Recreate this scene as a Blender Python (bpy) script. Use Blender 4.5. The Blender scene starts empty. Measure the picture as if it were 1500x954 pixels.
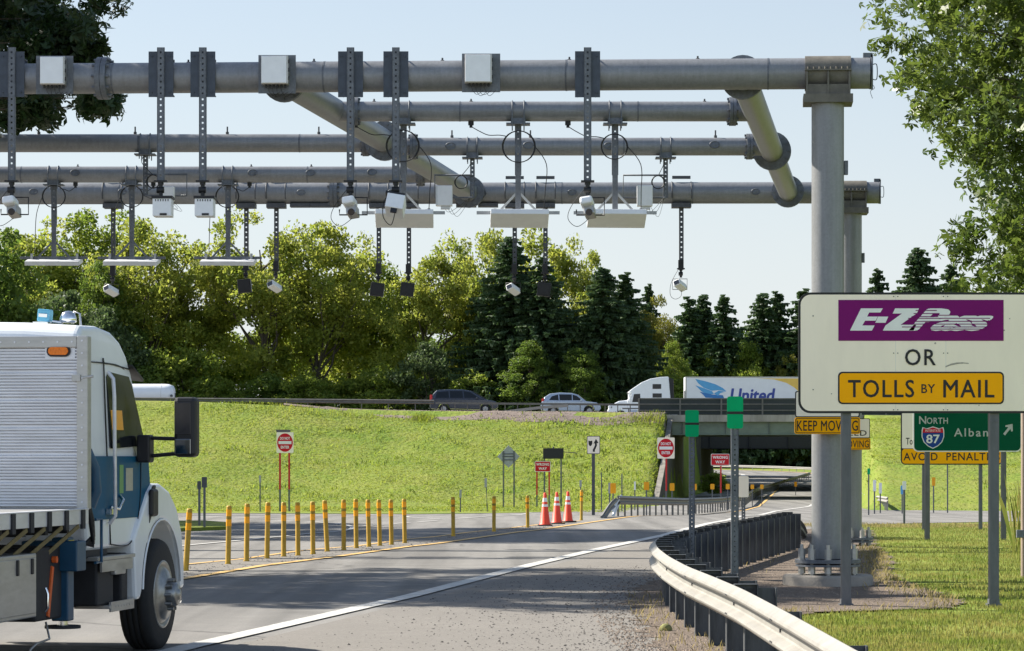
import bpy, math, random
import numpy as np
from mathutils import Vector, Matrix
random.seed(7)
rng = np.random.default_rng(7)
PI = math.pi
scene = bpy.context.scene
COL = scene.collection

# ------------------------------------------------------------------ camera model and ground
F, CX, CY, H = 4200.0, 750.0, 670.0, 1.85
ZGK = [(-200, 0), (70, 0), (98, -.18), (122, -.62), (145, -.9), (170, -1.1), (205, -1.15), (265, -1.15),
       (300, -.45), (380, .05), (450, .3), (5000, .3)]
ZX = [k[0] for k in ZGK]; ZY = [k[1] for k in ZGK]
def zg(d): return float(np.interp(d, ZX, ZY))
def P(px, py, d): return Vector(((px - CX) * d / F, d, H - (py - CY) * d / F))
def GD(py):
    d = 12.0
    f = lambda q: H - (py - CY) * q / F - zg(q)
    while d < 600 and f(d + .25) > 0: d += .25
    lo, hi = d, d + .25
    for _ in range(30):
        m = (lo + hi) / 2
        if f(m) > 0: lo = m
        else: hi = m
    return lo
def G(px, py):
    d = GD(py); return ((px - CX) * d / F, d)

def ss(a, b, x):
    t = max(0., min(1., (x - a) / (b - a))); return t * t * (3 - 2 * t)
def zh(x): return 5.05 - .0085 * x
def open_l(d): return 11.3 + .107 * (d - 203) if d > 203 else 11.3 - (203 - d) * .09
def open_r(d): return 24.0 + .12 * (d - 203) if d > 203 else 24.0 - (203 - d) * .10
def hgt(x, d):
    b = zg(d)
    if d < 150: return b
    left = x < (open_l(d) + open_r(d)) / 2
    if left:
        foot, crest = 172, 201
        top = zh(x) + .55 * ss(-6, -26, x) if x < -6 else zh(x)
        e = ss(open_l(d) - .0, open_l(d) - .4, x) if d < 284 else ss(open_l(d) - .2 - (d - 284) * .25, open_l(d) - 1.6 - (d - 284) * .25, x)
    else:
        foot, crest = 151, 201
        top = zh(x) - .1
        e = ss(open_r(d) + .1, open_r(d) + .9, x)
    if d < crest:
        t = max(0, (d - foot) / (crest - foot))
        w = (t ** 1.35 if left else t ** 1.1)
        w = w if t < 1 else 1
    elif d < 284: w = 1; top = top if d < 203 else zh(x) + (.0 if d < 235 else .25)
    else: w = 1 - .35 * ss(284, 305, d); top = zh(x) + .25
    if d > 300: w = w * (1 - ss(300, 322, d) * ss(-34, -18, x))
    bump = .06 * math.sin(x * .9 + d * .31) * math.sin(d * .77 - x * .23) + .26 * math.sin(x * .29 + d * .2 + 1) * math.sin(d * .33 - x * .11) if (foot < d < crest) else 0
    return b + (top - b) * w * e + bump * e

# ------------------------------------------------------------------ mesh builder
class MB:
    def __init__(self): self.v = []; self.f = []; self.s = []; self.m = []; self.cm = 0
    def add(self, vs, fs, smooth=False):
        n = len(self.v); self.v += [tuple(p) for p in vs]
        for f in fs:
            self.f.append([i + n for i in f]); self.s.append(smooth); self.m.append(self.cm)
        return self
    def box(self, c, s, R=None):
        c = Vector(c); h = Vector(s) / 2
        vs = []
        for x in (-1, 1):
            for y in (-1, 1):
                for z in (-1, 1):
                    p = Vector((x * h.x, y * h.y, z * h.z))
                    vs.append(c + (R @ p if R else p))
        return self.add(vs, [(0, 1, 3, 2), (4, 6, 7, 5), (0, 4, 5, 1), (2, 3, 7, 6), (0, 2, 6, 4), (1, 5, 7, 3)])
    def bar(self, a, b, w, t, up=(0, 0, 1)):
        a = Vector(a); b = Vector(b); d = (b - a); L = d.length; d.normalize()
        x = d.cross(Vector(up))
        if x.length < 1e-4: x = d.cross(Vector((0, 1, 0)))
        x.normalize(); y = x.cross(d)
        R = Matrix((x, d, y)).transposed()
        return self.box((a + b) / 2, (w, L, t), R)
    def cyl(self, a, b, r0, r1=None, n=14, caps=True, smooth=True):
        a = Vector(a); b = Vector(b); r1 = r0 if r1 is None else r1
        d = (b - a).normalized()
        x = d.cross(Vector((0, 0, 1)))
        if x.length < 1e-4: x = Vector((1, 0, 0))
        x.normalize(); y = d.cross(x)
        vs = []
        for i in range(n):
            t = 2 * PI * i / n; e = x * math.cos(t) + y * math.sin(t)
            vs.append(a + e * r0); vs.append(b + e * r1)
        self.add(vs, [(2 * i, 2 * ((i + 1) % n), 2 * ((i + 1) % n) + 1, 2 * i + 1) for i in range(n)], smooth)
        if caps:
            self.add([vs[2 * i] for i in range(n)], [list(range(n))[::-1]]); self.add([vs[2 * i + 1] for i in range(n)], [list(range(n))])
        return self
    def tube(self, pts, r, n=6, closed=False):
        pts = [Vector(p) for p in pts]
        if not closed and isinstance(r, float) and r <= .0095 and 3 <= len(pts) <= 6:      # a wire: round its course
            q = [pts[0]] + pts + [pts[-1]]; out = []
            for i in range(len(pts) - 1):
                a, b, c, d = q[i:i + 4]
                for k in range(6):
                    t = k / 6; out.append(.5 * ((2 * b) + (c - a) * t + (2 * a - 5 * b + 4 * c - d) * t * t + (3 * b - a - 3 * c + d) * t ** 3))
            pts = out + [pts[-1]]; r = r * .8
        N = len(pts)
        rs = r if isinstance(r, (list, tuple)) else [r] * N
        vs = []; ref = None
        for i, p in enumerate(pts):
            if closed: d = pts[(i + 1) % N] - pts[i - 1]
            else: d = pts[min(i + 1, N - 1)] - pts[max(i - 1, 0)]
            d = d.normalized() if d.length > 1e-9 else Vector((0, 0, 1))
            if ref is None:
                ref = d.cross(Vector((0, 0, 1)))
                if ref.length < .05: ref = d.cross(Vector((1, 0, 0)))
            ref = (ref - d * ref.dot(d)).normalized(); y = d.cross(ref)
            for k in range(n):
                t = 2 * PI * k / n; vs.append(p + (ref * math.cos(t) + y * math.sin(t)) * rs[i])
        fs = []
        for i in range(N if closed else N - 1):
            j = (i + 1) % N
            for k in range(n):
                fs.append((i * n + k, i * n + (k + 1) % n, j * n + (k + 1) % n, j * n + k))
        self.add(vs, fs, True)
        if not closed:
            self.add([vs[k] for k in range(n)], [list(range(n))[::-1]]); self.add(vs[-n:], [list(range(n))])
        return self
    def prism(self, poly, off, smooth=False):
        poly = [Vector(p) for p in poly]; off = Vector(off); n = len(poly)
        vs = poly + [p + off for p in poly]
        return self.add(vs, [list(range(n))[::-1], list(range(n, 2 * n))] + [(i, (i + 1) % n, n + (i + 1) % n, n + i) for i in range(n)], smooth)
    def sweep(self, prof, path, lat, smooth=True):
        """closed profile of (lateral, z) swept along path points with lateral unit vectors"""
        n = len(prof); vs = []
        for p, l in zip(path, lat):
            for (a, z) in prof: vs.append(Vector(p) + Vector(l) * a + Vector((0, 0, z)))
        fs = []
        for i in range(len(path) - 1):
            for k in range(n): fs.append((i * n + k, (i + 1) * n + k, (i + 1) * n + (k + 1) % n, i * n + (k + 1) % n))
        self.add(vs, fs, smooth)
        self.add(vs[:n], [list(range(n))]); self.add(vs[-n:], [list(range(n))[::-1]])
        return self
    def lathe(self, prof, c, axis, n=28, smooth=True):
        """profile of (r, h) revolved about axis through c"""
        c = Vector(c); d = Vector(axis).normalized()
        x = d.cross(Vector((0, 0, 1)))
        if x.length < 1e-4: x = Vector((1, 0, 0))
        x.normalize(); y = d.cross(x); m = len(prof); vs = []
        for i in range(n):
            t = 2 * PI * i / n; e = x * math.cos(t) + y * math.sin(t)
            for (r, h) in prof: vs.append(c + e * r + d * h)
        fs = []
        for i in range(n):
            j = (i + 1) % n
            for k in range(m - 1): fs.append((i * m + k, j * m + k, j * m + k + 1, i * m + k + 1))
        return self.add(vs, fs, smooth)
    def ladder(self, a, b, w, t=.012, pitch=.09, hole=.034, lat=(1, 0, 0)):
        """perforated steel strip between a and b: two rails and rungs with open holes"""
        a = Vector(a); b = Vector(b); d = b - a; L = d.length; d.normalize(); l = Vector(lat)
        rw = (w - hole) / 2; back = l.cross(d).normalized()
        for s in (-1, 1):
            o = l * s * (hole / 2 + rw / 2)
            self.bar(a + o, b + o, rw, t, up=back)
            o = l * s * (w / 2) + back * t * 1.3          # folded flange of the channel
            self.bar(a + o, b + o, .008, t * 3.6, up=back)
        k = int(L / pitch)
        for i in range(k + 1):
            c0 = a + d * (i * pitch); c1 = a + d * min(L, i * pitch + pitch - hole)
            if (c1 - c0).length > .01: self.bar(c0, c1, hole, t * .9, up=back)
        return self
    def build(self, name, mat, parent=None, origin=None, bevel=0, bseg=2):
        me = bpy.data.meshes.new(name)
        vs = self.v
        if origin is None and parent is not None:
            r = parent
            while r.parent: r = r.parent
            if r.get('_world'): origin = r.location
        if origin is not None:
            ox, oy, oz = origin; vs = [(x - ox, y - oy, z - oz) for x, y, z in vs]
        me.from_pydata(vs, [], self.f)
        me.polygons.foreach_set('use_smooth', self.s)
        mats = mat if isinstance(mat, (list, tuple)) else [mat]
        for q in mats: me.materials.append(q)
        if len(mats) > 1: me.polygons.foreach_set('material_index', self.m)
        me.update()
        if name in ('rail', 'turned_down_end'): me.set_sharp_from_angle(angle=math.radians(18))
        o = bpy.data.objects.new(name, me); COL.objects.link(o)
        if parent: o.parent = parent
        elif origin is not None: o.location = origin
        if bevel:
            b = o.modifiers.new('bevel', 'BEVEL'); b.width = bevel; b.segments = bseg; b.limit_method = 'ANGLE'; b.angle_limit = math.radians(35)
        return o

def thing(name, label, cat, loc=(0, 0, 0), rotz=0, group=None, world=True):
    o = bpy.data.objects.new(name, None); COL.objects.link(o)
    o.location = loc; o.rotation_euler = (0, 0, rotz); o.empty_display_size = .2
    o['label'] = label; o['category'] = cat
    if group: o['group'] = group
    if world: o['_world'] = 1
    return o
def tag(o, label, cat, group=None):
    o['label'] = label; o['category'] = cat
    if group: o['group'] = group
    return o
def kind(o, k, label=None, cat=None):
    o['kind'] = k
    if label: o['label'] = label
    if cat: o['category'] = cat
    return o
def dup(root, loc, rotz=0, scale=None, label=None):
    r = root.copy(); COL.objects.link(r); r.location = loc; r.rotation_euler = (0, 0, rotz)
    if scale: r.scale = scale if isinstance(scale, (tuple, list)) else (scale,) * 3
    if label: r['label'] = label
    for ch in list(root.children):
        c = ch.copy(); COL.objects.link(c); c.parent = r
        for g in list(ch.children):
            d = g.copy(); COL.objects.link(d); d.parent = c
    return r

# ------------------------------------------------------------------ materials
MATS = {}
def weathered(m, streak=(1.2, 1.2, .25), amt=.35, spang=.10):
    """adds rain streaks, zinc spangle and a few rusty stains to a steel material"""
    nt = m.node_tree; N = nt.nodes; L = nt.links; b = N['Principled BSDF']; src = b.inputs['Base Color'].links[0].from_socket
    tc = N.new('ShaderNodeTexCoord'); mp = N.new('ShaderNodeMapping'); mp.inputs['Scale'].default_value = streak; L.new(tc.outputs['Object'], mp.inputs['Vector'])
    n1 = N.new('ShaderNodeTexNoise'); n1.inputs['Scale'].default_value = 9; n1.inputs['Detail'].default_value = 6; n1.inputs['Roughness'].default_value = .7; L.new(mp.outputs['Vector'], n1.inputs['Vector'])
    r1 = N.new('ShaderNodeMapRange'); r1.inputs['From Min'].default_value = .3; r1.inputs['From Max'].default_value = .72; r1.inputs['To Min'].default_value = 1 - amt; r1.inputs['To Max'].default_value = 1 + amt; L.new(n1.outputs['Fac'], r1.inputs['Value'])
    vo = N.new('ShaderNodeTexVoronoi'); vo.inputs['Scale'].default_value = 38; L.new(tc.outputs['Object'], vo.inputs['Vector'])
    sp = N.new('ShaderNodeSeparateXYZ'); L.new(vo.outputs['Color'], sp.inputs[0])
    r2 = N.new('ShaderNodeMapRange'); r2.inputs['To Min'].default_value = 1 - spang; r2.inputs['To Max'].default_value = 1 + spang; L.new(sp.outputs['X'], r2.inputs['Value'])
    mu = N.new('ShaderNodeMath'); mu.operation = 'MULTIPLY'; L.new(r1.outputs['Result'], mu.inputs[0]); L.new(r2.outputs['Result'], mu.inputs[1])
    v = N.new('ShaderNodeVectorMath'); v.operation = 'SCALE'; L.new(src, v.inputs[0]); L.new(mu.outputs[0], v.inputs['Scale'])
    n3 = N.new('ShaderNodeTexNoise'); n3.inputs['Scale'].default_value = 1.3; n3.inputs['Detail'].default_value = 7; L.new(mp.outputs['Vector'], n3.inputs['Vector'])
    r3 = N.new('ShaderNodeMapRange'); r3.inputs['From Min'].default_value = .60; r3.inputs['From Max'].default_value = .76; r3.inputs['To Max'].default_value = .22; L.new(n3.outputs['Fac'], r3.inputs['Value'])
    mx = N.new('ShaderNodeMix'); mx.data_type = 'RGBA'; L.new(r3.outputs['Result'], mx.inputs['Factor']); L.new(v.outputs['Vector'], mx.inputs['A']); mx.inputs['B'].default_value = (.13, .105, .08, 1)
    L.new(mx.outputs['Result'], b.inputs['Base Color']); return m
def M(name, col, rough=.6, metal=0, var=.12, scale=6, bump=0, bscale=60, col2=None, stretch=(1, 1, 1), spec=.4, coat=0, mottle=0):
    m = bpy.data.materials.new(name); m.use_nodes = True; nt = m.node_tree; N = nt.nodes; L = nt.links
    b = N['Principled BSDF']
    b.inputs['Roughness'].default_value = rough; b.inputs['Metallic'].default_value = metal
    b.inputs['Specular IOR Level'].default_value = spec
    if coat: b.inputs['Coat Weight'].default_value = coat; b.inputs['Coat Roughness'].default_value = .08
    tc = N.new('ShaderNodeTexCoord'); mp = N.new('ShaderNodeMapping'); mp.inputs['Scale'].default_value = stretch
    L.new(tc.outputs['Object'], mp.inputs['Vector'])
    nz = N.new('ShaderNodeTexNoise'); nz.inputs['Scale'].default_value = scale; nz.inputs['Detail'].default_value = 5; nz.inputs['Roughness'].default_value = .65
    L.new(mp.outputs['Vector'], nz.inputs['Vector'])
    cr = N.new('ShaderNodeMapRange'); cr.inputs['From Min'].default_value = .3; cr.inputs['From Max'].default_value = .7
    L.new(nz.outputs['Fac'], cr.inputs['Value'])
    mx = N.new('ShaderNodeMix'); mx.data_type = 'RGBA'
    c1 = [c * (1 - var) for c in col]; c2 = col2 if col2 else [min(1, c * (1 + var)) for c in col]
    mx.inputs['A'].default_value = (*c1, 1); mx.inputs['B'].default_value = (*c2, 1)
    L.new(cr.outputs['Result'], mx.inputs['Factor']); L.new(mx.outputs['Result'], b.inputs['Base Color'])
    if bump:
        n2 = N.new('ShaderNodeTexNoise'); n2.inputs['Scale'].default_value = bscale; n2.inputs['Detail'].default_value = 4
        L.new(mp.outputs['Vector'], n2.inputs['Vector'])
        bp = N.new('ShaderNodeBump'); bp.inputs['Strength'].default_value = bump; bp.inputs['Distance'].default_value = .02
        L.new(n2.outputs['Fac'], bp.inputs['Height']); L.new(bp.outputs['Normal'], b.inputs['Normal'])
    # roughness variation
    rr = N.new('ShaderNodeMapRange'); rr.inputs['To Min'].default_value = max(0, rough - .1); rr.inputs['To Max'].default_value = min(1, rough + .1)
    L.new(nz.outputs['Fac'], rr.inputs['Value']); L.new(rr.outputs['Result'], b.inputs['Roughness'])
    MATS[name] = m; return m

def leafmat(name, c1, c2, trans=.45, rough=.55, patch=.35, rw=.55, det=2):
    m = bpy.data.materials.new(name); m.use_nodes = True; nt = m.node_tree; N = nt.nodes; L = nt.links
    b = N['Principled BSDF']; b.inputs['Roughness'].default_value = rough; b.inputs['Specular IOR Level'].default_value = .35
    ge = N.new('ShaderNodeNewGeometry'); mx = N.new('ShaderNodeMix'); mx.data_type = 'RGBA'
    tc = N.new('ShaderNodeTexCoord'); nz = N.new('ShaderNodeTexNoise'); nz.inputs['Scale'].default_value = patch; nz.inputs['Detail'].default_value = det
    L.new(tc.outputs['Object'], nz.inputs['Vector'])
    mr = N.new('ShaderNodeMapRange'); mr.inputs['From Min'].default_value = .35; mr.inputs['From Max'].default_value = .65
    L.new(nz.outputs['Fac'], mr.inputs['Value'])
    ma = N.new('ShaderNodeMath'); ma.operation = 'MULTIPLY_ADD'; ma.inputs[1].default_value = rw
    L.new(ge.outputs['Random Per Island'], ma.inputs[0])
    m2 = N.new('ShaderNodeMath'); m2.operation = 'MULTIPLY'; m2.inputs[1].default_value = 1 - rw; L.new(mr.outputs['Result'], m2.inputs[0])
    L.new(m2.outputs[0], ma.inputs[2])
    L.new(ma.outputs[0], mx.inputs['Factor'])
    mx.inputs['A'].default_value = (*c1, 1); mx.inputs['B'].default_value = (*c2, 1)
    L.new(mx.outputs['Result'], b.inputs['Base Color'])
    if trans:
        t = N.new('ShaderNodeBsdfTranslucent'); ms = N.new('ShaderNodeMixShader'); ms.inputs[0].default_value = trans
        hs = N.new('ShaderNodeHueSaturation'); hs.inputs['Hue'].default_value = .495; hs.inputs['Value'].default_value = 1.55; hs.inputs['Saturation'].default_value = 1.0
        L.new(mx.outputs['Result'], hs.inputs['Color']); L.new(hs.outputs['Color'], t.inputs['Color'])
        L.new(b.outputs[0], ms.inputs[1]); L.new(t.outputs[0], ms.inputs[2]); L.new(ms.outputs[0], N['Material Output'].inputs['Surface'])
    MATS[name] = m; return m

galv = M('galvanised steel', (.125, .135, .15), .5, .2, .28, 3.5, .05, 90, stretch=(1, 1, 1))
galvp = M('galvanised pipe', (.185, .19, .197), .42, .10, .16, 2.6, .03, 45, stretch=(.6, .6, 1.6), spec=.8)
galvc = M('galvanised column', (.19, .194, .197), .42, .08, .16, 1.6, .03, 60, stretch=(1.6, 1.6, .5), spec=.8)
weathered(galv, (1, 1, .5), .2); weathered(galvp, (2.2, 1.2, .3), .13, .06); weathered(galvc, (2.2, 2.2, .10), .13, .06)
rustg = M('brown grey cast saddle', (.125, .115, .095), .65, .1, .3, 5, .08)
galvd = M('dark weathered steel', (.085, .088, .095), .6, .25, .25, 8, .05)
plate = M('grey mounting plate', (.055, .066, .085), .55, .15, .2, 9)
raillt = weathered(M('bright guardrail steel', (.285, .272, .242), .5, .1, .10, 3, .03, 30), (1, 1, .4), .08, .03)
raildk = M('weathered guardrail steel', (.135, .128, .115), .5, .2, .25, 3, .04)
postst = M('dark guardrail post steel', (.075, .08, .085), .6, .2, .3, 5, .06, stretch=(3, 3, .6))
whitebox = M('white enamel housing', (.78, .79, .80), .38, 0, .05, 6)
greybox = M('pale grey housing', (.6, .61, .62), .45, 0, .08, 6)
black = M('black plastic', (.014, .014, .016), .5, 0, .2, 10)
lensg = M('dark lens glass', (.02, .02, .025), .12, 0, .1, 10, spec=.7)
cable = M('black cable', (.012, .012, .013), .5, 0, .2, 20)
conc = M('weathered concrete', (.36, .345, .315), .85, 0, .18, 3, .25, 25)
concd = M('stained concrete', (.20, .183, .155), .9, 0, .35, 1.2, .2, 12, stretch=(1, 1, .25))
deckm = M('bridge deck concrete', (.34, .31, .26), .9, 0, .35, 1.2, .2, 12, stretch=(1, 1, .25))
footm = M('footing concrete', (.26, .235, .20), .9, 0, .2, 3, .3, 25)
girdm = M('pale green girder paint', (.17, .205, .155), .6, 0, .2, 1.5, stretch=(.6, .6, 1))
signw = M('white sign sheeting', (.95, .84, .68), .42, 0, .05, 1.6, stretch=(1.5, 1, .4), spec=.08)
signy = M('orange yellow sign sheeting', (1.0, .43, .003), .42, 0, .03, 3, spec=.08)
signg = M('green sign sheeting', (.0, .085, .04), .42, 0, .06, 3, spec=.08)
signgb = M('bright green marker sheeting', (.0, .36, .13), .4, 0, .06, 5, spec=.08)
signr = M('red sign sheeting', (.56, .02, .03), .42, 0, .06, 4, spec=.08)
signp = M('purple sign sheeting', (.185, .009, .135), .42, 0, .05, 4, spec=.08)
signb = M('blue shield sheeting', (.02, .06, .26), .42, 0, .05, 4, spec=.08)
legk = M('black legend', (.012, .012, .012), .5, 0, .1, 8)
leggd = M('dim reflective legend', (.45, .47, .44), .45, 0, .08, 8)
legw = M('white legend', (.78, .78, .75), .45, 0, .04, 8)
alub = M('bare aluminium sign back', (.34, .35, .35), .5, .3, .12, 5)
postg = M('galvanised sign post', (.12, .125, .135), .5, .3, .2, 6, stretch=(2, 2, .5))
postr = M('red reflective post strip', (.55, .02, .02), .5, 0, .1, 8)
tubey = M('yellow delineator plastic', (.42, .25, .014), .5, 0, .28, 7, stretch=(1, 1, .3))
tubed = M('olive delineator band', (.27, .18, .016), .5, 0, .2, 15)
refl = M('amber reflective band', (.85, .36, .0), .35, 0, .08, 20)
conem = M('orange cone rubber', (.85, .075, .03), .5, 0, .07, 8)
conew = M('white reflective collar', (.8, .78, .75), .4, 0, .06, 12)
rubber = M('black rubber', (.018, .018, .018), .8, 0, .25, 14, .15, 40)
tcab = M('white truck paint', (.74, .76, .765), .32, 0, .07, 1.4, coat=.35, stretch=(1, 1, .6))
tblue = M('teal blue truck paint', (.006, .085, .165), .42, 0, .08, 3, spec=.12)
crblue = M('blue crane paint', (.012, .065, .125), .4, 0, .12, 6)
crlite = M('light blue beacon plastic', (.12, .40, .58), .3, 0, .15, 14)
alum = M('ribbed aluminium', (.62, .62, .64), .42, .45, .10, 2.5, stretch=(1, 1, 5))
alumd = M('dull aluminium', (.42, .41, .385), .4, .55, .14, 4, stretch=(1, 1, 4))
dullw = M('dirty polished wheel', (.30, .30, .29), .36, .8, .25, 9)
chrome = M('polished chrome', (.75, .75, .75), .14, 1, .05, 4)
glassd = M('dark window glass', (.010, .012, .014), .07, 0, .1, 3, spec=.32)
mirror = M('mirror glass', (.35, .36, .36), .04, 1, .04, 3)
amber = M('amber lens', (.75, .17, .0), .3, 0, .2, 60)
strap = M('olive webbing strap', (.17, .135, .06), .8, 0, .25, 20)
chassis = M('dark chassis', (.022, .022, .024), .7, 0, .3, 6, .1)
orange = M('orange strap', (.7, .12, .02), .6, 0, .15, 10)
yellow = M('yellow sticker', (.75, .55, .02), .5, 0, .08, 10)
decalg = M('green door decal', (.12, .30, .10), .4, 0, .15, 9)
vanp = M('dark slate car paint', (.032, .038, .055), .25, .3, .06, 3, coat=.6)
suvp = M('silver blue car paint', (.36, .42, .50), .25, .4, .06, 3, coat=.6)
taill = M('red tail lamp', (.5, .015, .02), .25, 0, .1, 10)
headl = M('clear headlamp', (.6, .62, .65), .15, 0, .1, 10)
semiw = M('white tractor paint', (.76, .78, .80), .25, 0, .03, 3, coat=.5)
trailw = M('white trailer skin', (.70, .72, .75), .4, 0, .04, 1.5)
traily = M('yellow trailer graphic', (.72, .48, .10), .45, 0, .06, 3)
birdl = M('light blue graphic', (.09, .34, .62), .45, 0, .06, 3)
birdd = M('mid blue graphic', (.03, .17, .45), .45, 0, .06, 3)
textb = M('dark blue lettering', (.035, .06, .28), .45, 0, .06, 3)
bark = M('grey brown bark', (.085, .07, .052), .9, 0, .35, 4, .4, 20, stretch=(3, 3, .5))
screenm = None
L_yel = leafmat('yellow green leaves', (.12, .175, .024), (.29, .30, .052), .58)
L_grn = leafmat('mid green leaves', (.09, .155, .018), (.215, .25, .04), .55)
L_dkg = leafmat('dark green leaves', (.055, .11, .016), (.14, .19, .03), .5)
L_con = leafmat('spruce needles', (.022, .05, .016), (.066, .11, .034), .3)
L_gold = leafmat('olive gold leaves', (.09, .105, .014), (.20, .19, .03), .5)
L_sil = leafmat('grey green leaves', (.045, .078, .024), (.10, .14, .05), .4)
def stonemat(name, c1, c2):
    m = leafmat(name, c1, c2, 0, .9, 2.0); return m
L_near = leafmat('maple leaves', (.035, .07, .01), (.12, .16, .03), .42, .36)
L_nearl = leafmat('shaded maple leaves', (.012, .03, .007), (.03, .055, .012), .18, .5)  # darker copy of the maple leaves with backlit shade put into its colour
L_gras = leafmat('grass blades', (.075, .14, .010), (.27, .235, .07), .4, .6, .9, .4, 4)
L_tuft = leafmat('bank grass', (.115, .17, .014), (.205, .23, .034), .5, .7, .22, .2, 7)
L_dry = leafmat('dry grass', (.22, .19, .07), (.34, .28, .12), .3, .7, .5)
SUN_AZ, SUN_EL, SUN_E, SKY_S, CLOUD, EXPO, SKY_FILL = 153, 40, 5.0, .060, 6.1, 1.2, 1.55
MAPLE_L = (-12.6, 46.5, 0)
SHADE = [(-18, 77.5, 1.05, .4), (-23, 86, 1.0, 2.0), (-30, 78, 1.0, 3.1)]
# ------------------------------------------------------------------ ground materials
def road_wear(N, L, ge, prev):
    """tyre tracks along the lane, sealed cracks and oil stains"""
    mp = N.new('ShaderNodeMapping'); mp.inputs['Rotation'].default_value = (0, 0, math.radians(8.5)); mp.inputs['Scale'].default_value = (1.25, .035, 1); L.new(ge.outputs['Position'], mp.inputs['Vector'])
    n1 = N.new('ShaderNodeTexNoise'); n1.inputs['Scale'].default_value = 1.0; n1.inputs['Detail'].default_value = 4; L.new(mp.outputs['Vector'], n1.inputs['Vector'])
    r1 = N.new('ShaderNodeMapRange'); r1.inputs['From Min'].default_value = .40; r1.inputs['From Max'].default_value = .62; r1.inputs['To Min'].default_value = 1.12; r1.inputs['To Max'].default_value = .74; L.new(n1.outputs['Fac'], r1.inputs['Value'])
    v1 = N.new('ShaderNodeVectorMath'); v1.operation = 'SCALE'; L.new(prev, v1.inputs[0]); L.new(r1.outputs['Result'], v1.inputs['Scale'])
    nd = N.new('ShaderNodeTexNoise'); nd.inputs['Scale'].default_value = .9; nd.inputs['Detail'].default_value = 4; L.new(ge.outputs['Position'], nd.inputs['Vector'])
    ad = N.new('ShaderNodeVectorMath'); ad.operation = 'MULTIPLY_ADD'; ad.inputs[1].default_value = (1.6, 1.6, 0); L.new(nd.outputs['Color'], ad.inputs[0]); L.new(ge.outputs['Position'], ad.inputs[2])
    vo = N.new('ShaderNodeTexVoronoi'); vo.feature = 'DISTANCE_TO_EDGE'; vo.inputs['Scale'].default_value = .16; L.new(ad.outputs['Vector'], vo.inputs['Vector'])
    r2 = N.new('ShaderNodeMapRange'); r2.inputs['From Min'].default_value = .003; r2.inputs['From Max'].default_value = .010; r2.inputs['To Min'].default_value = .62; r2.inputs['To Max'].default_value = 1; L.new(vo.outputs['Distance'], r2.inputs['Value'])
    v2 = N.new('ShaderNodeVectorMath'); v2.operation = 'SCALE'; L.new(v1.outputs['Vector'], v2.inputs[0]); L.new(r2.outputs['Result'], v2.inputs['Scale'])
    n3 = N.new('ShaderNodeTexNoise'); n3.inputs['Scale'].default_value = .55; n3.inputs['Detail'].default_value = 3; L.new(ge.outputs['Position'], n3.inputs['Vector'])
    r3 = N.new('ShaderNodeMapRange'); r3.inputs['From Min'].default_value = .62; r3.inputs['From Max'].default_value = .74; r3.inputs['To Min'].default_value = 1; r3.inputs['To Max'].default_value = .76; L.new(n3.outputs['Fac'], r3.inputs['Value'])
    v3 = N.new('ShaderNodeVectorMath'); v3.operation = 'SCALE'; L.new(v2.outputs['Vector'], v3.inputs[0]); L.new(r3.outputs['Result'], v3.inputs['Scale'])
    return v3.outputs['Vector']
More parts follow.
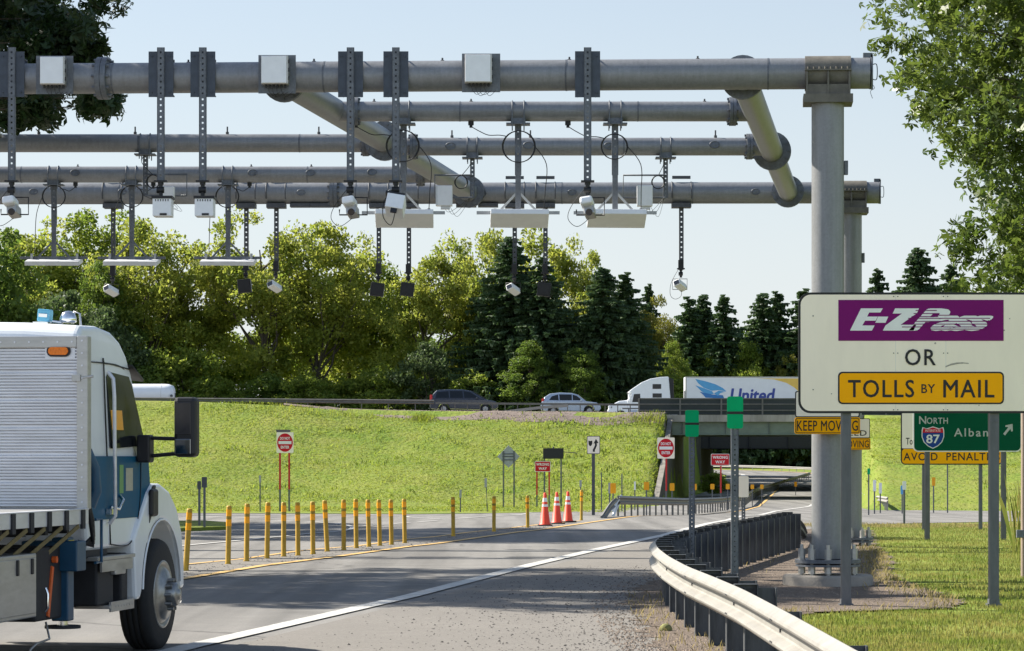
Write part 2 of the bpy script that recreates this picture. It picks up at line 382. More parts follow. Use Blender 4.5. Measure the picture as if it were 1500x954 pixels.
def groundmat(name, cols, scales, rough=.95, bump=.3, bscale=30, speck=None, road=False, bdist=.03):
    m = bpy.data.materials.new(name); m.use_nodes = True; nt = m.node_tree; N = nt.nodes; L = nt.links
    b = N['Principled BSDF']; b.inputs['Roughness'].default_value = rough; b.inputs['Specular IOR Level'].default_value = .25
    ge = N.new('ShaderNodeNewGeometry'); prev = None
    for i, sc in enumerate(scales):
        nz = N.new('ShaderNodeTexNoise'); nz.inputs['Scale'].default_value = sc; nz.inputs['Detail'].default_value = 6; nz.inputs['Roughness'].default_value = .7
        L.new(ge.outputs['Position'], nz.inputs['Vector'])
        mr = N.new('ShaderNodeMapRange'); mr.inputs['From Min'].default_value = .38; mr.inputs['From Max'].default_value = .62
        L.new(nz.outputs['Fac'], mr.inputs['Value'])
        mx = N.new('ShaderNodeMix'); mx.data_type = 'RGBA'
        L.new(mr.outputs['Result'], mx.inputs['Factor'])
        if prev is None: mx.inputs['A'].default_value = (*cols[0], 1)
        else:
            L.new(prev, mx.inputs['A'])
            mm = N.new('ShaderNodeMath'); mm.operation = 'MULTIPLY'; mm.inputs[1].default_value = .55
            L.new(mr.outputs['Result'], mm.inputs[0]); L.new(mm.outputs[0], mx.inputs['Factor'])
        mx.inputs['B'].default_value = (*cols[i + 1], 1); prev = mx.outputs['Result']
    if speck:
        vo = N.new('ShaderNodeTexVoronoi'); vo.inputs['Scale'].default_value = speck[0]; L.new(ge.outputs['Position'], vo.inputs['Vector'])
        sp = N.new('ShaderNodeMix'); sp.data_type = 'RGBA'
        cr = N.new('ShaderNodeMapRange'); cr.inputs['From Min'].default_value = .0; cr.inputs['From Max'].default_value = 1
        L.new(vo.outputs['Color'], cr.inputs['Value'])
        m1 = N.new('ShaderNodeMath'); m1.operation = 'MULTIPLY'; m1.inputs[1].default_value = speck[2]; L.new(cr.outputs['Result'], m1.inputs[0])
        L.new(m1.outputs[0], sp.inputs['Factor']); L.new(prev, sp.inputs['A']); sp.inputs['B'].default_value = (*speck[1], 1); prev = sp.outputs['Result']
    L.new(prev, b.inputs['Base Color'])
    if road: prev = road_wear(N, L, ge, prev)
    L.new(prev, b.inputs['Base Color'])
    n2 = N.new('ShaderNodeTexNoise'); n2.inputs['Scale'].default_value = bscale; n2.inputs['Detail'].default_value = 5; L.new(ge.outputs['Position'], n2.inputs['Vector'])
    bp = N.new('ShaderNodeBump'); bp.inputs['Strength'].default_value = bump; bp.inputs['Distance'].default_value = bdist
    L.new(n2.outputs['Fac'], bp.inputs['Height']); L.new(bp.outputs['Normal'], b.inputs['Normal'])
    return m
m_grass = groundmat('grass turf', [(.10, .165, .012), (.165, .21, .025), (.215, .21, .05)], [.09, .5], bump=1.0, bscale=3.2, bdist=.16)
m_asph = groundmat('worn asphalt', [(.195, .186, .172), (.228, .217, .20), (.175, .168, .157)], [.22, 1.7], .85, .25, 90, (70, (.12, .118, .112), .5), road=True)
m_should = groundmat('gravelly shoulder', [(.205, .192, .172), (.23, .215, .192), (.18, .168, .15)], [.5, 4], .9, .4, 60, (45, (.12, .11, .10), .6))
m_grav = groundmat('brown gravel', [(.115, .085, .062), (.16, .125, .095), (.07, .054, .042)], [1.2, 9], .95, .9, 30, (24, (.22, .18, .145), .5))
m_mulch = groundmat('bare brown soil', [(.135, .105, .09), (.18, .145, .125), (.08, .065, .052)], [.8, 4], .95, .9, 8, (5, (.25, .2, .17), .6))
m_concr = groundmat('road concrete', [(.24, .235, .22), (.27, .262, .245), (.22, .215, .2)], [.3, 2], .85, .15, 60)
m_white = groundmat('white road paint', [(.50, .49, .46), (.58, .57, .53), (.25, .24, .22)], [2.2, 7], .6, .1, 60)
m_yell = groundmat('yellow road paint', [(.62, .37, .10), (.66, .43, .15), (.40, .30, .16)], [4, 9], .6, .1, 60)

# ------------------------------------------------------------------ ground sheet
def axis(parts):
    a = []
    for lo, hi, st in parts: a += list(np.arange(lo, hi, st))
    return np.array(a)
gx = axis([(-3000, -400, 400), (-400, -80, 20), (-80, -30, 4), (-30, 8, 1), (8, 30, .5), (30, 60, 2), (60, 400, 20), (400, 3001, 400)])
gy = axis([(-120, 0, 20), (0, 140, 5), (140, 210, 1), (210, 300, 3), (300, 460, 8), (460, 1000, 60), (1000, 6001, 500)])
brk = [70, 98, 122, 145, 170, 205, 265, 300, 380]
gy = np.array(sorted(set(list(np.round(gy, 3)) + brk)))
V = [(x, y, hgt(x, y)) for y in gy for x in gx]; nx = len(gx)
mb = MB(); mb.v = V
for j in range(len(gy) - 1):
    for i in range(nx - 1):
        a = j * nx + i; mb.f.append((a, a + 1, a + nx + 1, a + nx)); mb.s.append(True); mb.m.append(0)
kind(mb.build('ground', m_grass), 'structure')

def strip(name, rows, dz, mat, structure=True, hf=None, step=4, jit=(0, 0)):
    """sheet given by (D, x left, x right) rows, resampled so that it follows the ground"""
    D = [r[0] for r in rows]
    ds = sorted(set(D + [b for b in brk if D[0] < b < D[-1]] + list(np.arange(math.ceil(D[0]), D[-1], step))))
    mb = MB(); vs = []
    for d in ds:
        l = float(np.interp(d, D, [r[1] for r in rows])); r = float(np.interp(d, D, [r[2] for r in rows]))
        l += jit[0] * (math.sin(d * 3.1) * .5 + math.sin(d * 8.7 + 1) * .5 + random.uniform(-.6, .6)); r += jit[1] * (math.sin(d * 2.3) + random.uniform(-.8, .8))
        for k in range(5):
            x = l + (r - l) * k / 4; vs.append((x, d, (hf(x, d) if hf else zg(d)) + dz))
    mb.v = vs
    for j in range(len(ds) - 1):
        for k in range(4):
            a = j * 5 + k; mb.f.append((a, a + 1, a + 6, a + 5)); mb.s.append(True); mb.m.append(0)
    o = mb.build(name, mat)
    return kind(o, 'structure') if structure else o
def ribbon(mb, pts, w, dz):
    """painted line of width w along ground points"""
    Q = []
    for (x0, y0), (x1, y1) in zip(pts[:-1], pts[1:]):
        n = max(1, int(math.hypot(x1 - x0, y1 - y0) / 3))
        for i in range(n): Q.append(Vector((x0 + (x1 - x0) * i / n, y0 + (y1 - y0) * i / n)))
    Q.append(Vector(pts[-1])); vs = []
    for i, q in enumerate(Q):
        t = (Q[min(i + 1, len(Q) - 1)] - Q[max(i - 1, 0)]).normalized(); n = Vector((-t.y, t.x))
        for s in (-1, 1):
            p = q + n * s * w / 2; vs.append((p.x, p.y, zg(p.y) + dz))
    return mb.add(vs, [(2 * i, 2 * i + 1, 2 * i + 3, 2 * i + 2) for i in range(len(Q) - 1)])

RPX = [(1.98, -5), (1.96, 20), (1.93, 24), (1.86, 26.5), (1.77, 29), (1.74, 32), (1.77, 35), (1.86, 37.5), (2.02, 39.5), (2.3, 41.5), (2.65, 43.6), (3.15, 46.3), (3.9, 50), (5.1, 56), (5.98, 60), (8.6, 76)]
def railx(d): return float(np.interp(d, [q[1] for q in RPX], [q[0] for q in RPX]))
# paved area: the ramp, the road beside it and the road under the bridges
rows = [(-160, -70, 60), (-2, -70, 60), (-1.9, -60, .95), (36.9, -60, .95)]
rows += [(d, -60, railx(d) - .9) for d in (39, 45, 60, 72)]
rows += [(78, -60, 8.6), (82, -60, 10), (90, -60, 18), (97, -60, 70), (140, -60, 70), (141, -60, 70), (143, 2.2, 60), (146, 3.2, 26), (152, 4.8, 20.2),
         (175, 8.4, 21.4), (205, 12.2, 24.6), (235, 15.4, 28.4), (275, 19.4, 33.0), (300, 22.5, 36), (318, 23.5, 37)]
kind(strip('asphalt_road', rows, .012, m_asph), 'structure')
# the curve beyond the bridges
mb = MB()
cv = [(29.8, 312), (31.2, 330), (31, 348), (28.5, 366), (23.5, 384), (16, 400), (5, 412), (-8, 420)]
vs = []; Q = [Vector(c) for c in cv]
for i, q in enumerate(Q):
    t = (Q[min(i + 1, len(Q) - 1)] - Q[max(i - 1, 0)]).normalized(); n = Vector((t.y, -t.x))
    for s in (-6.5, 6.5): p = q + n * s; vs.append((p.x, p.y, hgt(p.x, p.y) + .1))
mb.add(vs, [(2 * i, 2 * i + 1, 2 * i + 3, 2 * i + 2) for i in range(len(Q) - 1)], True)
kind(mb.build('curved_road', m_asph), 'structure')
# gravelly right shoulder of the ramp, gravel around the gantry footing
def shl(d): return -2.69 + .151 * (d - 24) if d > 24 else -2.69 + .151 * (d - 24)
wl_px = [(280, 950), (600, 876), (776, 830), (879, 805.5), (975, 785), (1040, 767.5), (1069, 762.5), (1136, 749.5), (1187, 742)]
wl = [G(*q) for q in wl_px]
wl = [(wl[0][0] - .151 * 30, wl[0][1] - 30)] + wl + [(22.0, 205), (25.2, 235), (29.6, 275)]
wlD = [q[1] for q in wl]; wlX = [q[0] for q in wl]
def wlx(d): return float(np.interp(d, wlD, wlX))
strip('road_shoulder', [(-3, wlx(0) + .35, 1.6), (20, wlx(20) + .35, 1.6)] + [(d, wlx(d) + .35, (1.7 if d < 37 else railx(d) - .2)) for d in (27, 33, 36.9, 39, 43, 48, 54, 60, 68)] + [(72, wlx(72) + .35, wlx(72) + .9)], .018, m_should)
strip('gravel_verge', [(4, 1.3, 2.4), (27.3, 1.38, 2.5), (31, 1.42, 2.75), (33.8, 1.5, 3.4), (34.8, 1.45, 5.4), (37, 1.5, 5.75), (40.9, 1.85, 5.65), (45.7, 2.75, 5.98),
                          (50, 3.6, 6.6), (54.7, 4.5, 7.1), (59.8, 5.4, 7.5), (66, 6.3, 8.3), (74, 7.6, 9.2)], .024, m_grav, step=.2, jit=(.14, .12))
o = strip('mown_grass', [(127, -4.6, -4.2), (130, -11, -1.8), (135, -20, .6), (142.5, -40, 2.5)], .03, m_grass)
# grassy dirt island on the left road
isl = [G(*q) for q in [(200, 783), (279, 779), (332, 777), (331, 770), (300, 767.5), (200, 768)]]
mb = MB(); mb.prism([(x, y, zg(y) - .02) for x, y in isl][::-1], (0, 0, .12)); kind(mb.build('traffic_island', m_grass), 'structure')

mb = MB(); ribbon(mb, wl, .25, .026)
kind(mb.build('white_road_marking', m_white), 'structure')
mb = MB()
yl = [G(*q) for q in [(264.5, 850.5), (388, 830), (493, 817), (600, 802), (640, 797.7), (788, 777.6), (850, 768.5), (908, 760)]]
yl = [(yl[0][0] - .144 * 30, yl[0][1] - 30)] + yl + [(12.2, 150), (14.6, 170), (18.3, 205), (21.4, 235), (25.6, 275)]
ribbon(mb, yl, .17, .026)
y2 = [G(*q) for q in [(273, 828.5), (352, 821), (443, 808), (522, 801.5), (600, 791), (640, 787.5), (747, 774.7), (800, 768.5), (850, 764)]]
y2 = [(y2[0][0] - .15 * 20, y2[0][1] - 20)] + y2
ribbon(mb, y2, .13, .026)
YLD = [q[1] for q in yl]; YLX = [q[0] for q in yl]; Y2D = [q[1] for q in y2]; Y2X = [q[0] for q in y2]
kind(mb.build('yellow_road_marking', m_yell), 'structure')
# gravel between the two yellow lines
mb = MB(); vs = []
for d in np.arange(24, 84, 2):
    a = float(np.interp(d, [q[1] for q in y2], [q[0] for q in y2])); b = float(np.interp(d, [q[1] for q in yl], [q[0] for q in yl]))
    vs += [(a + .1, d, zg(d) + .02), (b - .1, d, zg(d) + .02)]
mb.add(vs, [(2 * i, 2 * i + 1, 2 * i + 3, 2 * i + 2) for i in range(len(vs) // 2 - 1)])
kind(mb.build('median_strip', m_should), 'structure')
mb = MB()
for ln, w in [([(262, 801.5), (364, 792), (455, 783), (500, 779.5), (514, 776.5), (517, 774), (511, 771), (495, 768.5), (455, 765.4), (380, 763.5), (300, 764)], .14),
              ([(180, 757), (262, 757), (355, 759.6), (440, 762)], .14), ([(540, 754.5), (600, 759), (654, 762), (720, 757), (777, 751.8), (880, 747.5)], .14),
              ([(530, 772), (560, 769.8)], .14), ([(575, 768.6), (600, 766.8)], .14), ([(612, 766), (640, 764)], .14)]:
    ribbon(mb, [G(*q) for q in ln], w, .026)
ribbon(mb, [(11.5, 94.5), (22, 102), (70, 110)], .16, .026); ribbon(mb, [(13, 122), (26, 128), (70, 134)], .16, .026)
kind(mb.build('white_lane_marking', m_white), 'structure')
# lines on the curve beyond
mb = MB(); vs = []
for off, w, c in ((4.6, .5, 0), (-4.6, .5, 1)):
    mm = MB(); vs = []
    for i, q in enumerate(Q):
        t = (Q[min(i + 1, len(Q) - 1)] - Q[max(i - 1, 0)]).normalized(); n = Vector((t.y, -t.x))
        for s in (-w / 2, w / 2): p = q + n * (off + s); vs.append((p.x, p.y, hgt(p.x, p.y) + .13))
    mm.add(vs, [(2 * i, 2 * i + 1, 2 * i + 3, 2 * i + 2) for i in range(len(Q) - 1)], True)
    kind(mm.build('yellow_road_marking' if c == 0 else 'white_road_marking', m_yell if c == 0 else m_white), 'structure')
# highway carriageways and the brown soil strip along the crest
for nm, y0, y1 in (('highway_road', 206.6, 222), ('highway_road', 250, 280)):
    for x0, x1 in ((-260, 11.2 if y0 < 230 else 16), (25.6 if y0 < 230 else 33, 260)):
        mb = MB(); n = 30; vs = []
        for i in range(n + 1):
            x = x0 + (x1 - x0) * i / n
            for y in (y0, y1): vs.append((x, y, max(hgt(x, y), zh(x) + (.25 if y0 > 230 else 0)) + .03))
        mb.add(vs, [(2 * i, 2 * i + 2, 2 * i + 3, 2 * i + 1) for i in range(n)], True)
        kind(mb.build(nm, m_asph), 'structure')
mb = MB(); vs = []; xs = np.arange(-16, 11, .3); NR = 14
for i, x in enumerate(xs):
    f = ss(-16, -2, x); y0_ = 200.7 - 2.2 * f - (.3 * math.sin(x * 1.3) + .15 * math.sin(x * 4.1)) * f
    for k in range(NR): y = y0_ + (206.5 - y0_) * (k / (NR - 1)) ** 1.6; vs.append((x, y, hgt(x, y) + (.03 if k > 1 else -.03)))
mb.add(vs, [(NR * i + k, NR * i + NR + k, NR * i + NR + 1 + k, NR * i + 1 + k) for i in range(len(xs) - 1) for k in range(NR - 1)], True)
kind(mb.build('soil_path', m_mulch), 'structure')

# ------------------------------------------------------------------ sky, sun, camera
AZ = math.radians(float(SUN_AZ)); EL = math.radians(float(SUN_EL))     # azimuth measured from +X toward +Y
sunv = Vector((math.cos(EL) * math.cos(AZ), math.cos(EL) * math.sin(AZ), math.sin(EL)))
sl = bpy.data.lights.new('sun', 'SUN'); sl.energy = SUN_E; sl.angle = math.radians(.53); sl.color = (1, .94, .84)
so = bpy.data.objects.new('sun', sl); COL.objects.link(so); so.rotation_euler = sunv.to_track_quat('Z', 'Y').to_euler(); so.location = (0, 0, 60)
w = bpy.data.worlds.new('World'); scene.world = w; w.use_nodes = True
nt = w.node_tree; N = nt.nodes; L = nt.links
sk = N.new('ShaderNodeTexSky'); sk.sky_type = 'NISHITA'; sk.sun_disc = False; sk.sun_elevation = EL
sk.sun_rotation = math.atan2(sunv.x, sunv.y); sk.air_density = 1.0; sk.dust_density = .8; sk.ozone_density = 1.6
tc = N.new('ShaderNodeTexCoord'); mp = N.new('ShaderNodeMapping'); mp.inputs['Scale'].default_value = (1, 1, 3.2)
L.new(tc.outputs['Generated'], mp.inputs['Vector'])
nz = N.new('ShaderNodeTexNoise'); nz.inputs['Scale'].default_value = 4.5; nz.inputs['Detail'].default_value = 5; nz.inputs['Distortion'].default_value = .6
L.new(mp.outputs['Vector'], nz.inputs['Vector'])
mr = N.new('ShaderNodeMapRange'); mr.inputs['From Min'].default_value = .42; mr.inputs['From Max'].default_value = .72; mr.inputs['To Max'].default_value = .30
L.new(nz.outputs['Fac'], mr.inputs['Value'])
# thin pale haze that thickens toward the horizon
sx_ = N.new('ShaderNodeSeparateXYZ'); L.new(tc.outputs['Generated'], sx_.inputs[0])
mh = N.new('ShaderNodeMapRange'); mh.inputs['From Min'].default_value = .0; mh.inputs['From Max'].default_value = .42; mh.inputs['To Min'].default_value = 1; mh.inputs['To Max'].default_value = 0
L.new(sx_.outputs['Z'], mh.inputs['Value'])
mp2 = N.new('ShaderNodeMath'); mp2.operation = 'POWER'; mp2.inputs[1].default_value = 1.7; L.new(mh.outputs['Result'], mp2.inputs[0]); mh3 = N.new('ShaderNodeMath'); mh3.operation = 'MULTIPLY'; mh3.inputs[1].default_value = .93; L.new(mp2.outputs[0], mh3.inputs[0])
mm_ = N.new('ShaderNodeMath'); mm_.operation = 'MAXIMUM'; L.new(mr.outputs['Result'], mm_.inputs[0]); L.new(mh3.outputs[0], mm_.inputs[1])
mx = N.new('ShaderNodeMix'); mx.data_type = 'RGBA'; L.new(mm_.outputs[0], mx.inputs['Factor'])
L.new(sk.outputs['Color'], mx.inputs['A']); mx.inputs['B'].default_value = (CLOUD * 1.0, CLOUD * 1.05, CLOUD * 1.10, 1)
# added fill: sky brightened behind the viewer to lift faces toward the camera
mb_ = N.new('ShaderNodeMapRange'); mb_.inputs['From Min'].default_value = .1; mb_.inputs['From Max'].default_value = -.5; mb_.inputs['To Min'].default_value = 1; mb_.inputs['To Max'].default_value = SKY_FILL
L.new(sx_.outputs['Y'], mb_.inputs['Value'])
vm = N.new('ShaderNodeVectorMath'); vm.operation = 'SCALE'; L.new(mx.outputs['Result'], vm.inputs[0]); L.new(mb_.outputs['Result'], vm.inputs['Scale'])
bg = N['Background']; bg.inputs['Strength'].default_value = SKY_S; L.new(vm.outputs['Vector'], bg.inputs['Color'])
cam = bpy.data.cameras.new('camera'); co = bpy.data.objects.new('camera', cam); COL.objects.link(co)
cam.sensor_width = 36; cam.sensor_fit = 'HORIZONTAL'; cam.lens = 36 * F / 1500; cam.clip_end = 8000; cam.clip_start = .5
cam.shift_y = (CY - 477) / 1500; co.location = (0, 0, H); co.rotation_euler = (PI / 2, 0, 0)
scene.camera = co
vs_ = scene.view_settings; vs_.view_transform = 'Standard'; vs_.look = 'None'; vs_.gamma = 1; vs_.exposure = EXPO; vs_.use_curve_mapping = False
# ------------------------------------------------------------------ toll gantry
gan = thing('toll_gantry', 'grey tubular steel toll gantry spanning the ramp on tall round columns', 'gantry', (P(1212, 858, 41.2).x, 41.2, 0))
FB0, FB1 = P(150, 115, 41.9), P(1274, 107.5, 41.0)
BB0, BB1 = P(0, 284, 60.3), P(1287, 282.5, 59.4)
def ext(a, b, x):
    t = (x - a.x) / (b.x - a.x); return a + (b - a) * t
FBL, BBL = ext(FB0, FB1, -15.5), ext(BB0, BB1, -15)
RB = .224
def beam(a, b, r, mat, name, parent, segs=24): return MB().cyl(a, b, r, n=segs).build(name, mat, parent)
fb = beam(FBL, FB1, RB, galvp, 'main_beam', gan); bb = beam(BBL, BB1, RB, galvp, 'main_beam', gan)
def fbp(px):
    t = (px - 150) / (1274 - 150); d = 41.9 + (41.0 - 41.9) * t; c = ext(FB0, FB1, (px - CX) * d / F); return c
def bbp(px):
    t = px / 1287; d = 60.3 - .9 * t; return ext(BB0, BB1, (px - CX) * d / F)
def ring(mb, c, axis_, r, t): mb.cyl(Vector(c) - Vector(axis_) * t / 2, Vector(c) + Vector(axis_) * t / 2, r, n=28)
def flange(c, axis_, r, t=.06, bolts=10, parent=gan):
    ax = Vector(axis_).normalized(); mb = MB(); ring(mb, Vector(c) - ax * t * .55, ax, r, t); ring(mb, Vector(c) + ax * t * .55, ax, r, t)
    x = ax.cross(Vector((0, 0, 1))).normalized(); y = ax.cross(x)
    for i in range(bolts):
        a = 2 * PI * i / bolts; o = (x * math.cos(a) + y * math.sin(a)) * r * .86
        mb.cyl(Vector(c) + o - ax * t * 1.7, Vector(c) + o + ax * t * 1.7, .022, n=6, smooth=False)
    return mb.build('flange', galv, parent)
fax = (FB1 - FB0).normalized(); bax = (BB1 - BB0).normalized()
flange(fbp(152), fax, .31, .075, parent=gan); flange(bbp(490), bax, .30, .075, 12, gan)
def column(x, y, top, base_z, pl_r, cap_ax, parent, scale=1.0):
    r = .232 * scale
    c = MB().cyl((x, y, base_z + .26), (x, y, top - .2), r, n=32).build('column', galvc, parent)
    mb = MB(); mb.cyl((x, y, base_z + .20), (x, y, base_z + .25), .47 * scale, n=36); mb.cyl((x, y, base_z + .15), (x, y, base_z + .18), .46 * scale, n=36)
    mb.build('base_plate', galv, c)
    mb = MB()
    for i in range(10):
        a = 2 * PI * (i + .35) / 10; bx, by = x + .39 * scale * math.cos(a), y + .39 * scale * math.sin(a)
        mb.cyl((bx, by, base_z - .02), (bx, by, base_z + .46), .026, n=8); mb.cyl((bx, by, base_z + .25), (bx, by, base_z + .40), .05, n=6, smooth=False)
        mb.cyl((bx, by, base_z + .05), (bx, by, base_z + .15), .05, n=6, smooth=False)
    mb.build('anchor_bolt', alumd, c)
    # saddle that carries the beam: bearing box, stiffener plates, clamp shell
    mb = MB(); t = cap_ax; R = Matrix((t, Vector((-t.y, t.x, 0)), Vector((0, 0, 1)))).transposed()
    z0 = top - RB - .22
    mb.box((x, y, z0 + .06), (.70, .62, .12), R); mb.box((x, y, z0 + .19), (.63, .54, .14), R)
    for s in (-.3, 0, .3):
        for q in (-1, 1):
            n = Vector((-t.y, t.x, 0)) * q
            o = Vector((x, y, 0)) + t * s
            pl = [o + n * .02 + Vector((0, 0, z0 + .1)), o + n * .285 + Vector((0, 0, z0 + .1)), o + n * .285 + Vector((0, 0, top - .02)), o + n * .235 + Vector((0, 0, top + .09)), o + n * .02 + Vector((0, 0, top + .09))]
            mb.prism([p - t * .013 for p in pl], t * .026)
    for q in (-1, 1):
        n = Vector((-t.y, t.x, 0)) * q
        mb.box(Vector((x, y, top + .02)) + n * .262, (.66, .07, .022), R)
        for k in range(8): mb.cyl(Vector((x - .28 * t.x + .08 * k * t.x, y - .28 * t.y + .08 * k * t.y, top + .02)) + n * .27, Vector((x - .28 * t.x + .08 * k * t.x, y - .28 * t.y + .08 * k * t.y, top + .065)) + n * .27, .016, n=6)
    mb.cyl(Vector((x, y, top)) - t * .325, Vector((x, y, top)) + t * .325, RB + .026, n=32)
    mb.build('saddle', rustg, c)
    # small handhole with cover frame on the far right side
    mb = MB(); mb.box((x + r + .03, y, top - 1.35), (.05, .09, .2)); mb.build('hand_hole', galv, c)
    return c
fc = fbp(1212.5); bc = bbp(1246)
column(fc.x, fc.y, fc.z, .14, .64, fax, gan); column(bc.x, bc.y, bc.z, -.06, .64, bax, gan)
column(FBL.x + .6, ext(FB0, FB1, FBL.x + .6).y, FBL.z, .12, .64, fax, gan); column(BBL.x + .6, ext(BB0, BB1, BBL.x + .6).y, BBL.z, .12, .64, bax, gan)
for (c, z, lab) in ((fc, .0, 'round concrete footing under the near gantry column, set in brown gravel'), (bc, -.2, 'round concrete footing under the far gantry column, edged by grass')):
    mb = MB(); mb.lathe([(0, z + .17), (.62, z + .17), (.645, z + .145), (.65, z - .35)], (c.x, c.y, 0), (0, 0, 1), 40)
    tag(mb.build('concrete_footing', footm, None, (c.x, c.y, z)), lab, 'footing', 'gantry footings')
# side pipes that tie the two beams
def side_pipe(a, b, mid, endr):
    ax = (b - a).normalized(); p = MB().cyl(a, b, .2, n=24).build('side_pipe', galvp, gan)
    flange(a + ax * .36, ax, .32, .045, 12, p); flange(a + (b - a) * mid, ax, .345, .05, 14, p); flange(b - ax * .30, ax, .33, .05, 12, p)
    return p
SL0, SL1 = fbp(408), bbp(690); SR0, SR1 = fbp(1086), bbp(1155)
side_pipe(SL0, SL1, .46, .3); side_pipe(SR0, SR1, .56, .3)
def sl_at(d): return SL0 + (SL1 - SL0) * ((d - SL0.y) / (SL1.y - SL0.y))
def sr_at(d): return SR0 + (SR1 - SR0) * ((d - SR0.y) / (SR1.y - SR0.y))
DA, DB, DC, DD = 45.6, 50.9, 50.3, 55.9
ZP = H + 5.51
def cross_pipe(x0, x1, d, z, f0, f1):
    p = MB().cyl((x0, d, z), (x1, d, z), .158, n=22).build('cross_pipe', galvp, gan)
    if f0: flange((x0 + .35, d, z), (1, 0, 0), .23, .05, 8, p)
    if f1: flange((x1 - .38, d, z), (1, 0, 0), .23, .05, 8, p)
    return p
ZA = P(0, 163.5, DA).z; ZB = P(0, 215, DB).z; ZC = P(0, 210, DC).z; ZD = P(0, 256, DD).z
pa = cross_pipe(sl_at(DA).x, sr_at(DA).x, DA, ZA, 1, 1); pb = cross_pipe(sl_at(DB).x, sr_at(DB).x, DB, ZB, 1, 1)
pc = cross_pipe(-15, sl_at(DC).x, DC, ZC, 0, 1); pd = cross_pipe(-15, sl_at(DD).x, DD, ZD, 0, 1)
# oval hand holes, lifting studs, small domes
def oval(px, py, d, r, parent, up):
    c = P(px, py, d - r); mb = MB(); pts = [c + Vector((.085 * math.cos(t), .0, .06 * math.sin(t))) for t in np.linspace(0, 2 * PI, 18)[:-1]]
    pts = [Vector((p.x, d - math.sqrt(max(.0001, r * r - (p.z - up) ** 2)) - .004, p.z)) for p in pts]
    mb.tube(pts, .012, 6, closed=True); mb.prism([p + Vector((0, .004, 0)) for p in pts], (0, -.006, 0)); mb.build('hand_hole', galv, parent)
for px, py in ((660, 214), (774, 213), (892, 214), (1047, 212)): oval(px, py, DB, .158, pb, ZB)
for px, py in ((110, 253), (370, 253), (455, 253), (545, 252)): oval(px, py, DD, .158, pd, ZD)
for px, py in ((49, 281), (179, 281), (441, 282), (574, 282), (706, 283), (838, 282), (1107, 281)): oval(px, py, bbp(px).y, RB, bb, bbp(px).z)
def stud(x, y, z, h, parent): MB().cyl((x, y, z), (x, y, z + h * .35), .028, n=8).cyl((x, y, z + h * .3), (x, y, z + h), .014, n=6).build('stud', galvd, parent)
for px in (276, 460, 648, 834, 1022): c = fbp(px); stud(c.x, c.y, c.z + RB - .01, .05, fb)
for px in (548, 690, 1032): p = P(px, 150, DA); stud(p.x, DA, ZA + .15, .05, pa)
for px in (662, 777, 1048): p = P(px, 150, DB); stud(p.x, DB, ZB + .15, .14, pb)
for px in (57, 198, 333, 467): p = P(px, 150, DC); stud(p.x, DC, ZC + .15, .14, pc)
for px in (114, 368, 456): p = P(px, 150, DD); stud(p.x, DD, ZD + .15, .05, pd)
def welds(par, a, b, r, ts):
    ax = (b - a).normalized(); mb = MB()
    for t_ in ts: c = a + (b - a) * t_; mb.cyl(c - ax * .012, c + ax * .012, r + .004, n=24, caps=True)
    mb.build('weld_seam', galv, par)
welds(fb, FBL, FB1, RB, (.2, .47, .62, .79, .93)); welds(bb, BBL, BB1, RB, (.3, .52, .71, .83, .95))
welds(pa, Vector((sl_at(DA).x, DA, ZA)), Vector((sr_at(DA).x, DA, ZA)), .158, (.3, .72)); welds(pb, Vector((sl_at(DB).x, DB, ZB)), Vector((sr_at(DB).x, DB, ZB)), .158, (.22, .61)); welds(pc, Vector((-15, DC, ZC)), Vector((sl_at(DC).x, DC, ZC)), .158, (.35, .66, .88)); welds(pd, Vector((-15, DD, ZD)), Vector((sl_at(DD).x, DD, ZD)), .158, (.4, .58, .81))
# end brackets at the right tips of the beams
for c in (FB1, BB1):
    mb = MB(); mb.cyl(c, c + Vector((.02, 0, 0)), RB + .006, n=24); mb.box(c + Vector((.03, 0, .02)), (.03, .05, .5)); mb.box(c + Vector((-.03, 0, .255)), (.13, .05, .07))
    mb.tube([c + Vector((.03, 0, .12)), c + Vector((.10, 0, .12)), c + Vector((.10, 0, -.08)), c + Vector((.03, 0, -.08))], .009, 5)
    mb.build('end_bracket', galv, gan)
c = FB1; MB().tube([c + Vector((.03, 0, -.15)), c + Vector((.07, .01, -.21)), c + Vector((.01, -.01, -.26)), c + Vector((.04, 0, -.36))], .005, 4).build('loose_wire', galv, gan)

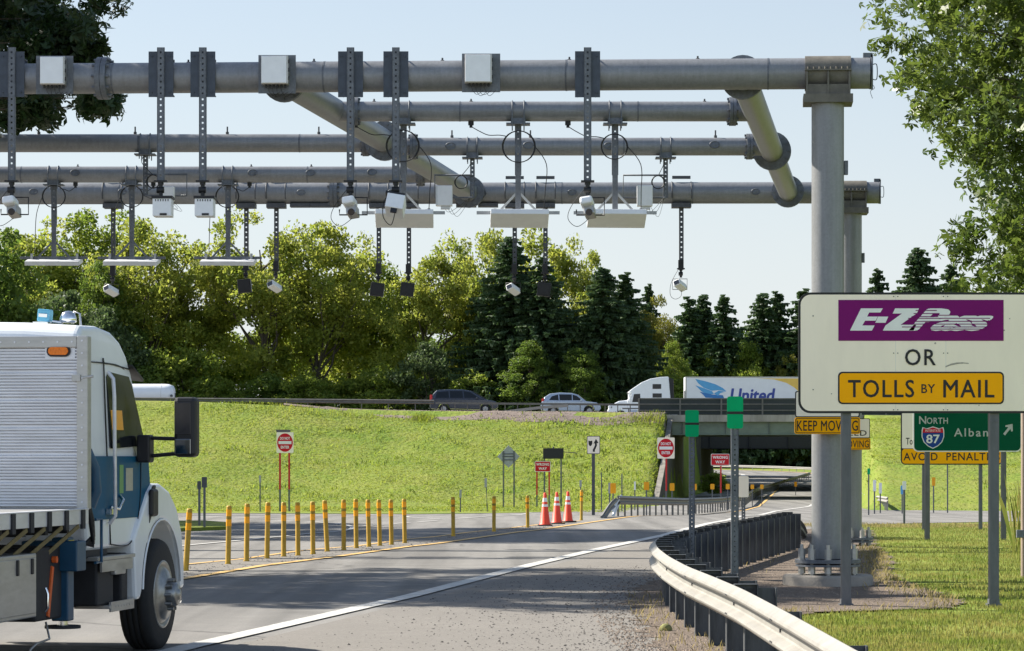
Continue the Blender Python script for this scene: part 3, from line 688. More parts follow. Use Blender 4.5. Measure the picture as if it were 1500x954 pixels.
# ------------------------------------------------------------------ things hung on the gantry
GC = 'toll cameras hung from the front beam'
def swivel(mb, c, s=1.0):
    mb.cyl(c + Vector((0, 0, .0)), c + Vector((0, 0, -.05 * s)), .045 * s, n=12); mb.cyl(c + Vector((0, 0, -.04 * s)), c + Vector((0, 0, -.23 * s)), .032 * s, n=10)
    mb.cyl(c + Vector((-.06 * s, 0, -.13 * s)), c + Vector((.05 * s, 0, -.13 * s)), .05 * s, n=12); mb.box(c + Vector((.0, 0, .0)), (.20 * s, .13 * s, .025))
def front_post(px, kindc, label, bot=266):
    c = fbp(px); d = c.y - RB - .03; top = P(px - 1, 70, d); lo = P(px, bot, d - .02)
    t = thing('toll_camera', label, 'camera', lo, group=GC)
    mb = MB(); x = c.x
    mb.box((x, d, P(0, 109, d).z), (.36, .016, .66))
    for sx in (-1, 1):
        for sz in (-1, 1):
            bz = P(0, 109, d).z + sz * .26; mb.cyl((x + sx * .13, d - .03, bz), (x + sx * .13, d + .5, bz), .012, n=6)
    mb.build('mounting_plate', plate, t)
    MB().box((x, d + 2 * RB + .05, P(0, 109, d).z + .05), (.28, .012, .46)).build('clamp_plate', plate, t)
    MB().ladder((x, d - .03, top.z), (x, d - .03, lo.z), .10, .014, .085, .026).build('post', galv, t)
    cc = Vector((x, d - .03, lo.z)); mb = MB(); swivel(mb, cc, .95); mb.build('swivel_mount', black, t)
    k = cc + Vector((0, 0, -.23))
    if kindc == 'box':
        mb = MB(); mb.box(k + Vector((-.01 + .05, -.05, -.16)), (.27, .30, .26)); b = mb.build('housing', whitebox, t, bevel=.012)
        MB().box(k + Vector((.04, -.04, -.015)), (.30, .34, .04)).build('hood', black, t); mb = MB(); mb.box(k + Vector((.06, -.205, -.262)), (.10, .012, .03))
        for q in range(6): mb.box(k + Vector((-.05 + .036 * q, -.202, -.06)), (.012, .006, .03))
        mb.build('vent', black, t)
    elif kindc == 'hood':
        mb = MB(); R = Matrix.Rotation(-.35, 3, 'X') @ Matrix.Rotation(.18, 3, 'Y')
        mb.box(k + Vector((.0, -.08, -.13)), (.26, .36, .22), R); mb.build('housing', whitebox, t, bevel=.01)
        mb = MB(); mb.box(k + Vector((0, -.03, -.01)), (.28, .34, .03), R); mb.build('hood', black, t); MB().box(k + Vector((-.02, -.27, -.21)), (.09, .03, .07), R).build('lens', black, t)
        MB().tube([k + Vector((-.05, -.1, .1)), k + Vector((-.16, -.2, -.08)), k + Vector((-.17, -.24, -.3)), k + Vector((-.06, -.26, -.42)), k + Vector((0, -.26, -.24))], .008, 5).build('wire', cable, t)
    else:
        R = Matrix.Rotation(-.30, 3, 'X') @ Matrix.Rotation(-.10, 3, 'Y') @ Matrix.Rotation(-.18, 3, 'Z')
        MB().box(k + Vector((-.01, -.05, -.075)), (.185, .26, .12), R).build('hood', whitebox, t, bevel=.035, bseg=2)
        MB().box(k + Vector((.03, .02, -.20)), (.15, .24, .15), R).build('housing', alumd, t, bevel=.015)
        MB().cyl(k + Vector((.02, -.11, -.215)), k + Vector((.015, -.135, -.225)), .05, n=12).build('lens', lensg, t)
        mb = MB()
        f = [k + Vector(q) for q in ((-.15, .02, -.25), (-.15, .02, -.16), (-.13, .02, 0), (.24, .02, -.0), (.24, .02, -.22), (.1, .02, -.25))]
        mb.tube([k + Vector((.02, .03, .0)), k + Vector((.24, .03, 0)), k + Vector((.24, .03, -.25)), k + Vector((-.16, .03, -.25)), k + Vector((-.16, .03, -.17))], .011, 5); mb.build('bracket', black, t)
        MB().tube([k + Vector((.02, 0, .2)), k + Vector((-.22, .05, -.1)), k + Vector((-.28, .02, -.3)), k + Vector((-.15, -.05, -.42)), k + Vector((.02, .05, -.3))], .006, 5).build('wire', cable, t)
    return t
front_post(22, 'small', 'small bracketed toll camera on the perforated post left of the leftmost white cabinet')
front_post(239, 'box', 'white box camera on perforated post, left one of the two box cameras')
front_post(300, 'box', 'white box camera on perforated post, right one of the two box cameras')
front_post(515, 'small', 'small bracketed toll camera on perforated post crossing the diagonal pipe')
front_post(581, 'hood', 'tilted white hooded camera with dangling cable, in front of a white antenna')
front_post(860, 'small', 'small pale camera on the perforated post right of the rightmost white cabinet')

def cabinet(px, pw, bw, py, label):
    c = fbp(px); d = c.y - RB - .02; t = thing('equipment_cabinet', label, 'cabinet', (c.x, d, P(0, 136, d).z), group='white cabinets on the front beam')
    mb = MB(); x = c.x; z = P(0, py + 1, d).z
    mb.box((x, d, z), (pw, .014, .555))
    mb.build('mounting_plate', galv, t); MB().box((x, d + 2 * RB + .04, z + .06), (pw * .8, .012, .36)).build('clamp_plate', galv, t)
    bx = P(px - 4, py - 3, d).x; bz = P(0, py - 3, d).z
    MB().box((bx, d - .115, bz), (bw, .2, .41)).build('cabinet_box', alumd, t, bevel=.008)
    MB().box((bx - .008, d - .223, bz), (bw - .03, .016, .385)).build('cabinet_door', whitebox, t, bevel=.006)
    mb = MB(); 
    for k in range(6): mb.cyl((bx - .13 + .055 * k, d - .12, bz - .2), (bx - .13 + .055 * k, d - .12, bz - .25), .017, n=8)
    for q in (-.12, 0, .12): mb.box((bx + bw / 2 + .006, d - .19, bz + q), (.014, .04, .05))
    mb.build('cable_gland', black, t)
    mb = MB()
    for k in range(4):
        x0 = bx - .10 + .06 * k; mb.tube([(x0, d - .12, bz - .25), (x0 + .02, d - .12, bz - .31 - .02 * (k % 3)), (x0 + .08, d - .1, bz - .36 - .02 * (k % 2)), (x0 + .17, d - .08, bz - .3)], .0045, 4)
    mb.build('wire', cable, t)
    return t
cabinet(84, .54, .36, 109, 'white cabinet with grey back plate, beside the big pipe flange at left')
cabinet(408, .54, .39, 108, 'white cabinet where the diagonal pipe meets the front beam')
cabinet(705, .55, .39, 106, 'white cabinet alone on the beam between the hooded camera and the sixth post')

def ubolt_clamp(mb, x, d, z, r, w=.26):
    mb.box((x, d, z - r - .045), (w + .12, .30, .022)); mb.box((x, d, z - r + .03), (w * .9, .22, .14))
    for s in (-1, 1):
        pts = [(x + s * w * .36, d - r - .01, z - r - .13)] + [(x + s * w * .36, d - (r + .012) * math.cos(a), z + (r + .012) * math.sin(a)) for a in np.linspace(0, PI, 12)] + [(x + s * w * .36, d + r + .01, z - r - .13)]
        mb.tube(pts, .010, 5)
def antenna(px, d, z, r, py_bar, facing, label, loop, bar_off=0):
    x = (px - CX) * d / F; dz_ = d - .02
    zb = P(0, py_bar, d).z
    t = thing('toll_antenna', label, 'antenna', (x, d, zb), group='flat white antennas under the gantry pipes')
    mb = MB(); ubolt_clamp(mb, x, d, z, r); mb.build('pipe_clamp', galv, t)
    mb = MB(); mb.ladder((x, d, z - r - .05), (x, d, z - r - .05 - .55 * (z - r - zb)), .095, .02, .12, .024); mb.box((x, d, (z - r + zb) / 2 - .2 * (z - r - zb)), (.088, .05, .62 * (z - r - zb)))
    mb.build('hanger', galv, t)
    mb = MB(); L_ = .66
    mb.bar((x - L_ + bar_off, d - .02, zb), (x + L_ + bar_off, d - .02, zb), .045, .05)
    for s in (-1, 1): mb.bar((x + s * .04, d, zb + .30), (x + s * .30, d - .01, zb + .02), .035, .035)
    mb.build('crossbar', alub if facing > 0 else galv, t)
    R = Matrix.Rotation(math.radians(-(19) if facing > 0 else 11), 3, 'X') @ Matrix.Rotation(.02 * facing, 3, 'Z')
    W = .92 if facing > 0 else 1.05
    pc_ = Vector((x + .02, d - (.12 if facing > 0 else .12), zb - (.10 if facing > 0 else .085)))
    MB().box(pc_, (W, .56 if facing > 0 else .5, .085), R).build('panel', whitebox if facing > 0 else greybox, t, bevel=.008)
    mb = MB()
    for s in (-1, 1): mb.box(pc_ + Vector((s * W * .42, .06, .10)), (.045, .05, .13))
    mb.build('panel_bracket', alub, t)
    lx, ly, lr = loop
    mb = MB(); c = P(lx, ly, d - .10)
    for q in range(3): mb.tube([c + Vector((lr * (1 + .03 * q) * math.cos(a), -.008 * q, lr * math.sin(a))) for a in np.linspace(0, 2 * PI, 26)[:-1]], .0085, 5, closed=True)
    e = pc_ + Vector((-W * .36 if facing < 0 else W * .42, 0, .1))
    s0 = c + Vector((-lr if facing < 0 else lr * .95, 0, .1 * lr))
    mb.tube([s0, s0 * .62 + e * .38 + Vector((-.06 if facing < 0 else .14, 0, .10)), s0 * .25 + e * .75 + Vector((-.03 if facing < 0 else .06, 0, .05)), e], .009, 5)
    j = Vector((x + (.42 if facing < 0 else -.75), d, z - r)); mb.cyl(j, j + Vector((0, 0, -.06)), .045, n=10); mb.cyl(j + Vector((0, 0, -.05)), j + Vector((0, 0, -.10)), .025, n=8)
    s1 = c + Vector((lr * .75 if facing < 0 else -lr * .8, 0, lr * .66))
    mid = (j + s1) / 2 + Vector((.0, 0, -.10))
    mb.tube([j + Vector((0, 0, -.08)), j * .75 + s1 * .25 + Vector((0, 0, -.10)), mid, s1 * .8 + j * .2 + Vector((0, 0, -.03)), s1], .009, 5)
    mb.build('cable', cable, t)
    return t
antenna(591, DA, ZA, .158, 312, 1, 'white antenna panel behind the tilted hooded camera', (590, 214, .25))
antenna(759, DA, ZA, .158, 312, 1, 'white antenna panel hung below the third white cabinet', (760, 215, .25))
antenna(901, DA, ZA, .158, 312, 1, 'white antenna panel right of the pale small camera, rightmost of all', (900, 215, .20))
antenna(79, DD, ZD, .158, 378, -1, 'pale antenna panel seen edge on, beside the dark tree at left', (79, 288, .215))
antenna(193, DD, ZD, .158, 378, -1, 'pale antenna panel seen edge on, above a lone white camera', (193, 288, .21))
antenna(334, DD, ZD, .158, 378, -1, 'pale antenna panel seen edge on, beside a hanging black floodlight', (333, 288, .215))

def junction(px, py_pipe, d, z, x0, x1, bx, bw, bh, label):
    x = (px - CX) * d / F; zt = P(0, 256 if px < 300 else 257, d).z; zb = P(0, 287 if px < 300 else 290, d).z
    t = thing('junction_box', label, 'junction box', (x, d, zb), group='junction boxes on rectangular hangers')
    mb = MB(); ubolt_clamp(mb, x, d, z, .158, .24); mb.build('pipe_clamp', galv, t)
    MB().ladder((x, d, z - .2), (x, d, zb), .075, .02, .075, .022).build('hanger', galv, t)
    X0 = (x0 - CX) * d / F; X1 = (x1 - CX) * d / F; fx = X0 if abs(X0 - x) > abs(X1 - x) else X1
    mb = MB(); mb.tube([(x, d - .03, zt), (fx, d - .03, zt), (fx, d - .03, zb), (x, d - .03, zb)], .018, 5); mb.build('hanger_frame', galv, t)
    B = (bx - CX) * d / F; z_ = zb + .02
    MB().box((B, d - .14, z_), (bw, .18, bh)).build('housing', whitebox, t, bevel=.012)
    mb = MB(); mb.box((B + .02, d - .14, z_ - bh / 2 - .03), (bw * .55, .12, .05)); mb.box((B - bw / 2 + .012, d - .14, z_), (.03, .21, bh * .96)); mb.build('bracket', greybox, t)
    mb = MB(); c = Vector(((x + B) / 2 + .05 * (1 if B < x else -1), d - .08, zt - .13))
    for q in range(3): mb.tube([c + Vector((.105 * (1 + .05 * q) * math.cos(a), -.01 * q, .115 * math.sin(a))) for a in np.linspace(0, 2 * PI, 22)[:-1]], .009, 5, closed=True)
    mb.tube([(x, d - .05, z - .2), (x - .05, d - .1, z - .35), c + Vector((0, 0, .11))], .008, 5)
    for q in range(3): mb.tube([(B + .05 * q, d - .14, z_ - bh / 2), (B + .10 + .07 * q, d - .13, z_ - bh / 2 - .10 - .04 * q), (x - .03, d - .1, zb - .0)], .004, 4)
    mb.build('cable', cable, t)
junction(213, 210, DC, ZC, 213, 274, 246, .26, .25, 'white junction box on hanger frame behind the left box camera')
junction(692, 215, DB, ZB, 637, 692, 651, .29, .36, 'pale junction box on hanger frame beside the diagonal pipe end')
junction(975, 215, DB, ZB, 913, 975, 944, .27, .37, 'pale junction box on hanger frame above the rightmost antenna')

def back_hanger(px, dev, py_dev, label, tip=400):
    c = bbp(px); d = c.y; x = c.x; dd_ = d - .02; zt = c.z - RB
    zl = P(0, tip, d).z
    nm, cat, grp = ('flood_light', 'floodlight', 'black floodlights under the far beam') if dev == 'light' else ('surveillance_camera', 'camera', 'white cameras under the far beam')
    t = thing(nm, label, cat, (x, d, zl), group=grp)
    mb = MB(); mb.box((x, d, zt - .04), (.40, .36, .09))
    for s in (-.2, .2): mb.tube([(x + s, d - (RB + .006) * math.cos(a), c.z + (RB + .006) * math.sin(a)) for a in np.linspace(-.6, PI + .6, 20)], .012, 5)
    mb.box((x, d, c.z + RB + .10), (.38, .07, .06)); mb.build('beam_clamp', galvd, t)
    MB().ladder((x, d - .03, zt - .08), (x, d - .03, zl), .085, .02, .105, .03).build('post', galvd, t)
    k = Vector((x - .01, d - .03, zl)); mb = MB(); mb.box(k + Vector((0, 0, .08)), (.11, .1, .2)); swivel(mb, k, .8); mb.build('swivel_mount', black, t)
    k = k + Vector((-.02, 0, -.19))
    if dev == 'light':
        R = Matrix.Rotation(.12 if px != 361 else -.1, 3, 'Y')
        MB().box(k + Vector((0, -.05, -.16)), (.28, .20, .28), R).build('housing', black, t, bevel=.012)
        mb = MB(); mb.box(k + Vector((0, -.153, -.16)), (.22, .012, .20), R); mb.build('lens', black, t)
        if px == 799: MB().tube([k + Vector((.1, -.05, .02)), k + Vector((.16, -.1, -.1)), k + Vector((.15, -.1, -.3)), k + Vector((.02, -.1, -.33))], .008, 5).build('wire', cable, t)
    else:
        mb = MB(); R = Matrix.Rotation(-.35, 3, 'X') @ Matrix.Rotation(-.5, 3, 'Z') @ Matrix.Rotation(-.25, 3, 'Y')
        mb.box(k + Vector((0, -.06, -.16)), (.16, .36, .13), R); mb.build('housing', whitebox, t, bevel=.02)
        mb = MB(); o = R @ Vector((0, -.185, 0)); mb.box(k + Vector((0, -.06, -.16)) + o, (.11, .012, .085), R); mb.build('lens', lensg, t)
        mb = MB(); mb.tube([k + Vector(q) for q in ((-.15, .02, -.02), (.15, .02, -.02), (.15, .02, -.24), (-.15, .02, -.24))], .008, 5, closed=True); mb.build('bracket', black, t)
        if px == 998: MB().tube([k + Vector(q) for q in ((-.03, 0, .18), (-.18, .0, -.1), (-.2, 0, -.35), (-.1, 0, -.44), (.02, 0, -.38), (.03, 0, -.25))], .006, 5).build('wire', cable, t)
    return t
back_hanger(166, 'cam', 416, 'lone white camera hung under the second pale antenna', 402)
back_hanger(361, 'light', 417, 'black floodlight hung beside the third pale antenna, apart from the others', 395)
back_hanger(405, 'cam', 413, 'white camera in wire bracket right of the leftmost floodlight', 396)
back_hanger(555, 'light', 418, 'black floodlight, left one of the pair below the tilted hooded camera')
back_hanger(599, 'light', 418, 'black floodlight, right one of the pair below the tilted hooded camera')
back_hanger(754, 'cam', 415, 'white camera in wire bracket in front of the dark spruces, beside a floodlight', 400)
back_hanger(799, 'light', 417, 'black floodlight right of the white camera, before the dark spruces')
back_hanger(998, 'cam', 414, 'white camera in wire bracket against open sky, rightmost of the row', 394)
# bare bearing plates under the far beam
mb = MB()
for px in (163 + 0, 163): pass
for px in (440, 470, 683, 715):
    c = bbp(px); mb.box((c.x, c.y, c.z - RB - .03), (.42, .3, .07))
mb.build('clamp_plate', galvd, gan)
# ------------------------------------------------------------------ lettering
def text(parent, txt, c, w, h, mat, shear=0, bold=0, name='lettering', depth=.003, spacing=1.0, sc=.8):
    """raised letters fitted to a w x h box centred on world point c, facing -Y"""
    cu = bpy.data.curves.new(name, 'FONT'); cu.body = txt; cu.size = 1; cu.space_character = spacing; cu.resolution_u = 3
    cu.fill_mode = 'FRONT' if depth == 0 else 'BOTH'; cu.extrude = .5 if depth else 0
    if sc != .8: cu.small_caps_scale = sc
    o = bpy.data.objects.new('tmp_text', cu); COL.objects.link(o)
    dg = bpy.context.evaluated_depsgraph_get(); me = bpy.data.meshes.new_from_object(o.evaluated_get(dg))
    bpy.data.objects.remove(o)
    if bold:
        n0 = len(me.vertices); a0 = np.empty(n0 * 3); me.vertices.foreach_get('co', a0); a0 = a0.reshape(-1, 3)
        polys = [list(p.vertices) for p in me.polygons]; vv = []; pp_ = []
        for k, (dx, dy) in enumerate(((0, 0), (-bold, 0), (bold, 0), (0, bold * .8), (0, -bold * .8), (-bold * .7, bold * .6), (bold * .7, -bold * .6), (bold * .7, bold * .6), (-bold * .7, -bold * .6))):
            q = a0.copy(); q[:, 0] += dx; q[:, 1] += dy; q[:, 2] *= 1 + .06 * k; vv.append(q); pp_ += [[i + n0 * k for i in f] for f in polys]
        vv = np.concatenate(vv); me = bpy.data.meshes.new(name); me.from_pydata(vv.tolist(), [], pp_)
    n = len(me.vertices); a = np.empty(n * 3); me.vertices.foreach_get('co', a); a = a.reshape(-1, 3)
    a[:, 0] += a[:, 1] * shear
    lo = a.min(0); hi = a.max(0); s = hi - lo
    r = parent
    while r.parent: r = r.parent
    og = np.array(r.location) if r.get('_world') else np.zeros(3)
    b = np.empty_like(a)
    b[:, 0] = c[0] + ((a[:, 0] - lo[0]) / s[0] - .5) * w
    b[:, 2] = c[2] + ((a[:, 1] - lo[1]) / s[1] - .5) * h
    b[:, 1] = c[1] - ((a[:, 2] - lo[2]) / max(s[2], 1e-6)) * depth
    b -= og; me.vertices.foreach_set('co', b.ravel()); me.materials.clear(); me.materials.append(mat); me.update()
    t = bpy.data.objects.new(name, me); COL.objects.link(t); t.parent = parent
    return t
def rrect(cx, cz, w, h, r, y, n=6):
    pts = []
    for (sx, sz, a0) in ((1, 1, 0), (-1, 1, PI / 2), (-1, -1, PI), (1, -1, 1.5 * PI)):
        for k in range(n + 1):
            a = a0 + PI / 2 * k / n; pts.append(Vector((cx + sx * (w / 2 - r) + r * math.cos(a), y, cz + sz * (h / 2 - r) + r * math.sin(a))))
    return pts
def panel(mb, cx, cz, w, h, r, y, t): return mb.prism(rrect(cx, cz, w, h, r, y), (0, t, 0))
def wpx(n, d): return n * d / F

def iposts(t, xs, d, z0, z1, w=.10, mat=None, name='post'):
    for x in xs:
        mb = MB(); dp = w * 1.1
        mb.box((x, d, (z0 + z1) / 2), (w * .12, dp, z1 - z0)); mb.box((x, d - dp / 2, (z0 + z1) / 2), (w, w * .13, z1 - z0)); mb.box((x, d + dp / 2, (z0 + z1) / 2), (w, w * .13, z1 - z0))
        mb.build(name, mat or postg, t)

# big white toll sign
D1 = 35.3
def sx(px, d=D1): return (px - CX) * d / F
def szz(py, d=D1): return H - (py - CY) * d / F
t = thing('toll_sign', 'big white rounded road sign with purple banner and orange TOLLS BY MAIL panel', 'road sign', (sx(1349), D1, 0))
cx, cz, W, Hh = sx(1349), szz(517), wpx(359, D1), wpx(177, D1)
panel(MB(), cx, cz, W, Hh, .15, D1 - .0, .03).build('sign_edge', legk, t)
panel(MB(), cx, cz, W - .055, Hh - .055, .125, D1 - .004, .004).build('sign_face', signw, t)
mb = MB(); panel(mb, cx, szz(469.5), wpx(242, D1), wpx(60, D1), .004, D1 - .008, .004); ban = mb.build('purple_banner', signp, t)
y = D1 - .0115
EZ = [('E', 1245, 1292, .12), ('-', 1284, 1301, 0), ('Z', 1293, 1348, .12), ('P', 1328, 1372, .1), ('a', 1362, 1393, .06), ('s', 1389, 1425, .06), ('s', 1414, 1453, .06)]
zt, zb_ = szz(452, D1), szz(485, D1)
def slant(mb, pts, yy=y):
    """letter strokes given as pixel polygons of the sign face"""
    mb.prism([Vector((sx(a), yy, szz(b))) for a, b in pts], (0, .003, 0))
mb = MB()
slant(mb, [(1261, 452), (1293, 452), (1289.5, 458), (1273, 458), (1270, 464), (1285.5, 464), (1282.5, 470), (1267, 470), (1263, 477), (1281, 477), (1277, 484.5), (1245, 484.5)])
slant(mb, [(1286, 464), (1301, 464), (1297, 473), (1282, 473)])
slant(mb, [(1311, 452), (1346, 452), (1343, 459), (1319, 476), (1342, 476), (1338, 484.5), (1293, 484.5), (1297, 477), (1321, 459.5), (1307.5, 459.5)])
mb.build('banner_letter', legw, ban)
text(ban, 'Pass', (sx(1393), y + .003, szz(468.5)), wpx(124, D1), wpx(33, D1), legw, shear=.5, bold=.045, spacing=.82, name='banner_letter')
mb = MB()
for k, (py, x0, x1) in enumerate(((455, 1341, 1372), (459.5, 1338, 1376), (464, 1335, 1374), (466.5, 1330, 1450), (471, 1327, 1450), (475, 1325, 1450), (479.2, 1321, 1450), (482.3, 1362, 1445), (462, 1372, 1452))):
    mb.box((sx((x0 + x1) / 2), y - .002, szz(py)), (wpx(x1 - x0, D1), .002, wpx(1.15, D1)))
mb.build('speed_line', signp, ban)
text(t, 'OR', (sx(1348), y + .003, szz(523.5)), wpx(45, D1), wpx(24, D1), legk, bold=.012, spacing=1.15)
mb = MB(); panel(mb, cx, szz(568.5), wpx(243, D1), wpx(47.5, D1), .055, D1 - .008, .004); ed = mb.build('orange_panel_edge', legk, t)
mb = MB(); panel(mb, cx, szz(568.5), wpx(238.5, D1), wpx(43, D1), .042, D1 - .011, .003); op = mb.build('orange_panel', signy, t)
y2 = D1 - .0115
text(op, 'TOLLS', (sx(1290.5), y2, szz(569.5)), wpx(97, D1), wpx(26, D1), legk, bold=.012, spacing=1.12)
text(op, 'BY', (sx(1359.5), y2, szz(569.5)), wpx(20, D1), wpx(13, D1), legk, bold=.01, spacing=1.1)
text(op, 'MAIL', (sx(1419), y2, szz(569.5)), wpx(75, D1), wpx(26, D1), legk, bold=.012, spacing=1.12)
mb = MB()
for px in (1312, 1385.5): mb.box((sx(px), D1 - .0046, cz), (.003, .0012, Hh - .06))
mb.build('panel_seam', greybox, t)
mb = MB()
for px in (1309, 1315, 1382, 1388):
    for py in (434.5, 517.5, 600.5): mb.cyl((sx(px), D1 - .004, szz(py)), (sx(px), D1 - .010, szz(py)), .007, n=7)
for px in (1191, 1506):
    for py in (463, 571): mb.cyl((sx(px), D1 - .004, szz(py)), (sx(px), D1 - .010, szz(py)), .008, n=7)
mb.build('rivet', galvd, t)
mb = MB(); pts = [P(px, py, D1 - .0055) for px, py in ((1385, 537.5), (1392, 534.5), (1402, 532.3), (1411, 531.8), (1419, 532.6))]
for a, b, w in zip(pts[:-1], pts[1:], (.018, .022, .018, .012)): mb.bar(a, b, .0015, w, up=(0, 0, 1)) if False else mb.prism([a + Vector((0, 0, -w / 2)), b + Vector((0, 0, -w / 2)), b + Vector((0, 0, w / 2)), a + Vector((0, 0, w / 2))], (0, .001, 0))
for px, py, r_ in ((1370, 503, .012), (1479, 467, .008), (1471, 484, .010), (1218, 577, .008), (1434, 594, .007), (1437, 443, .008)): mb.cyl(P(px, py, D1 - .0042), P(px, py, D1 - .0062), r_, n=9)
mb.build('smudge', M('grey smudge', (.36, .33, .28), .8, 0, .3, 30), t)
for px in (1240.5, 1457.5):
    x = sx(px); mb = MB(); z1 = szz(440)
    mb.box((x, D1 + .10, z1 / 2), (.014, .10, z1)); mb.box((x, D1 + .045, z1 / 2), (.115, .014, z1)); mb.box((x, D1 + .155, z1 / 2), (.115, .014, z1))
    mb.box((x, D1 + .10, .03), (.17, .16, .03)); mb.box((x - .04, D1 + .10, .07), (.05, .14, .06)); mb.box((x + .04, D1 + .10, .07), (.05, .14, .06))
    for q in (-.03, .03): mb.cyl((x + q, D1 + .03, szz(617)), (x + q, D1 + .045, szz(617)), .016, n=8)
    mb.build('post', postg, t)
    
# KEEP MOVING signs strapped to the columns
def keep(d, x0, x1, yt, ym, yb, label, xq):
    cx_ = (x0 + x1) / 2; X = sx(cx_, d); w_ = wpx(x1 - x0, d)
    t = thing('speed_sign', label, 'road sign', (X, d, szz(yb, d)), group='signs strapped to the gantry columns')
    panel(MB(), X, szz((yt + ym) / 2, d), w_ * .985, wpx(ym - yt, d), .03, d, .012).build('sign_edge', legk, t)
    panel(MB(), X, szz((yt + ym) / 2, d), w_ * .985 - .03, wpx(ym - yt, d) - .03, .02, d - .003, .003).build('sign_face', signw, t)
    panel(MB(), X, szz((ym + yb) / 2, d), w_, wpx(yb - ym, d), .03, d - .002, .012).build('orange_panel_edge', signy, t)
    panel(MB(), X, szz((ym + yb) / 2, d), w_ - .025, wpx(yb - ym, d) - .025, .022, d - .005, .003).build('orange_line', legk, t)
    op = panel(MB(), X, szz((ym + yb) / 2, d), w_ - .045, wpx(yb - ym, d) - .045, .016, d - .008, .003).build('orange_panel', signy, t)
    text(op, 'KEEP MOVING', (X, d - .0085, szz((ym + yb) / 2, d)), w_ * .93, wpx((yb - ym) * .62, d), legk, bold=.008, spacing=1.08)
    hh = (ym - yt)
    text(t, 'REDUCE', (X - w_ * (.0 if not xq else .17), d - .0035, szz(yt + hh * .30, d)), w_ * (.62 if not xq else .5), wpx(hh * .28, d), legk, bold=.008, spacing=1.1)
    text(t, 'SPEED', (X + w_ * (.0 if xq == 0 else .11), d - .0035, szz(yt + hh * (.74 if xq else .62), d)), w_ * .60 if not xq else w_ * .62, wpx(hh * .28, d), legk, bold=.008, spacing=1.1)
    mb = MB()
    for py in (yt + hh * .4, (ym + yb) / 2): mb.box((X, d + .06, szz(py, d)), (w_ * .7, .07, .05))
    mb.build('bracket', galv, t)
keep(fc.y - .36, 1164, 1260, 573, 611.5, 636, 'white sign over orange KEEP MOVING strip, strapped to the near gantry column', 0)
keep(bc.y - .36, 1206, 1275, 613, 642, 659, 'smaller looking orange and white KEEP MOVING sign strapped to the far gantry column', 1)

# green interstate guide sign
D2 = 64.0
t = thing('guide_sign', 'green highway sign with interstate shield and arrow, half hidden by the big toll sign', 'road sign', (sx(1415, D2), D2, 0))
X, Z = sx(1417, D2), szz(622, D2); W2, H2 = wpx(159, D2), wpx(80, D2)
panel(MB(), X, Z, W2, H2, .12, D2, .025).build('sign_edge', legw, t)
gp = panel(MB(), X, Z, W2 - .05, H2 - .05, .10, D2 - .004, .004).build('sign_face', signg, t)
text(gp, 'N', (sx(1351.5, D2), D2 - .0045, szz(615.5, D2)), wpx(10.5, D2), wpx(11.5, D2), leggd, bold=.015)
text(gp, 'ORTH', (sx(1373, D2), D2 - .0045, szz(616.5, D2)), wpx(31, D2), wpx(9.2, D2), leggd, bold=.012, spacing=1.1)
text(gp, 'Albany', (sx(1428, D2), D2 - .0045, szz(635.5, D2)), wpx(61, D2), wpx(16, D2), leggd, bold=.012, spacing=1.25)
def shield(s, ox, oy): 
    h = [(-1, .62), (-.92, .92), (-.55, .80), (0, .98), (.55, .80), (.92, .92), (1, .62), (1.0, .05), (.82, -.42), (.45, -.78), (0, -1.0), (-.45, -.78), (-.82, -.42), (-1.0, .05)]
    return [Vector((ox + a * s, 0, oy + b * s)) for a, b in h]
o3 = sx(1366.5, D2), szz(641, D2)
s_ = wpx(16.5, D2)
mb = MB(); mb.prism([v + Vector((0, D2 - .008, 0)) for v in shield(s_, *o3)], (0, .004, 0)); sh = mb.build('shield_edge', legw, t)
mb = MB(); mb.prism([v + Vector((0, D2 - .011, 0)) for v in shield(s_ * .92, *o3)], (0, .003, 0)); mb.build('shield_face', signb, sh)
top = [v for v in shield(s_ * .92, *o3)]
redp = [Vector((o3[0] - s_ * .92, 0, o3[1] + s_ * .42))] + top[0:7] + [Vector((o3[0] + s_ * .92, 0, o3[1] + s_ * .42))]
mb = MB(); mb.prism([Vector((v.x, D2 - .013, v.z)) for v in redp], (0, .002, 0)); mb.build('shield_top', signr, sh)
text(sh, '87', (o3[0], D2 - .0115, o3[1] - s_ * .13), s_ * 1.2, s_ * .78, legw, bold=.02, depth=.003)
text(sh, 'INTERSTATE', (o3[0], D2 - .0135, o3[1] + s_ * .60), s_ * 1.35, s_ * .2, legw, bold=.0, depth=.002)
def arrow(parent, cx_, cz_, L_, ang, mat, d, wd=.24):
    a = math.radians(ang); dv = Vector((math.cos(a), 0, math.sin(a))); pv = Vector((-math.sin(a), 0, math.cos(a)))
    c = Vector((cx_, d, cz_)); p = lambda u, v: c + dv * u * L_ + pv * v * L_
    return MB().prism([p(-.5, -.09), p(.12, -.09), p(.0, -.28), p(.1, -.34), p(.5, 0), p(.1, .34), p(.0, .28), p(.12, .09), p(-.5, .09)][::1], (0, .003, 0)).build('arrow', mat, parent)
arrow(gp, sx(1477, D2), szz(629, D2), wpx(20, D2), 52, leggd, D2 - .0075)
iposts(t, (sx(1359, D2), sx(1471, D2)), D2 + .09, zg(D2) - .02, Z, .105)

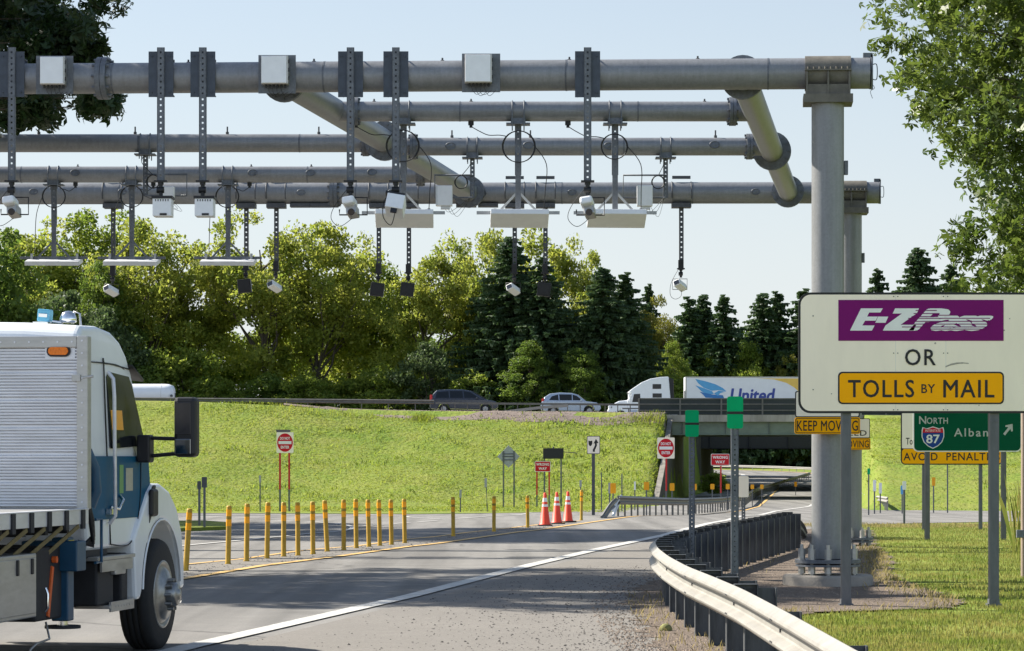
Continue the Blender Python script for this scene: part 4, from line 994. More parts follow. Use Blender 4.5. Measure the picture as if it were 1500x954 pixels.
# AVOID PENALTIES sign behind it
D3 = 74.0
t = thing('penalty_sign', 'white sign with orange AVOID PENALTIES strip, behind the green highway sign', 'road sign', (sx(1395, D3), D3, zg(D3)))
X = sx(1394, D3)
panel(MB(), X, szz(642, D3), wpx(149, D3), wpx(78, D3), .12, D3, .02).build('sign_edge', legk, t)
panel(MB(), X, szz(631, D3), wpx(145.5, D3), wpx(52, D3), .03, D3 - .003, .003).build('sign_face', signw, t)
op = panel(MB(), X, szz(668.5, D3), wpx(145.5, D3), wpx(21.5, D3), .08, D3 - .003, .003).build('orange_panel', signy, t)
text(op, 'AVOID  PENALTIES', (X, D3 - .0035, szz(669, D3)), wpx(141, D3), wpx(11.5, D3), legk, bold=.012, spacing=1.15)
text(t, 'To', (sx(1332, D3), D3 - .0035, szz(646.5, D3)), wpx(10, D3), wpx(10, D3), legk, bold=.01)
iposts(t, (sx(1354, D3), sx(1437, D3)), D3 + .08, zg(D3) - .02, szz(640, D3), .085)

# ------------------------------------------------------------------ small roadside posts
def upost(mb, x, d, z0, z1, w): mb.ladder((x, d, z1), (x, d, z0), w, .01, .055, .016)
def marker(px, d, yt, yb, wpx_, label):
    x = sx(px, d); t = thing('mile_marker', label, 'marker post', (x, d, zg(d)), group='green marker posts by the guardrail')
    zc = szz((yt + yb) / 2, d); w_ = wpx(wpx_, d); h_ = wpx(yb - yt, d)
    pn = panel(MB(), x, zc, w_, h_, w_ * .16, d - .03, .005).build('sign_face', signgb, t)
    MB().box((x, d - .0315, zc - h_ * .01), (w_ * .999, .003, h_ * .085)).build('black_band', legk, pn)
    mb = MB()
    for s in (-1, 1): mb.cyl((x, d - .03, zc + s * h_ * .42), (x, d - .034, zc + s * h_ * .42), .004, n=6)
    mb.build('bolt', galvd, pn)
    mb = MB(); upost(mb, x, d, zg(d) - .02, zc + h_ * .4, .075); mb.box((x - .034, d - .012, (zg(d) + zc) / 2), (.014, .012, zc - zg(d)))
    mb.build('post', galv, t)
marker(1076.5, 31.0, 581, 628, 23.5, 'nearer, taller green marker plate with black band behind the white guardrail')
marker(1013.5, 40.2, 601, 640, 20, 'farther, lower green marker plate with black band above the guardrail blocks')
d = 51.5; x = sx(1089, d); t = thing('small_post_sign', 'small blank white plate on a perforated post beyond the guardrail blocks', 'marker post', (x, d, zg(d)))
panel(MB(), x, szz(713, d), wpx(15, d), wpx(31, d), .03, d - .03, .006).build('sign_face', signw, t)
mb = MB(); upost(mb, x, d, zg(d), szz(705, d), .06); mb.build('post', postg, t)

# yellow tube delineators in the median
TL = [(272, 745, 838, .10), (334, 741, 828, .06), (361, 738, 824, .03), (391, 736, 820, .04), (415.5, 736, 817, 0), (436.5, 736, 815.5, -.015), (458.5, 735, 813.5, 0), (479.5, 733, 809.5, -.05),
      (503.5, 732, 807.5, 0), (522, 731, 804.5, 0), (540.5, 732, 802.5, 0), (556.5, 732, 801, -.03), (573.5, 732, 799.5, 0), (593, 731, 797, 0), (664, 728, 787, 0), (723.5, 727, 780, 0), (773, 726, 774, 0), (851.5, 718, 763, 0)]
TLAB = ['yellow tube post beside the truck fender, the most tilted one', 'leaning yellow tube post next after the one beside the truck', 'third yellow tube post from the truck, closely followed by the one before',
        'yellow tube post slightly left of the DO NOT ENTER post bases', 'yellow tube post right in front of the DO NOT ENTER sign legs', 'sixth yellow tube post from the truck, just right of the DO NOT ENTER legs',
        'seventh yellow tube post from the truck', 'eighth yellow tube post from the truck, leaning slightly left', 'ninth yellow tube post from the truck, upright, before the curved white line',
        'tenth yellow tube post from the truck', 'eleventh yellow tube post from the truck, fourth before the wide gap', 'twelfth yellow tube post from the truck, third before the wide gap',
        'thirteenth yellow tube post from the truck, second before the wide gap', 'last yellow tube post of the dense row, before the wide gap', 'lone yellow tube post midway between the dense row and the cones',
        'yellow tube post in front of the small tilted marker, second before the cones', 'yellow tube post standing just left of the first cone', 'bright yellow tube post past the cones, near the guardrail end']
for (px, yt, yb, tilt), lab in zip(TL, TLAB):
    X, d = G(px, yb); h = wpx(yb - yt, d); t = thing('tube_delineator', lab, 'delineator', (X, d, zg(d)), world=False, group='yellow tube delineators'); t.rotation_euler = (random.uniform(-.04, .04), tilt * .8 + random.uniform(-.012, .012), random.uniform(-.6, .6))
    r = .046
    MB().lathe([(.0, 0), (r * 1.25, 0), (r * 1.2, .03), (r, .05), (r * .98, h - .015), (r * .85, h), (0, h)], (0, 0, 0), (0, 0, 1), 16).build('tube', tubey, t)
    for z0 in (h - .10, h - .27): MB().lathe([(r * 1.03, z0 - .075), (r * 1.03, z0 + .04)], (0, 0, 0), (0, 0, 1), 16).build('reflective_band', refl, t)
    MB().lathe([(r * 1.02, h - .24), (r * 1.02, h - .16)], (0, 0, 0), (0, 0, 1), 16).build('dark_band', tubed, t)

# traffic cones
for i, (px, yt, yb, lab) in enumerate(((798.3, 725, 771.5, 'orange traffic cone beside the last tube post, leftmost of three'), (815.7, 724, 768.5, 'orange traffic cone in the middle of the three'), (832, 722, 766, 'orange traffic cone nearest the guardrail end, rightmost of three'))):
    X, d = G(px, yb); h = .92
    t = thing('traffic_cone', lab, 'traffic cone', (X, d, zg(d) + .012), world=False, rotz=.3 * i, group='cones in the median')
    mb = MB(); mb.prism([Vector((a, b, 0)) for a, b in ((-.2, -.16), (-.16, -.2), (.16, -.2), (.2, -.16), (.2, .16), (.16, .2), (-.16, .2), (-.2, .16))], (0, 0, .045)); mb.build('base', rubber, t, bevel=.008)
    rr = lambda z: .145 - (.145 - .036) * (z - .045) / (h - .045)
    MB().lathe([(.165, .046), (.16, .06), (rr(.07), .075), (rr(h - .02), h - .02), (.026, h), (0, h)], (0, 0, 0), (0, 0, 1), 24).build('body', conem, t)
    for z0, z1 in ((.535, .60), (.67, .78)): MB().lathe([(rr(z0) + .003, z0), (rr(z1) + .003, z1)], (0, 0, 0), (0, 0, 1), 24).build('reflective_band', conew, t)

# regulatory signs
def sq_sign(nm, label, cx, cy, w, h, d, posts, base_z, pmat, r=.05, group=None):
    x = sx(cx, d); t = thing(nm, label, 'road sign', (x, d, base_z), group=group); return t
def dne(cx, cy, s, d, posts, label):
    x, z = sx(cx, d), szz(cy, d); S = wpx(s, d); t = thing('no_entry_sign', label, 'road sign', (x, d, hgt(x, d)), group='DO NOT ENTER signs')
    f = panel(MB(), x, z, S * .92, S * 1.12, .05, d, .012).build('sign_face', signw, t)
    mb = MB(); mb.prism([Vector((x + S * .425 * math.cos(a), d - .004, z + S * .50 * math.sin(a))) for a in np.linspace(0, 2 * PI, 33)[:-1]], (0, .004, 0)); mb.build('red_disc', signr, f)
    MB().box((x, d - .0065, z), (S * .70, .005, S * .16)).build('white_bar', legw, f)
    text(f, 'DO NOT', (x, d - .0045, z + S * .23), S * .54, S * .155, legw, bold=.03); text(f, 'ENTER', (x, d - .0045, z - S * .25), S * .46, S * .155, legw, bold=.03)
    for p in posts:
        X = sx(p, d); zb = hgt(X, d); mb = MB(); upost(mb, X, d + .05, zb - .1, z + S * .3, .09); mb.build('post', postg, t)
        zr = zb + (z - S * .55 - zb) * .38
        MB().box((X, d + .02, (zr + z - S * .5) / 2), (.085, .012, z - S * .5 - zr)).build('red_strip', postr, t)
    return t
t = dne(417.5, 648.5, 27, 143, (410, 423.5), 'DO NOT ENTER sign on two thin legs at the foot of the grass bank')
d = 143.35
mb = MB(); x0 = sx(402.5, d); x1 = sx(425, d)
mb.prism([Vector((sx(404, d), d, szz(629.5, d))), Vector((sx(425.5, d), d, szz(629.5, d))), Vector((sx(425.5, d), d, szz(660, d))), Vector((sx(409, d), d, szz(648, d)))], (0, .012, 0)); mb.build('sign_back', galvd, t)
dne(975.5, 656.5, 27.5, 150, (976,), 'DO NOT ENTER sign on one red post before the bridge abutment')
def ww(cx, cy, w, h, d, posts, label, base):
    x, z = sx(cx, d), szz(cy, d); W_, H_ = wpx(w, d), wpx(h, d); t = thing('wrong_way_sign', label, 'road sign', (x, d, hgt(x, d)), group='WRONG WAY signs')
    f = panel(MB(), x, z, W_, H_, .05, d, .012).build('sign_edge', legw, t)
    g = panel(MB(), x, z, W_ - .05, H_ - .05, .035, d - .003, .003).build('sign_face', signr, t)
    text(g, 'WRONG', (x, d - .0035, z + H_ * .2), W_ * .82, H_ * .26, legw, bold=.035, spacing=1.1); text(g, 'WAY', (x, d - .0035, z - H_ * .2), W_ * .52, H_ * .26, legw, bold=.035, spacing=1.1)
    for p in posts:
        X = sx(p, d); zb = hgt(X, d); mb = MB(); upost(mb, X, d + .05, zb - .1, z + H_ * .3, .085); mb.build('post', postg, t)
        zr = zb + (z - H_ * .5 - zb) * .35
        MB().box((X, d + .02, (zr + z - H_ * .45) / 2), (.085, .012, z - H_ * .45 - zr)).build('red_strip', postr, t)
ww(795, 683.5, 23, 15.5, 168, (786.5, 804.5), 'WRONG WAY sign on two red legs behind the traffic cones', 0)
ww(1055, 673.5, 27, 17, 165, (1056,), 'WRONG WAY sign on one red post at the bridge opening', 0)
# keep right sign
d = 120; x, z = sx(869.3, d), szz(652, d); t = thing('keep_right_sign', 'black and white keep right sign with shield and bent arrow, at the guardrail end', 'road sign', (x, d, zg(d)))
f = panel(MB(), x, z, wpx(19.5, d), wpx(26.5, d), .05, d, .012).build('sign_edge', legk, t)
f = panel(MB(), x, z, wpx(17.6, d), wpx(24.6, d), .035, d - .003, .003).build('sign_face', signw, t)
def pp(pts): return [Vector((sx(a, d), d - .007, szz(b, d))) for a, b in pts]
MB().prism(pp([(862, 645.5), (864.8, 646.3), (867.6, 645.5), (867.6, 650), (866.5, 652.5), (864.8, 654), (863.1, 652.5), (862, 650)]), (0, .003, 0)).build('shield_symbol', legk, f)
MB().prism(pp([(868.5, 662), (868.3, 659), (870.2, 655.5), (871.6, 652), (871.2, 649.3), (869.3, 650.2), (873, 643), (876.8, 649.4), (874.2, 649.2), (874.4, 652.6), (872.8, 656.6), (871.4, 659.5), (871.3, 662)]), (0, .003, 0)).build('arrow', legk, f)
iposts(t, (x,), d + .08, zg(d) - .05, szz(660, d), .13, galvd)
# back of the diamond warning sign
d = 166; x, z = sx(745, d), szz(669, d); zb = hgt(x, d)
t = thing('warning_sign', 'grey back of a diamond shaped warning sign on two legs', 'road sign', (x, d, zb)); r = wpx(16.5, d)
MB().prism([Vector((x + r, d, z)), Vector((x, d, z + r)), Vector((x - r, d, z)), Vector((x, d, z - r))], (0, .012, 0)).build('sign_back', alub, t, bevel=.005)
mb = MB()
for s in (-4, 0, 5): mb.box((x, d - .02, z - s * r / 17), (r * 1.1, .03, .05))
mb.build('crossbar', galvd, t)
for px in (737.5, 753): mb = MB(); upost(mb, sx(px, d), d - .05, zb - .1, z + r * .5, .085); mb.build('post', postg, t)
# dark message board
d = 172; x, z = sx(810.5, d), szz(664.5, d); zb = hgt(x, d)
t = thing('message_board', 'plain black flat roadside board with a thin side rod, above the WRONG WAY sign', 'sign board', (x, d, zb))
MB().box((x, d, z), (wpx(30, d), .16, wpx(15.5, d))).build('board', black, t, bevel=.02)
MB().cyl((x + wpx(14, d), d, szz(662, d)), (sx(846, d), d, szz(664, d)), .025, n=6).cyl((x, d, z + wpx(7, d)), (x, d, z + wpx(10, d)), .04, n=6).build('rod', galvd, t)
for px in (797.5, 822): MB().box((sx(px, d), d + .12, (zb + z) / 2), (.09, .09, z - zb)).build('post', postg, t)

# slim marker posts
def slim(px, yt, yb, d, label, head=None, hm=None, hw=.10, tilt=0, pm=None, w=.06):
    x = sx(px, d); zb = hgt(x, d); z1 = szz(yt, d)
    t = thing('marker_post', label, 'marker post', (x, d, zb), group='slim marker posts')
    mb = MB(); mb.bar((x, d, zb - .1), (x - tilt, d, z1), w, .03); mb.box((x - tilt * .5, d + .012, (zb + z1) / 2), (w * .3, .03, (z1 - zb) * .98)); mb.build('post', pm or postg, t)
    if head:
        hz = z1 - head / 2 + .02; mb = MB(); panel(mb, x - tilt, hz, hw, head, .02, d - .035, .008); mb.build('reflector_plate', hm, t)
slim(292, 706, 775, G(292, 776)[1], 'dark backed small plate on thin post on the traffic island, left one', .21, galvd, .10)
slim(299.5, 700, 778, G(299, 778)[1], 'dark backed taller plate on thin post on the traffic island, right one', .27, galvd, .135)
slim(381, 697, 750, 140, 'thin grey post left of the DO NOT ENTER legs', .35, alub, .1)
slim(674.5, 718, 752, 138, 'short grey post with small plate, left of the diamond sign', .38, alub, .11)
slim(714.5, 701, 750, 140, 'leaning grey post with small plate just left of the diamond sign', .45, alub, .12, .10)
slim(850.5, 704, 722, 150, 'grey post tip with plate above the bright yellow tube', .35, alub, .12)
slim(881, 692, 745, 150, 'bare grey post right of the keep right sign', None, None)
slim(893, 708, 745, 135, 'brown grey post with plate at the start of the guardrail', .5, alub, .12)
slim(911, 694, 745, 145, 'bare grey post behind the first yellow object marker', None, None)
slim(930, 706, 745, 150, 'short pale post with white plate before the abutment', .45, legw, .09)
slim(1272.5, 687, 730, 122, 'thin post with green plate at the right grass bank', .25, signgb, .12)
slim(1281, 704, 748, 128, 'white topped thin post beside the green plate post, left one', .5, legw, .14)
slim(1289.5, 708, 748, 133, 'white topped thin post near the guardrail end, right one', .5, legw, .14)
slim(1324.5, 706, 768, G(1325, 768)[1], 'white plate post with blue edge beside the right road', .25, legw, .11)
slim(1321.5, 712, 745, 130, 'post with small blue plate behind the white one', .40, birdl, .14)
slim(1367.5, 700, 748, 135, 'post with orange plate between the guide sign legs', .40, refl, .16)
slim(1388, 662, 747, 135, 'bare tall thin post right of the orange plate post', None, None)
# ------------------------------------------------------------------ guardrails
WP = [(.0, 0), (.012, .014), (.066, .050), (.074, .070), (.066, .088), (.008, .116), (.0, .128), (.0, .182), (.008, .194), (.066, .222), (.074, .240), (.066, .260), (.012, .296), (.0, .31)]
WP = WP + [(a - .007, z) for a, z in WP[::-1]]
def path_frames(pts, step=.8, sm=3):
    Q = []
    for a, b in zip(pts[:-1], pts[1:]):
        a = Vector(a); b = Vector(b); n = max(1, int((b - a).length / step))
        Q += [a + (b - a) * i / n for i in range(n)]
    Q.append(Vector(pts[-1])); Ls = []
    for _ in range(sm):
        Q = [Q[0]] + [(Q[i - 1] + Q[i] * 2 + Q[i + 1]) / 4 for i in range(1, len(Q) - 1)] + [Q[-1]]
    for i in range(len(Q)):
        t = (Q[min(i + 1, len(Q) - 1)] - Q[max(i - 1, 0)]); t.z = 0; t.normalize(); Ls.append(Vector((-t.y, t.x, 0)))
    return Q, Ls
def along(Q, s):
    acc = 0
    for i in range(len(Q) - 1):
        l = (Q[i + 1] - Q[i]).length
        if acc + l >= s: 
            f = (s - acc) / l; t = (Q[i + 1] - Q[i]).normalized(); return Q[i] + (Q[i + 1] - Q[i]) * f, t
        acc += l
    return None
def hpost(mb, p, t, n, h, z0=-.3, dp=.15):
    R = Matrix((n, t, Vector((0, 0, 1)))).transposed(); c = Vector((p.x, p.y, p.z + (h + z0) / 2)); H_ = h - z0
    mb.box(c - n * dp / 2, (.012, .10, H_), R); mb.box(c + n * dp / 2, (.012, .10, H_), R); mb.box(c, (dp - .01, .012, H_), R)
# near guardrail
RP = [(1.98, 9), (1.97, 14), (1.96, 20), (1.93, 24), (1.86, 26.5), (1.77, 29), (1.74, 32), (1.77, 35), (1.86, 37.5), (2.02, 39.5), (2.3, 41.5), (2.65, 43.6), (3.15, 46.3), (3.9, 50), (5.1, 56), (5.55, 58.2)]
gr = thing('guardrail', 'pale bright metal guardrail with close set dark posts, curving across the right foreground', 'guardrail', (1.9, 36, 0))
Q, Ls = path_frames([(x, d, .435) for x, d in RP], .5, 2)
MB().sweep(WP, Q, Ls).build('rail', raillt, gr)
mb = MB()
for k in range(30):
    a = along(Q, .4 + k * 3.81)
    if not a: break
    p, t = a; n = Vector((-t.y, t.x, 0)).normalized(); R = Matrix((n, t, Vector((0, 0, 1)))).transposed()
    for q in (-.05, .05):
        for z in (.235, .075): mb.box(p + n * .075 + t * q + Vector((0, 0, z)), (.004, .05, .012), R)
    mb.cyl(p + n * .0 + Vector((0, 0, .155)), p + n * .012 + Vector((0, 0, .155)), .014, n=8)
mb.build('splice_bolt', galvd, gr)
s = .6
while True:
    a = along(Q, s)
    if not a: break
    p, t = a; n = Vector((-t.y, t.x, 0)).normalized(); t = Vector((t.x, t.y, 0)).normalized()
    g = Vector((p.x, p.y, zg(p.y))); near = p.y < 24.5; b = g - n * (.085 if near else .24)
    mb = MB(); hpost(mb, b, t, n, .72, dp=.15 if near else .27); pst = mb.build('post', postst, gr)
    R = Matrix((n, t, Vector((0, 0, 1)))).transposed(); c = g - n * .115 + Vector((0, 0, .585))
    if near: s += 3.8; continue
    mb = MB(); mb.box(c, (.20, .012, .33), R); mb.box(c + n * .098, (.012, .11, .33), R); mb.box(c - n * .098, (.012, .11, .33), R); mb.box(c + Vector((0, 0, .166)), (.20, .10, .006), R); mb.build('blockout', postst, pst)
    s += 1.5 if p.y < 34 else .98
# its turned down far end
Q2, L2 = path_frames([(5.55, 58.2, .43), (6.1, 61.5, .30), (6.6, 64.5, .0), (6.8, 66, -.2)], .5)
MB().sweep(WP, Q2, L2).build('turned_down_end', raildk, gr)
# guardrail along the median
def wrail(name, label, pts, step, mat, ph=.74, side=1, end=None, hf=None, box=False, grp=None, raise_=False, pw=.06):
    hf = hf or (lambda x, y: zg(y))
    P3 = [(x, y, hf(x, y) + (ph - .32)) for x, y in pts]; c = P3[0]
    t = thing(name, label, 'guardrail', (c[0], c[1], c[2] - ph + .32), group=grp)
    Q, Ls = path_frames(P3, 1.5)
    for q in Q: q.z = hf(q.x, q.y) + ph - .32
    if side < 0: Ls = [-l for l in Ls]
    prof = WP if not box else [(0, .16), (.12, .16), (.12, .30), (0, .30)]
    MB().sweep(prof, Q, Ls, not box).build('rail', mat, t)
    s = .5; n_ = 0; rest = MB()
    while True:
        a = along(Q, s)
        if not a: break
        p, tt = a; tt = Vector((tt.x, tt.y, 0)).normalized(); n = Vector((-tt.y, tt.x, 0)) * side
        g = Vector((p.x, p.y, hf(p.x, p.y))); R = Matrix((n, tt, Vector((0, 0, 1)))).transposed()
        mb = MB() if n_ < 98 else rest
        mb.box(g - n * (.06 if not box else .07) + Vector((0, 0, ph / 2 - .15)), (pw, pw * 1.1, ph + .25), R)
        if not box and raise_: mb.box(g - n * .075 + Vector((0, 0, ph - .17)), (.14, .10, .3), R)
        if n_ < 98: mb.build('post', mat, t)
        s += step; n_ += 1
    if rest.v: kind(rest.build('post', mat, t), 'stuff')
    return t
mid = wrail('guardrail', 'weathered guardrail with yellow markers, starting beside the keep right sign', [(3.7, 100), (5.3, 110), (8, 126), (11.2, 150), (14, 172), (17.3, 205), (20.6, 235), (25, 268), (31.2, 300)], 2.0, raildk, side=-1)
Q3, L3 = path_frames([(3.7, 100, zg(100) + .42), (3.35, 97, .05), (2.95, 93.5, -.34)], .6); MB().sweep(WP, Q3, [-l for l in L3]).build('turned_down_end', raildk, mid)
Q3, L3 = path_frames([(3.9, 102.5, zg(100) + .42), (3.6, 99.3, .1), (3.42, 98.2, -.3)], .6); MB().sweep(WP, Q3, L3).build('turned_down_end', legw, mid)
wrail('guardrail', 'guardrail lining the outer edge of the curve seen beneath the bridge', [(36.6, 318), (37.6, 332), (37.2, 350), (34.2, 370), (28.5, 390), (20.5, 405), (8, 418)], 3.8, raillt, hf=lambda x, y: hgt(x, y))
wrail('guardrail', 'short white guardrail end at the right road, behind the gantry columns', [(23.4, 198), (20.9, 166), (19.2, 146.5)], 1.6, raillt, side=-1)
hr = wrail('guardrail', 'guardrail running along the top of the grass bank before the highway', [(-75, 206), (-30, 206), (-5.6, 206)], 1.93, raildk, ph=.95, side=-1, hf=lambda x, y: zh(x) - .06)
hb = wrail('guardrail', 'thin box rail on close posts in front of the minivan and the silver car', [(-5.5, 206), (9.2, 206)], .9, raildk, ph=.8, side=-1, hf=lambda x, y: zh(x) - .06, box=True)
MB().bar((-.7, 205.4, zh(0) + .03), (2.2, 205.5, zh(0) + .38), .2, .2).bar((2.2, 205.5, zh(0) + .38), (4, 205.7, zh(0) + .5), .14, .2).build('turned_down_end', raillt, hb)
# yellow object markers on the median guardrail posts
def omark(px, py0, py1, d, label):
    x = sx(px, d); t = thing('object_marker', label, 'object marker', (x, d, zg(d)), group='yellow object markers along the guardrail')
    z0, z1 = szz(py1, d), szz(py0, d); w_ = .20
    panel(MB(), x, (z0 + z1) / 2, w_, z1 - z0, .03, d - .03, .01).build('reflector_plate', refl, t); MB().box((x, d, (zg(d) + z0) / 2 + .1), (.05, .03, z0 - zg(d) + .3)).build('post', postg, t)
for px, a, b, d, lab in ((898, 708, 723, 100.5, 'yellow object marker at the sloping guardrail end'), (947, 706, 718, 112, 'yellow object marker left of the DO NOT ENTER post'), (984.5, 708, 719, 122, 'yellow object marker just right of the DO NOT ENTER post'),
                         (1017.5, 709, 718, 132, 'yellow object marker behind the farther green marker post'), (1043.5, 709, 717, 142, 'yellow object marker left of the WRONG WAY post'), (1066, 709, 717, 150, 'yellow object marker right of the WRONG WAY post'),
                         (1102, 710, 716.5, 165, 'small yellow object marker right of the blank white plate, first of two'), (1116, 710, 716.5, 172, 'small yellow object marker right of the blank white plate, second of two'), (1165.5, 706, 713, 225, 'tiny yellow object marker near the gantry column')):
    omark(px, a, b, d, lab)

# ------------------------------------------------------------------ bridges
screenm = bpy.data.materials.new('dark mesh screen'); screenm.use_nodes = True
nt = screenm.node_tree; N = nt.nodes; L = nt.links
tb = N.new('ShaderNodeBsdfTransparent'); ms = N.new('ShaderNodeMixShader'); ms.inputs[0].default_value = .88
N['Principled BSDF'].inputs['Base Color'].default_value = (.022, .03, .03, 1); N['Principled BSDF'].inputs['Roughness'].default_value = .7
L.new(tb.outputs[0], ms.inputs[1]); L.new(N['Principled BSDF'].outputs[0], ms.inputs[2]); L.new(ms.outputs[0], N['Material Output'].inputs['Surface'])
abutm = M('stained abutment concrete with painted shade', (.085, .078, .068), .9, 0, .4, 1.4, .2, 10, stretch=(1, 1, .2))  # base tone darkened to hold the bridge's shade along with stains
def bridge(label, d0, d1, gz, xl0, xr0, near):
    t = thing('highway_bridge', label, 'bridge', ((xl0 + xr0) / 2, d0, 3), group='highway bridges over the ramp')
    xa, xb = xl0 - 2.2, xr0 + 2.5
    zt = (4.86 if near else 5.1)
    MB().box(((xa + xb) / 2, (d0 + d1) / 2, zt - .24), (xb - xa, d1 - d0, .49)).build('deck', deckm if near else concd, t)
    mb = MB(); n = 6
    for i in range(n):
        y = d0 + .35 + (d1 - d0 - .7) * i / (n - 1); zz = zt - .49
        mb.box(((xl0 + xr0) / 2, y, (zz + gz) / 2), (xr0 - xl0 - .1, .03, zz - gz)); mb.box(((xl0 + xr0) / 2, y, gz + .02), (xr0 - xl0 - .1, .40, .04))
        for k in range(5): x = xl0 + .8 + (xr0 - xl0 - 1.6) * k / 4; mb.box((x, y - .09, (zz + gz) / 2), (.02, .16, zz - gz - .06))
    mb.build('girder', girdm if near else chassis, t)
    sh = .107 * (d1 - d0)
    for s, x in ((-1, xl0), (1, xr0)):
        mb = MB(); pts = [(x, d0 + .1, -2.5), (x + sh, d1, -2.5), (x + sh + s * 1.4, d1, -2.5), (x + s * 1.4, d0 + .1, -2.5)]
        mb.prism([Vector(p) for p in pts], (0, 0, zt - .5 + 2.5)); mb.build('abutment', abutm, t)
    return t
b1 = bridge('near highway bridge with pale green girder and dark mesh railing', 203.8, 221.5, 3.44, 11.35, 25.3, True)
b2 = bridge('far highway bridge behind, its deep dark girders seen beneath the near one', 252, 280, 2.62, 16.6, 32.0, False)
# wing walls following the bank
for s, pts in ((-1, [(11.35, 203.9), (10.2, 190), (8.95, 176.5)]),):
    mb = MB()
    for (x0, y0), (x1, y1) in zip(pts[:-1], pts[1:]):
        zz = lambda y: 4.4 + (-1.0 - 4.4) * (203.9 - y) / 27.4
        vs = []
        for x, y in ((x0, y0), (x1, y1)):
            for a in (0, s * .22): vs += [(x + a, y, -2), (x + a, y, zz(y) + .15)]
        mb.add(vs, [(0, 1, 5, 4), (2, 3, 7, 6), (1, 3, 7, 5), (0, 1, 3, 2), (4, 5, 7, 6)])
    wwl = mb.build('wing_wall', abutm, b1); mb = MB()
    for (x0, y0), (x1, y1) in zip(pts[:-1], pts[1:]): mb.bar((x0 - .1, y0, zz(y0) + .19), (x1 - .1, y1, zz(y1) + .19), .34, .10)
    mb.build('coping', concd, wwl)
# railing with mesh screens
y = 204.05; x0, x1 = sx(936, y), 27.6; zr0, zr1 = 4.86, szz(583.5, y)
mb = MB(); k = 0; x = x0
while x < x1: mb.box((x, y, (zr0 + zr1) / 2), (.11, .11, zr1 - zr0)); x += 2.93
for z in (zr1 - .03, zr1 - .42, zr1 - .86): mb.box(((x0 + x1) / 2, y - .06, z), (x1 - x0, .05, .075))
mb.build('railing', raildk, b1)
MB().box(((x0 + x1) / 2, y + .02, (zr0 + zr1) / 2), (x1 - x0, .02, zr1 - zr0 - .05)).build('mesh_screen', screenm, b1)
mb = MB(); y = 221; 
for z in (.35, .75): mb.box((18.5, y, 4.86 + z), (20, .08, .1))
for i in range(9): mb.box((9 + i * 2.4, y, 5.25), (.1, .1, .8))
mb.build('railing', raildk, b1)

# ------------------------------------------------------------------ vehicles on the highway
def wheel(t, x, y, r, w, s, rimm=alumd, name='wheel'):
    """wheel with its outer face at x, facing side s"""
    wh = MB().lathe([(r * .58, 0), (r * .9, 0), (r, -w * .14), (r, -w * .86), (r * .9, -w), (r * .4, -w)], (x, y, r), (s, 0, 0), 26).build(name, rubber, t)
    MB().lathe([(r * .62, .002), (r * .60, -.015), (r * .52, -.03), (r * .30, -.035), (r * .22, .0), (0, .0)], (x, y, r), (s, 0, 0), 26).build('rim', rimm, wh)
    mb = MB()
    for k in range(5):
        a = 2 * PI * k / 5 + .3; mb.bar((x + s * .004, y + r * .16 * math.cos(a), r + r * .16 * math.sin(a)), (x + s * -.006, y + r * .57 * math.cos(a), r + r * .57 * math.sin(a)), r * .14, .02, up=(s, 0, 0))
    mb.build('spokes' if False else 'hub', rimm, wh)
    return wh
def arc(cy, cz, r, a0, a1, n=9): return [(cy + r * math.cos(a), cz + r * math.sin(a)) for a in np.linspace(a0, a1, n)]
def car(t, Lh, low, cab, hw, hwt, belt, roof, paint, wins, wy, wr):
    """low, cab: side outlines (y, z); cabin tapers from hw at belt to hwt at roof"""
    MB().prism([Vector((-hw, y, z)) for y, z in low], (2 * hw, 0, 0)).build('body', paint, t, bevel=.07, bseg=3)
    h = lambda z: hw - .03 - (hw - .03 - hwt) * max(0, (z - belt)) / (roof - belt)
    mb = MB(); n = len(cab); vs = [(-h(z), y, z) for y, z in cab] + [(h(z), y, z) for y, z in cab]
    mb.add(vs, [list(range(n))[::-1], list(range(n, 2 * n))] + [(i, (i + 1) % n, n + (i + 1) % n, n + i) for i in range(n)])
    mb.build('cabin', paint, t, bevel=.06, bseg=3)
    for w_ in wins:
        for s in (-1, 1):
            mb = MB(); mb.prism([Vector((s * (h(z) + .004), y, z)) for y, z in w_], (-s * .03, 0, 0)); mb.build('side_window', glassd, t)
    for s in (-1, 1):
        for y in wy: wheel(t, s * (hw + .01), y, wr, .22, s)
MV = G  # alias kept short
d = 213.; x = sx(680, d); zz_ = zh(x) + .03
t = thing('minivan', 'dark slate minivan driving right along the highway', 'minivan', (x, d, zz_), rotz=-PI / 2, world=False)
low = [(-2.5, .35), (-2.0, .30)] + [(-1.5 + .42 * math.cos(a), .34 + .42 * math.sin(a)) for a in np.linspace(PI, 0, 9)] + [(1.15, .28)] + [(1.58 + .42 * math.cos(a), .34 + .42 * math.sin(a)) for a in np.linspace(PI, 0, 9)] + [(2.35, .30), (2.52, .45), (2.5, .72), (2.3, .88), (1.5, 1.04), (-2.4, 1.08), (-2.53, .8)]
cab = [(-2.42, 1.05), (-2.3, 1.42), (-2.02, 1.71), (-1.2, 1.77), (-.1, 1.76), (.55, 1.64), (1.62, 1.02)]
car(t, 5.05, low, cab, .97, .74, 1.05, 1.77, vanp, [[(-2.12, 1.13), (-2.0, 1.56), (-1.15, 1.64), (-1.1, 1.13)], [(-1.03, 1.13), (-1.07, 1.645), (-.12, 1.645), (-.05, 1.13)], [(.02, 1.13), (-.05, 1.64), (.48, 1.55), (1.15, 1.13)]], (-1.5, 1.58), .33)
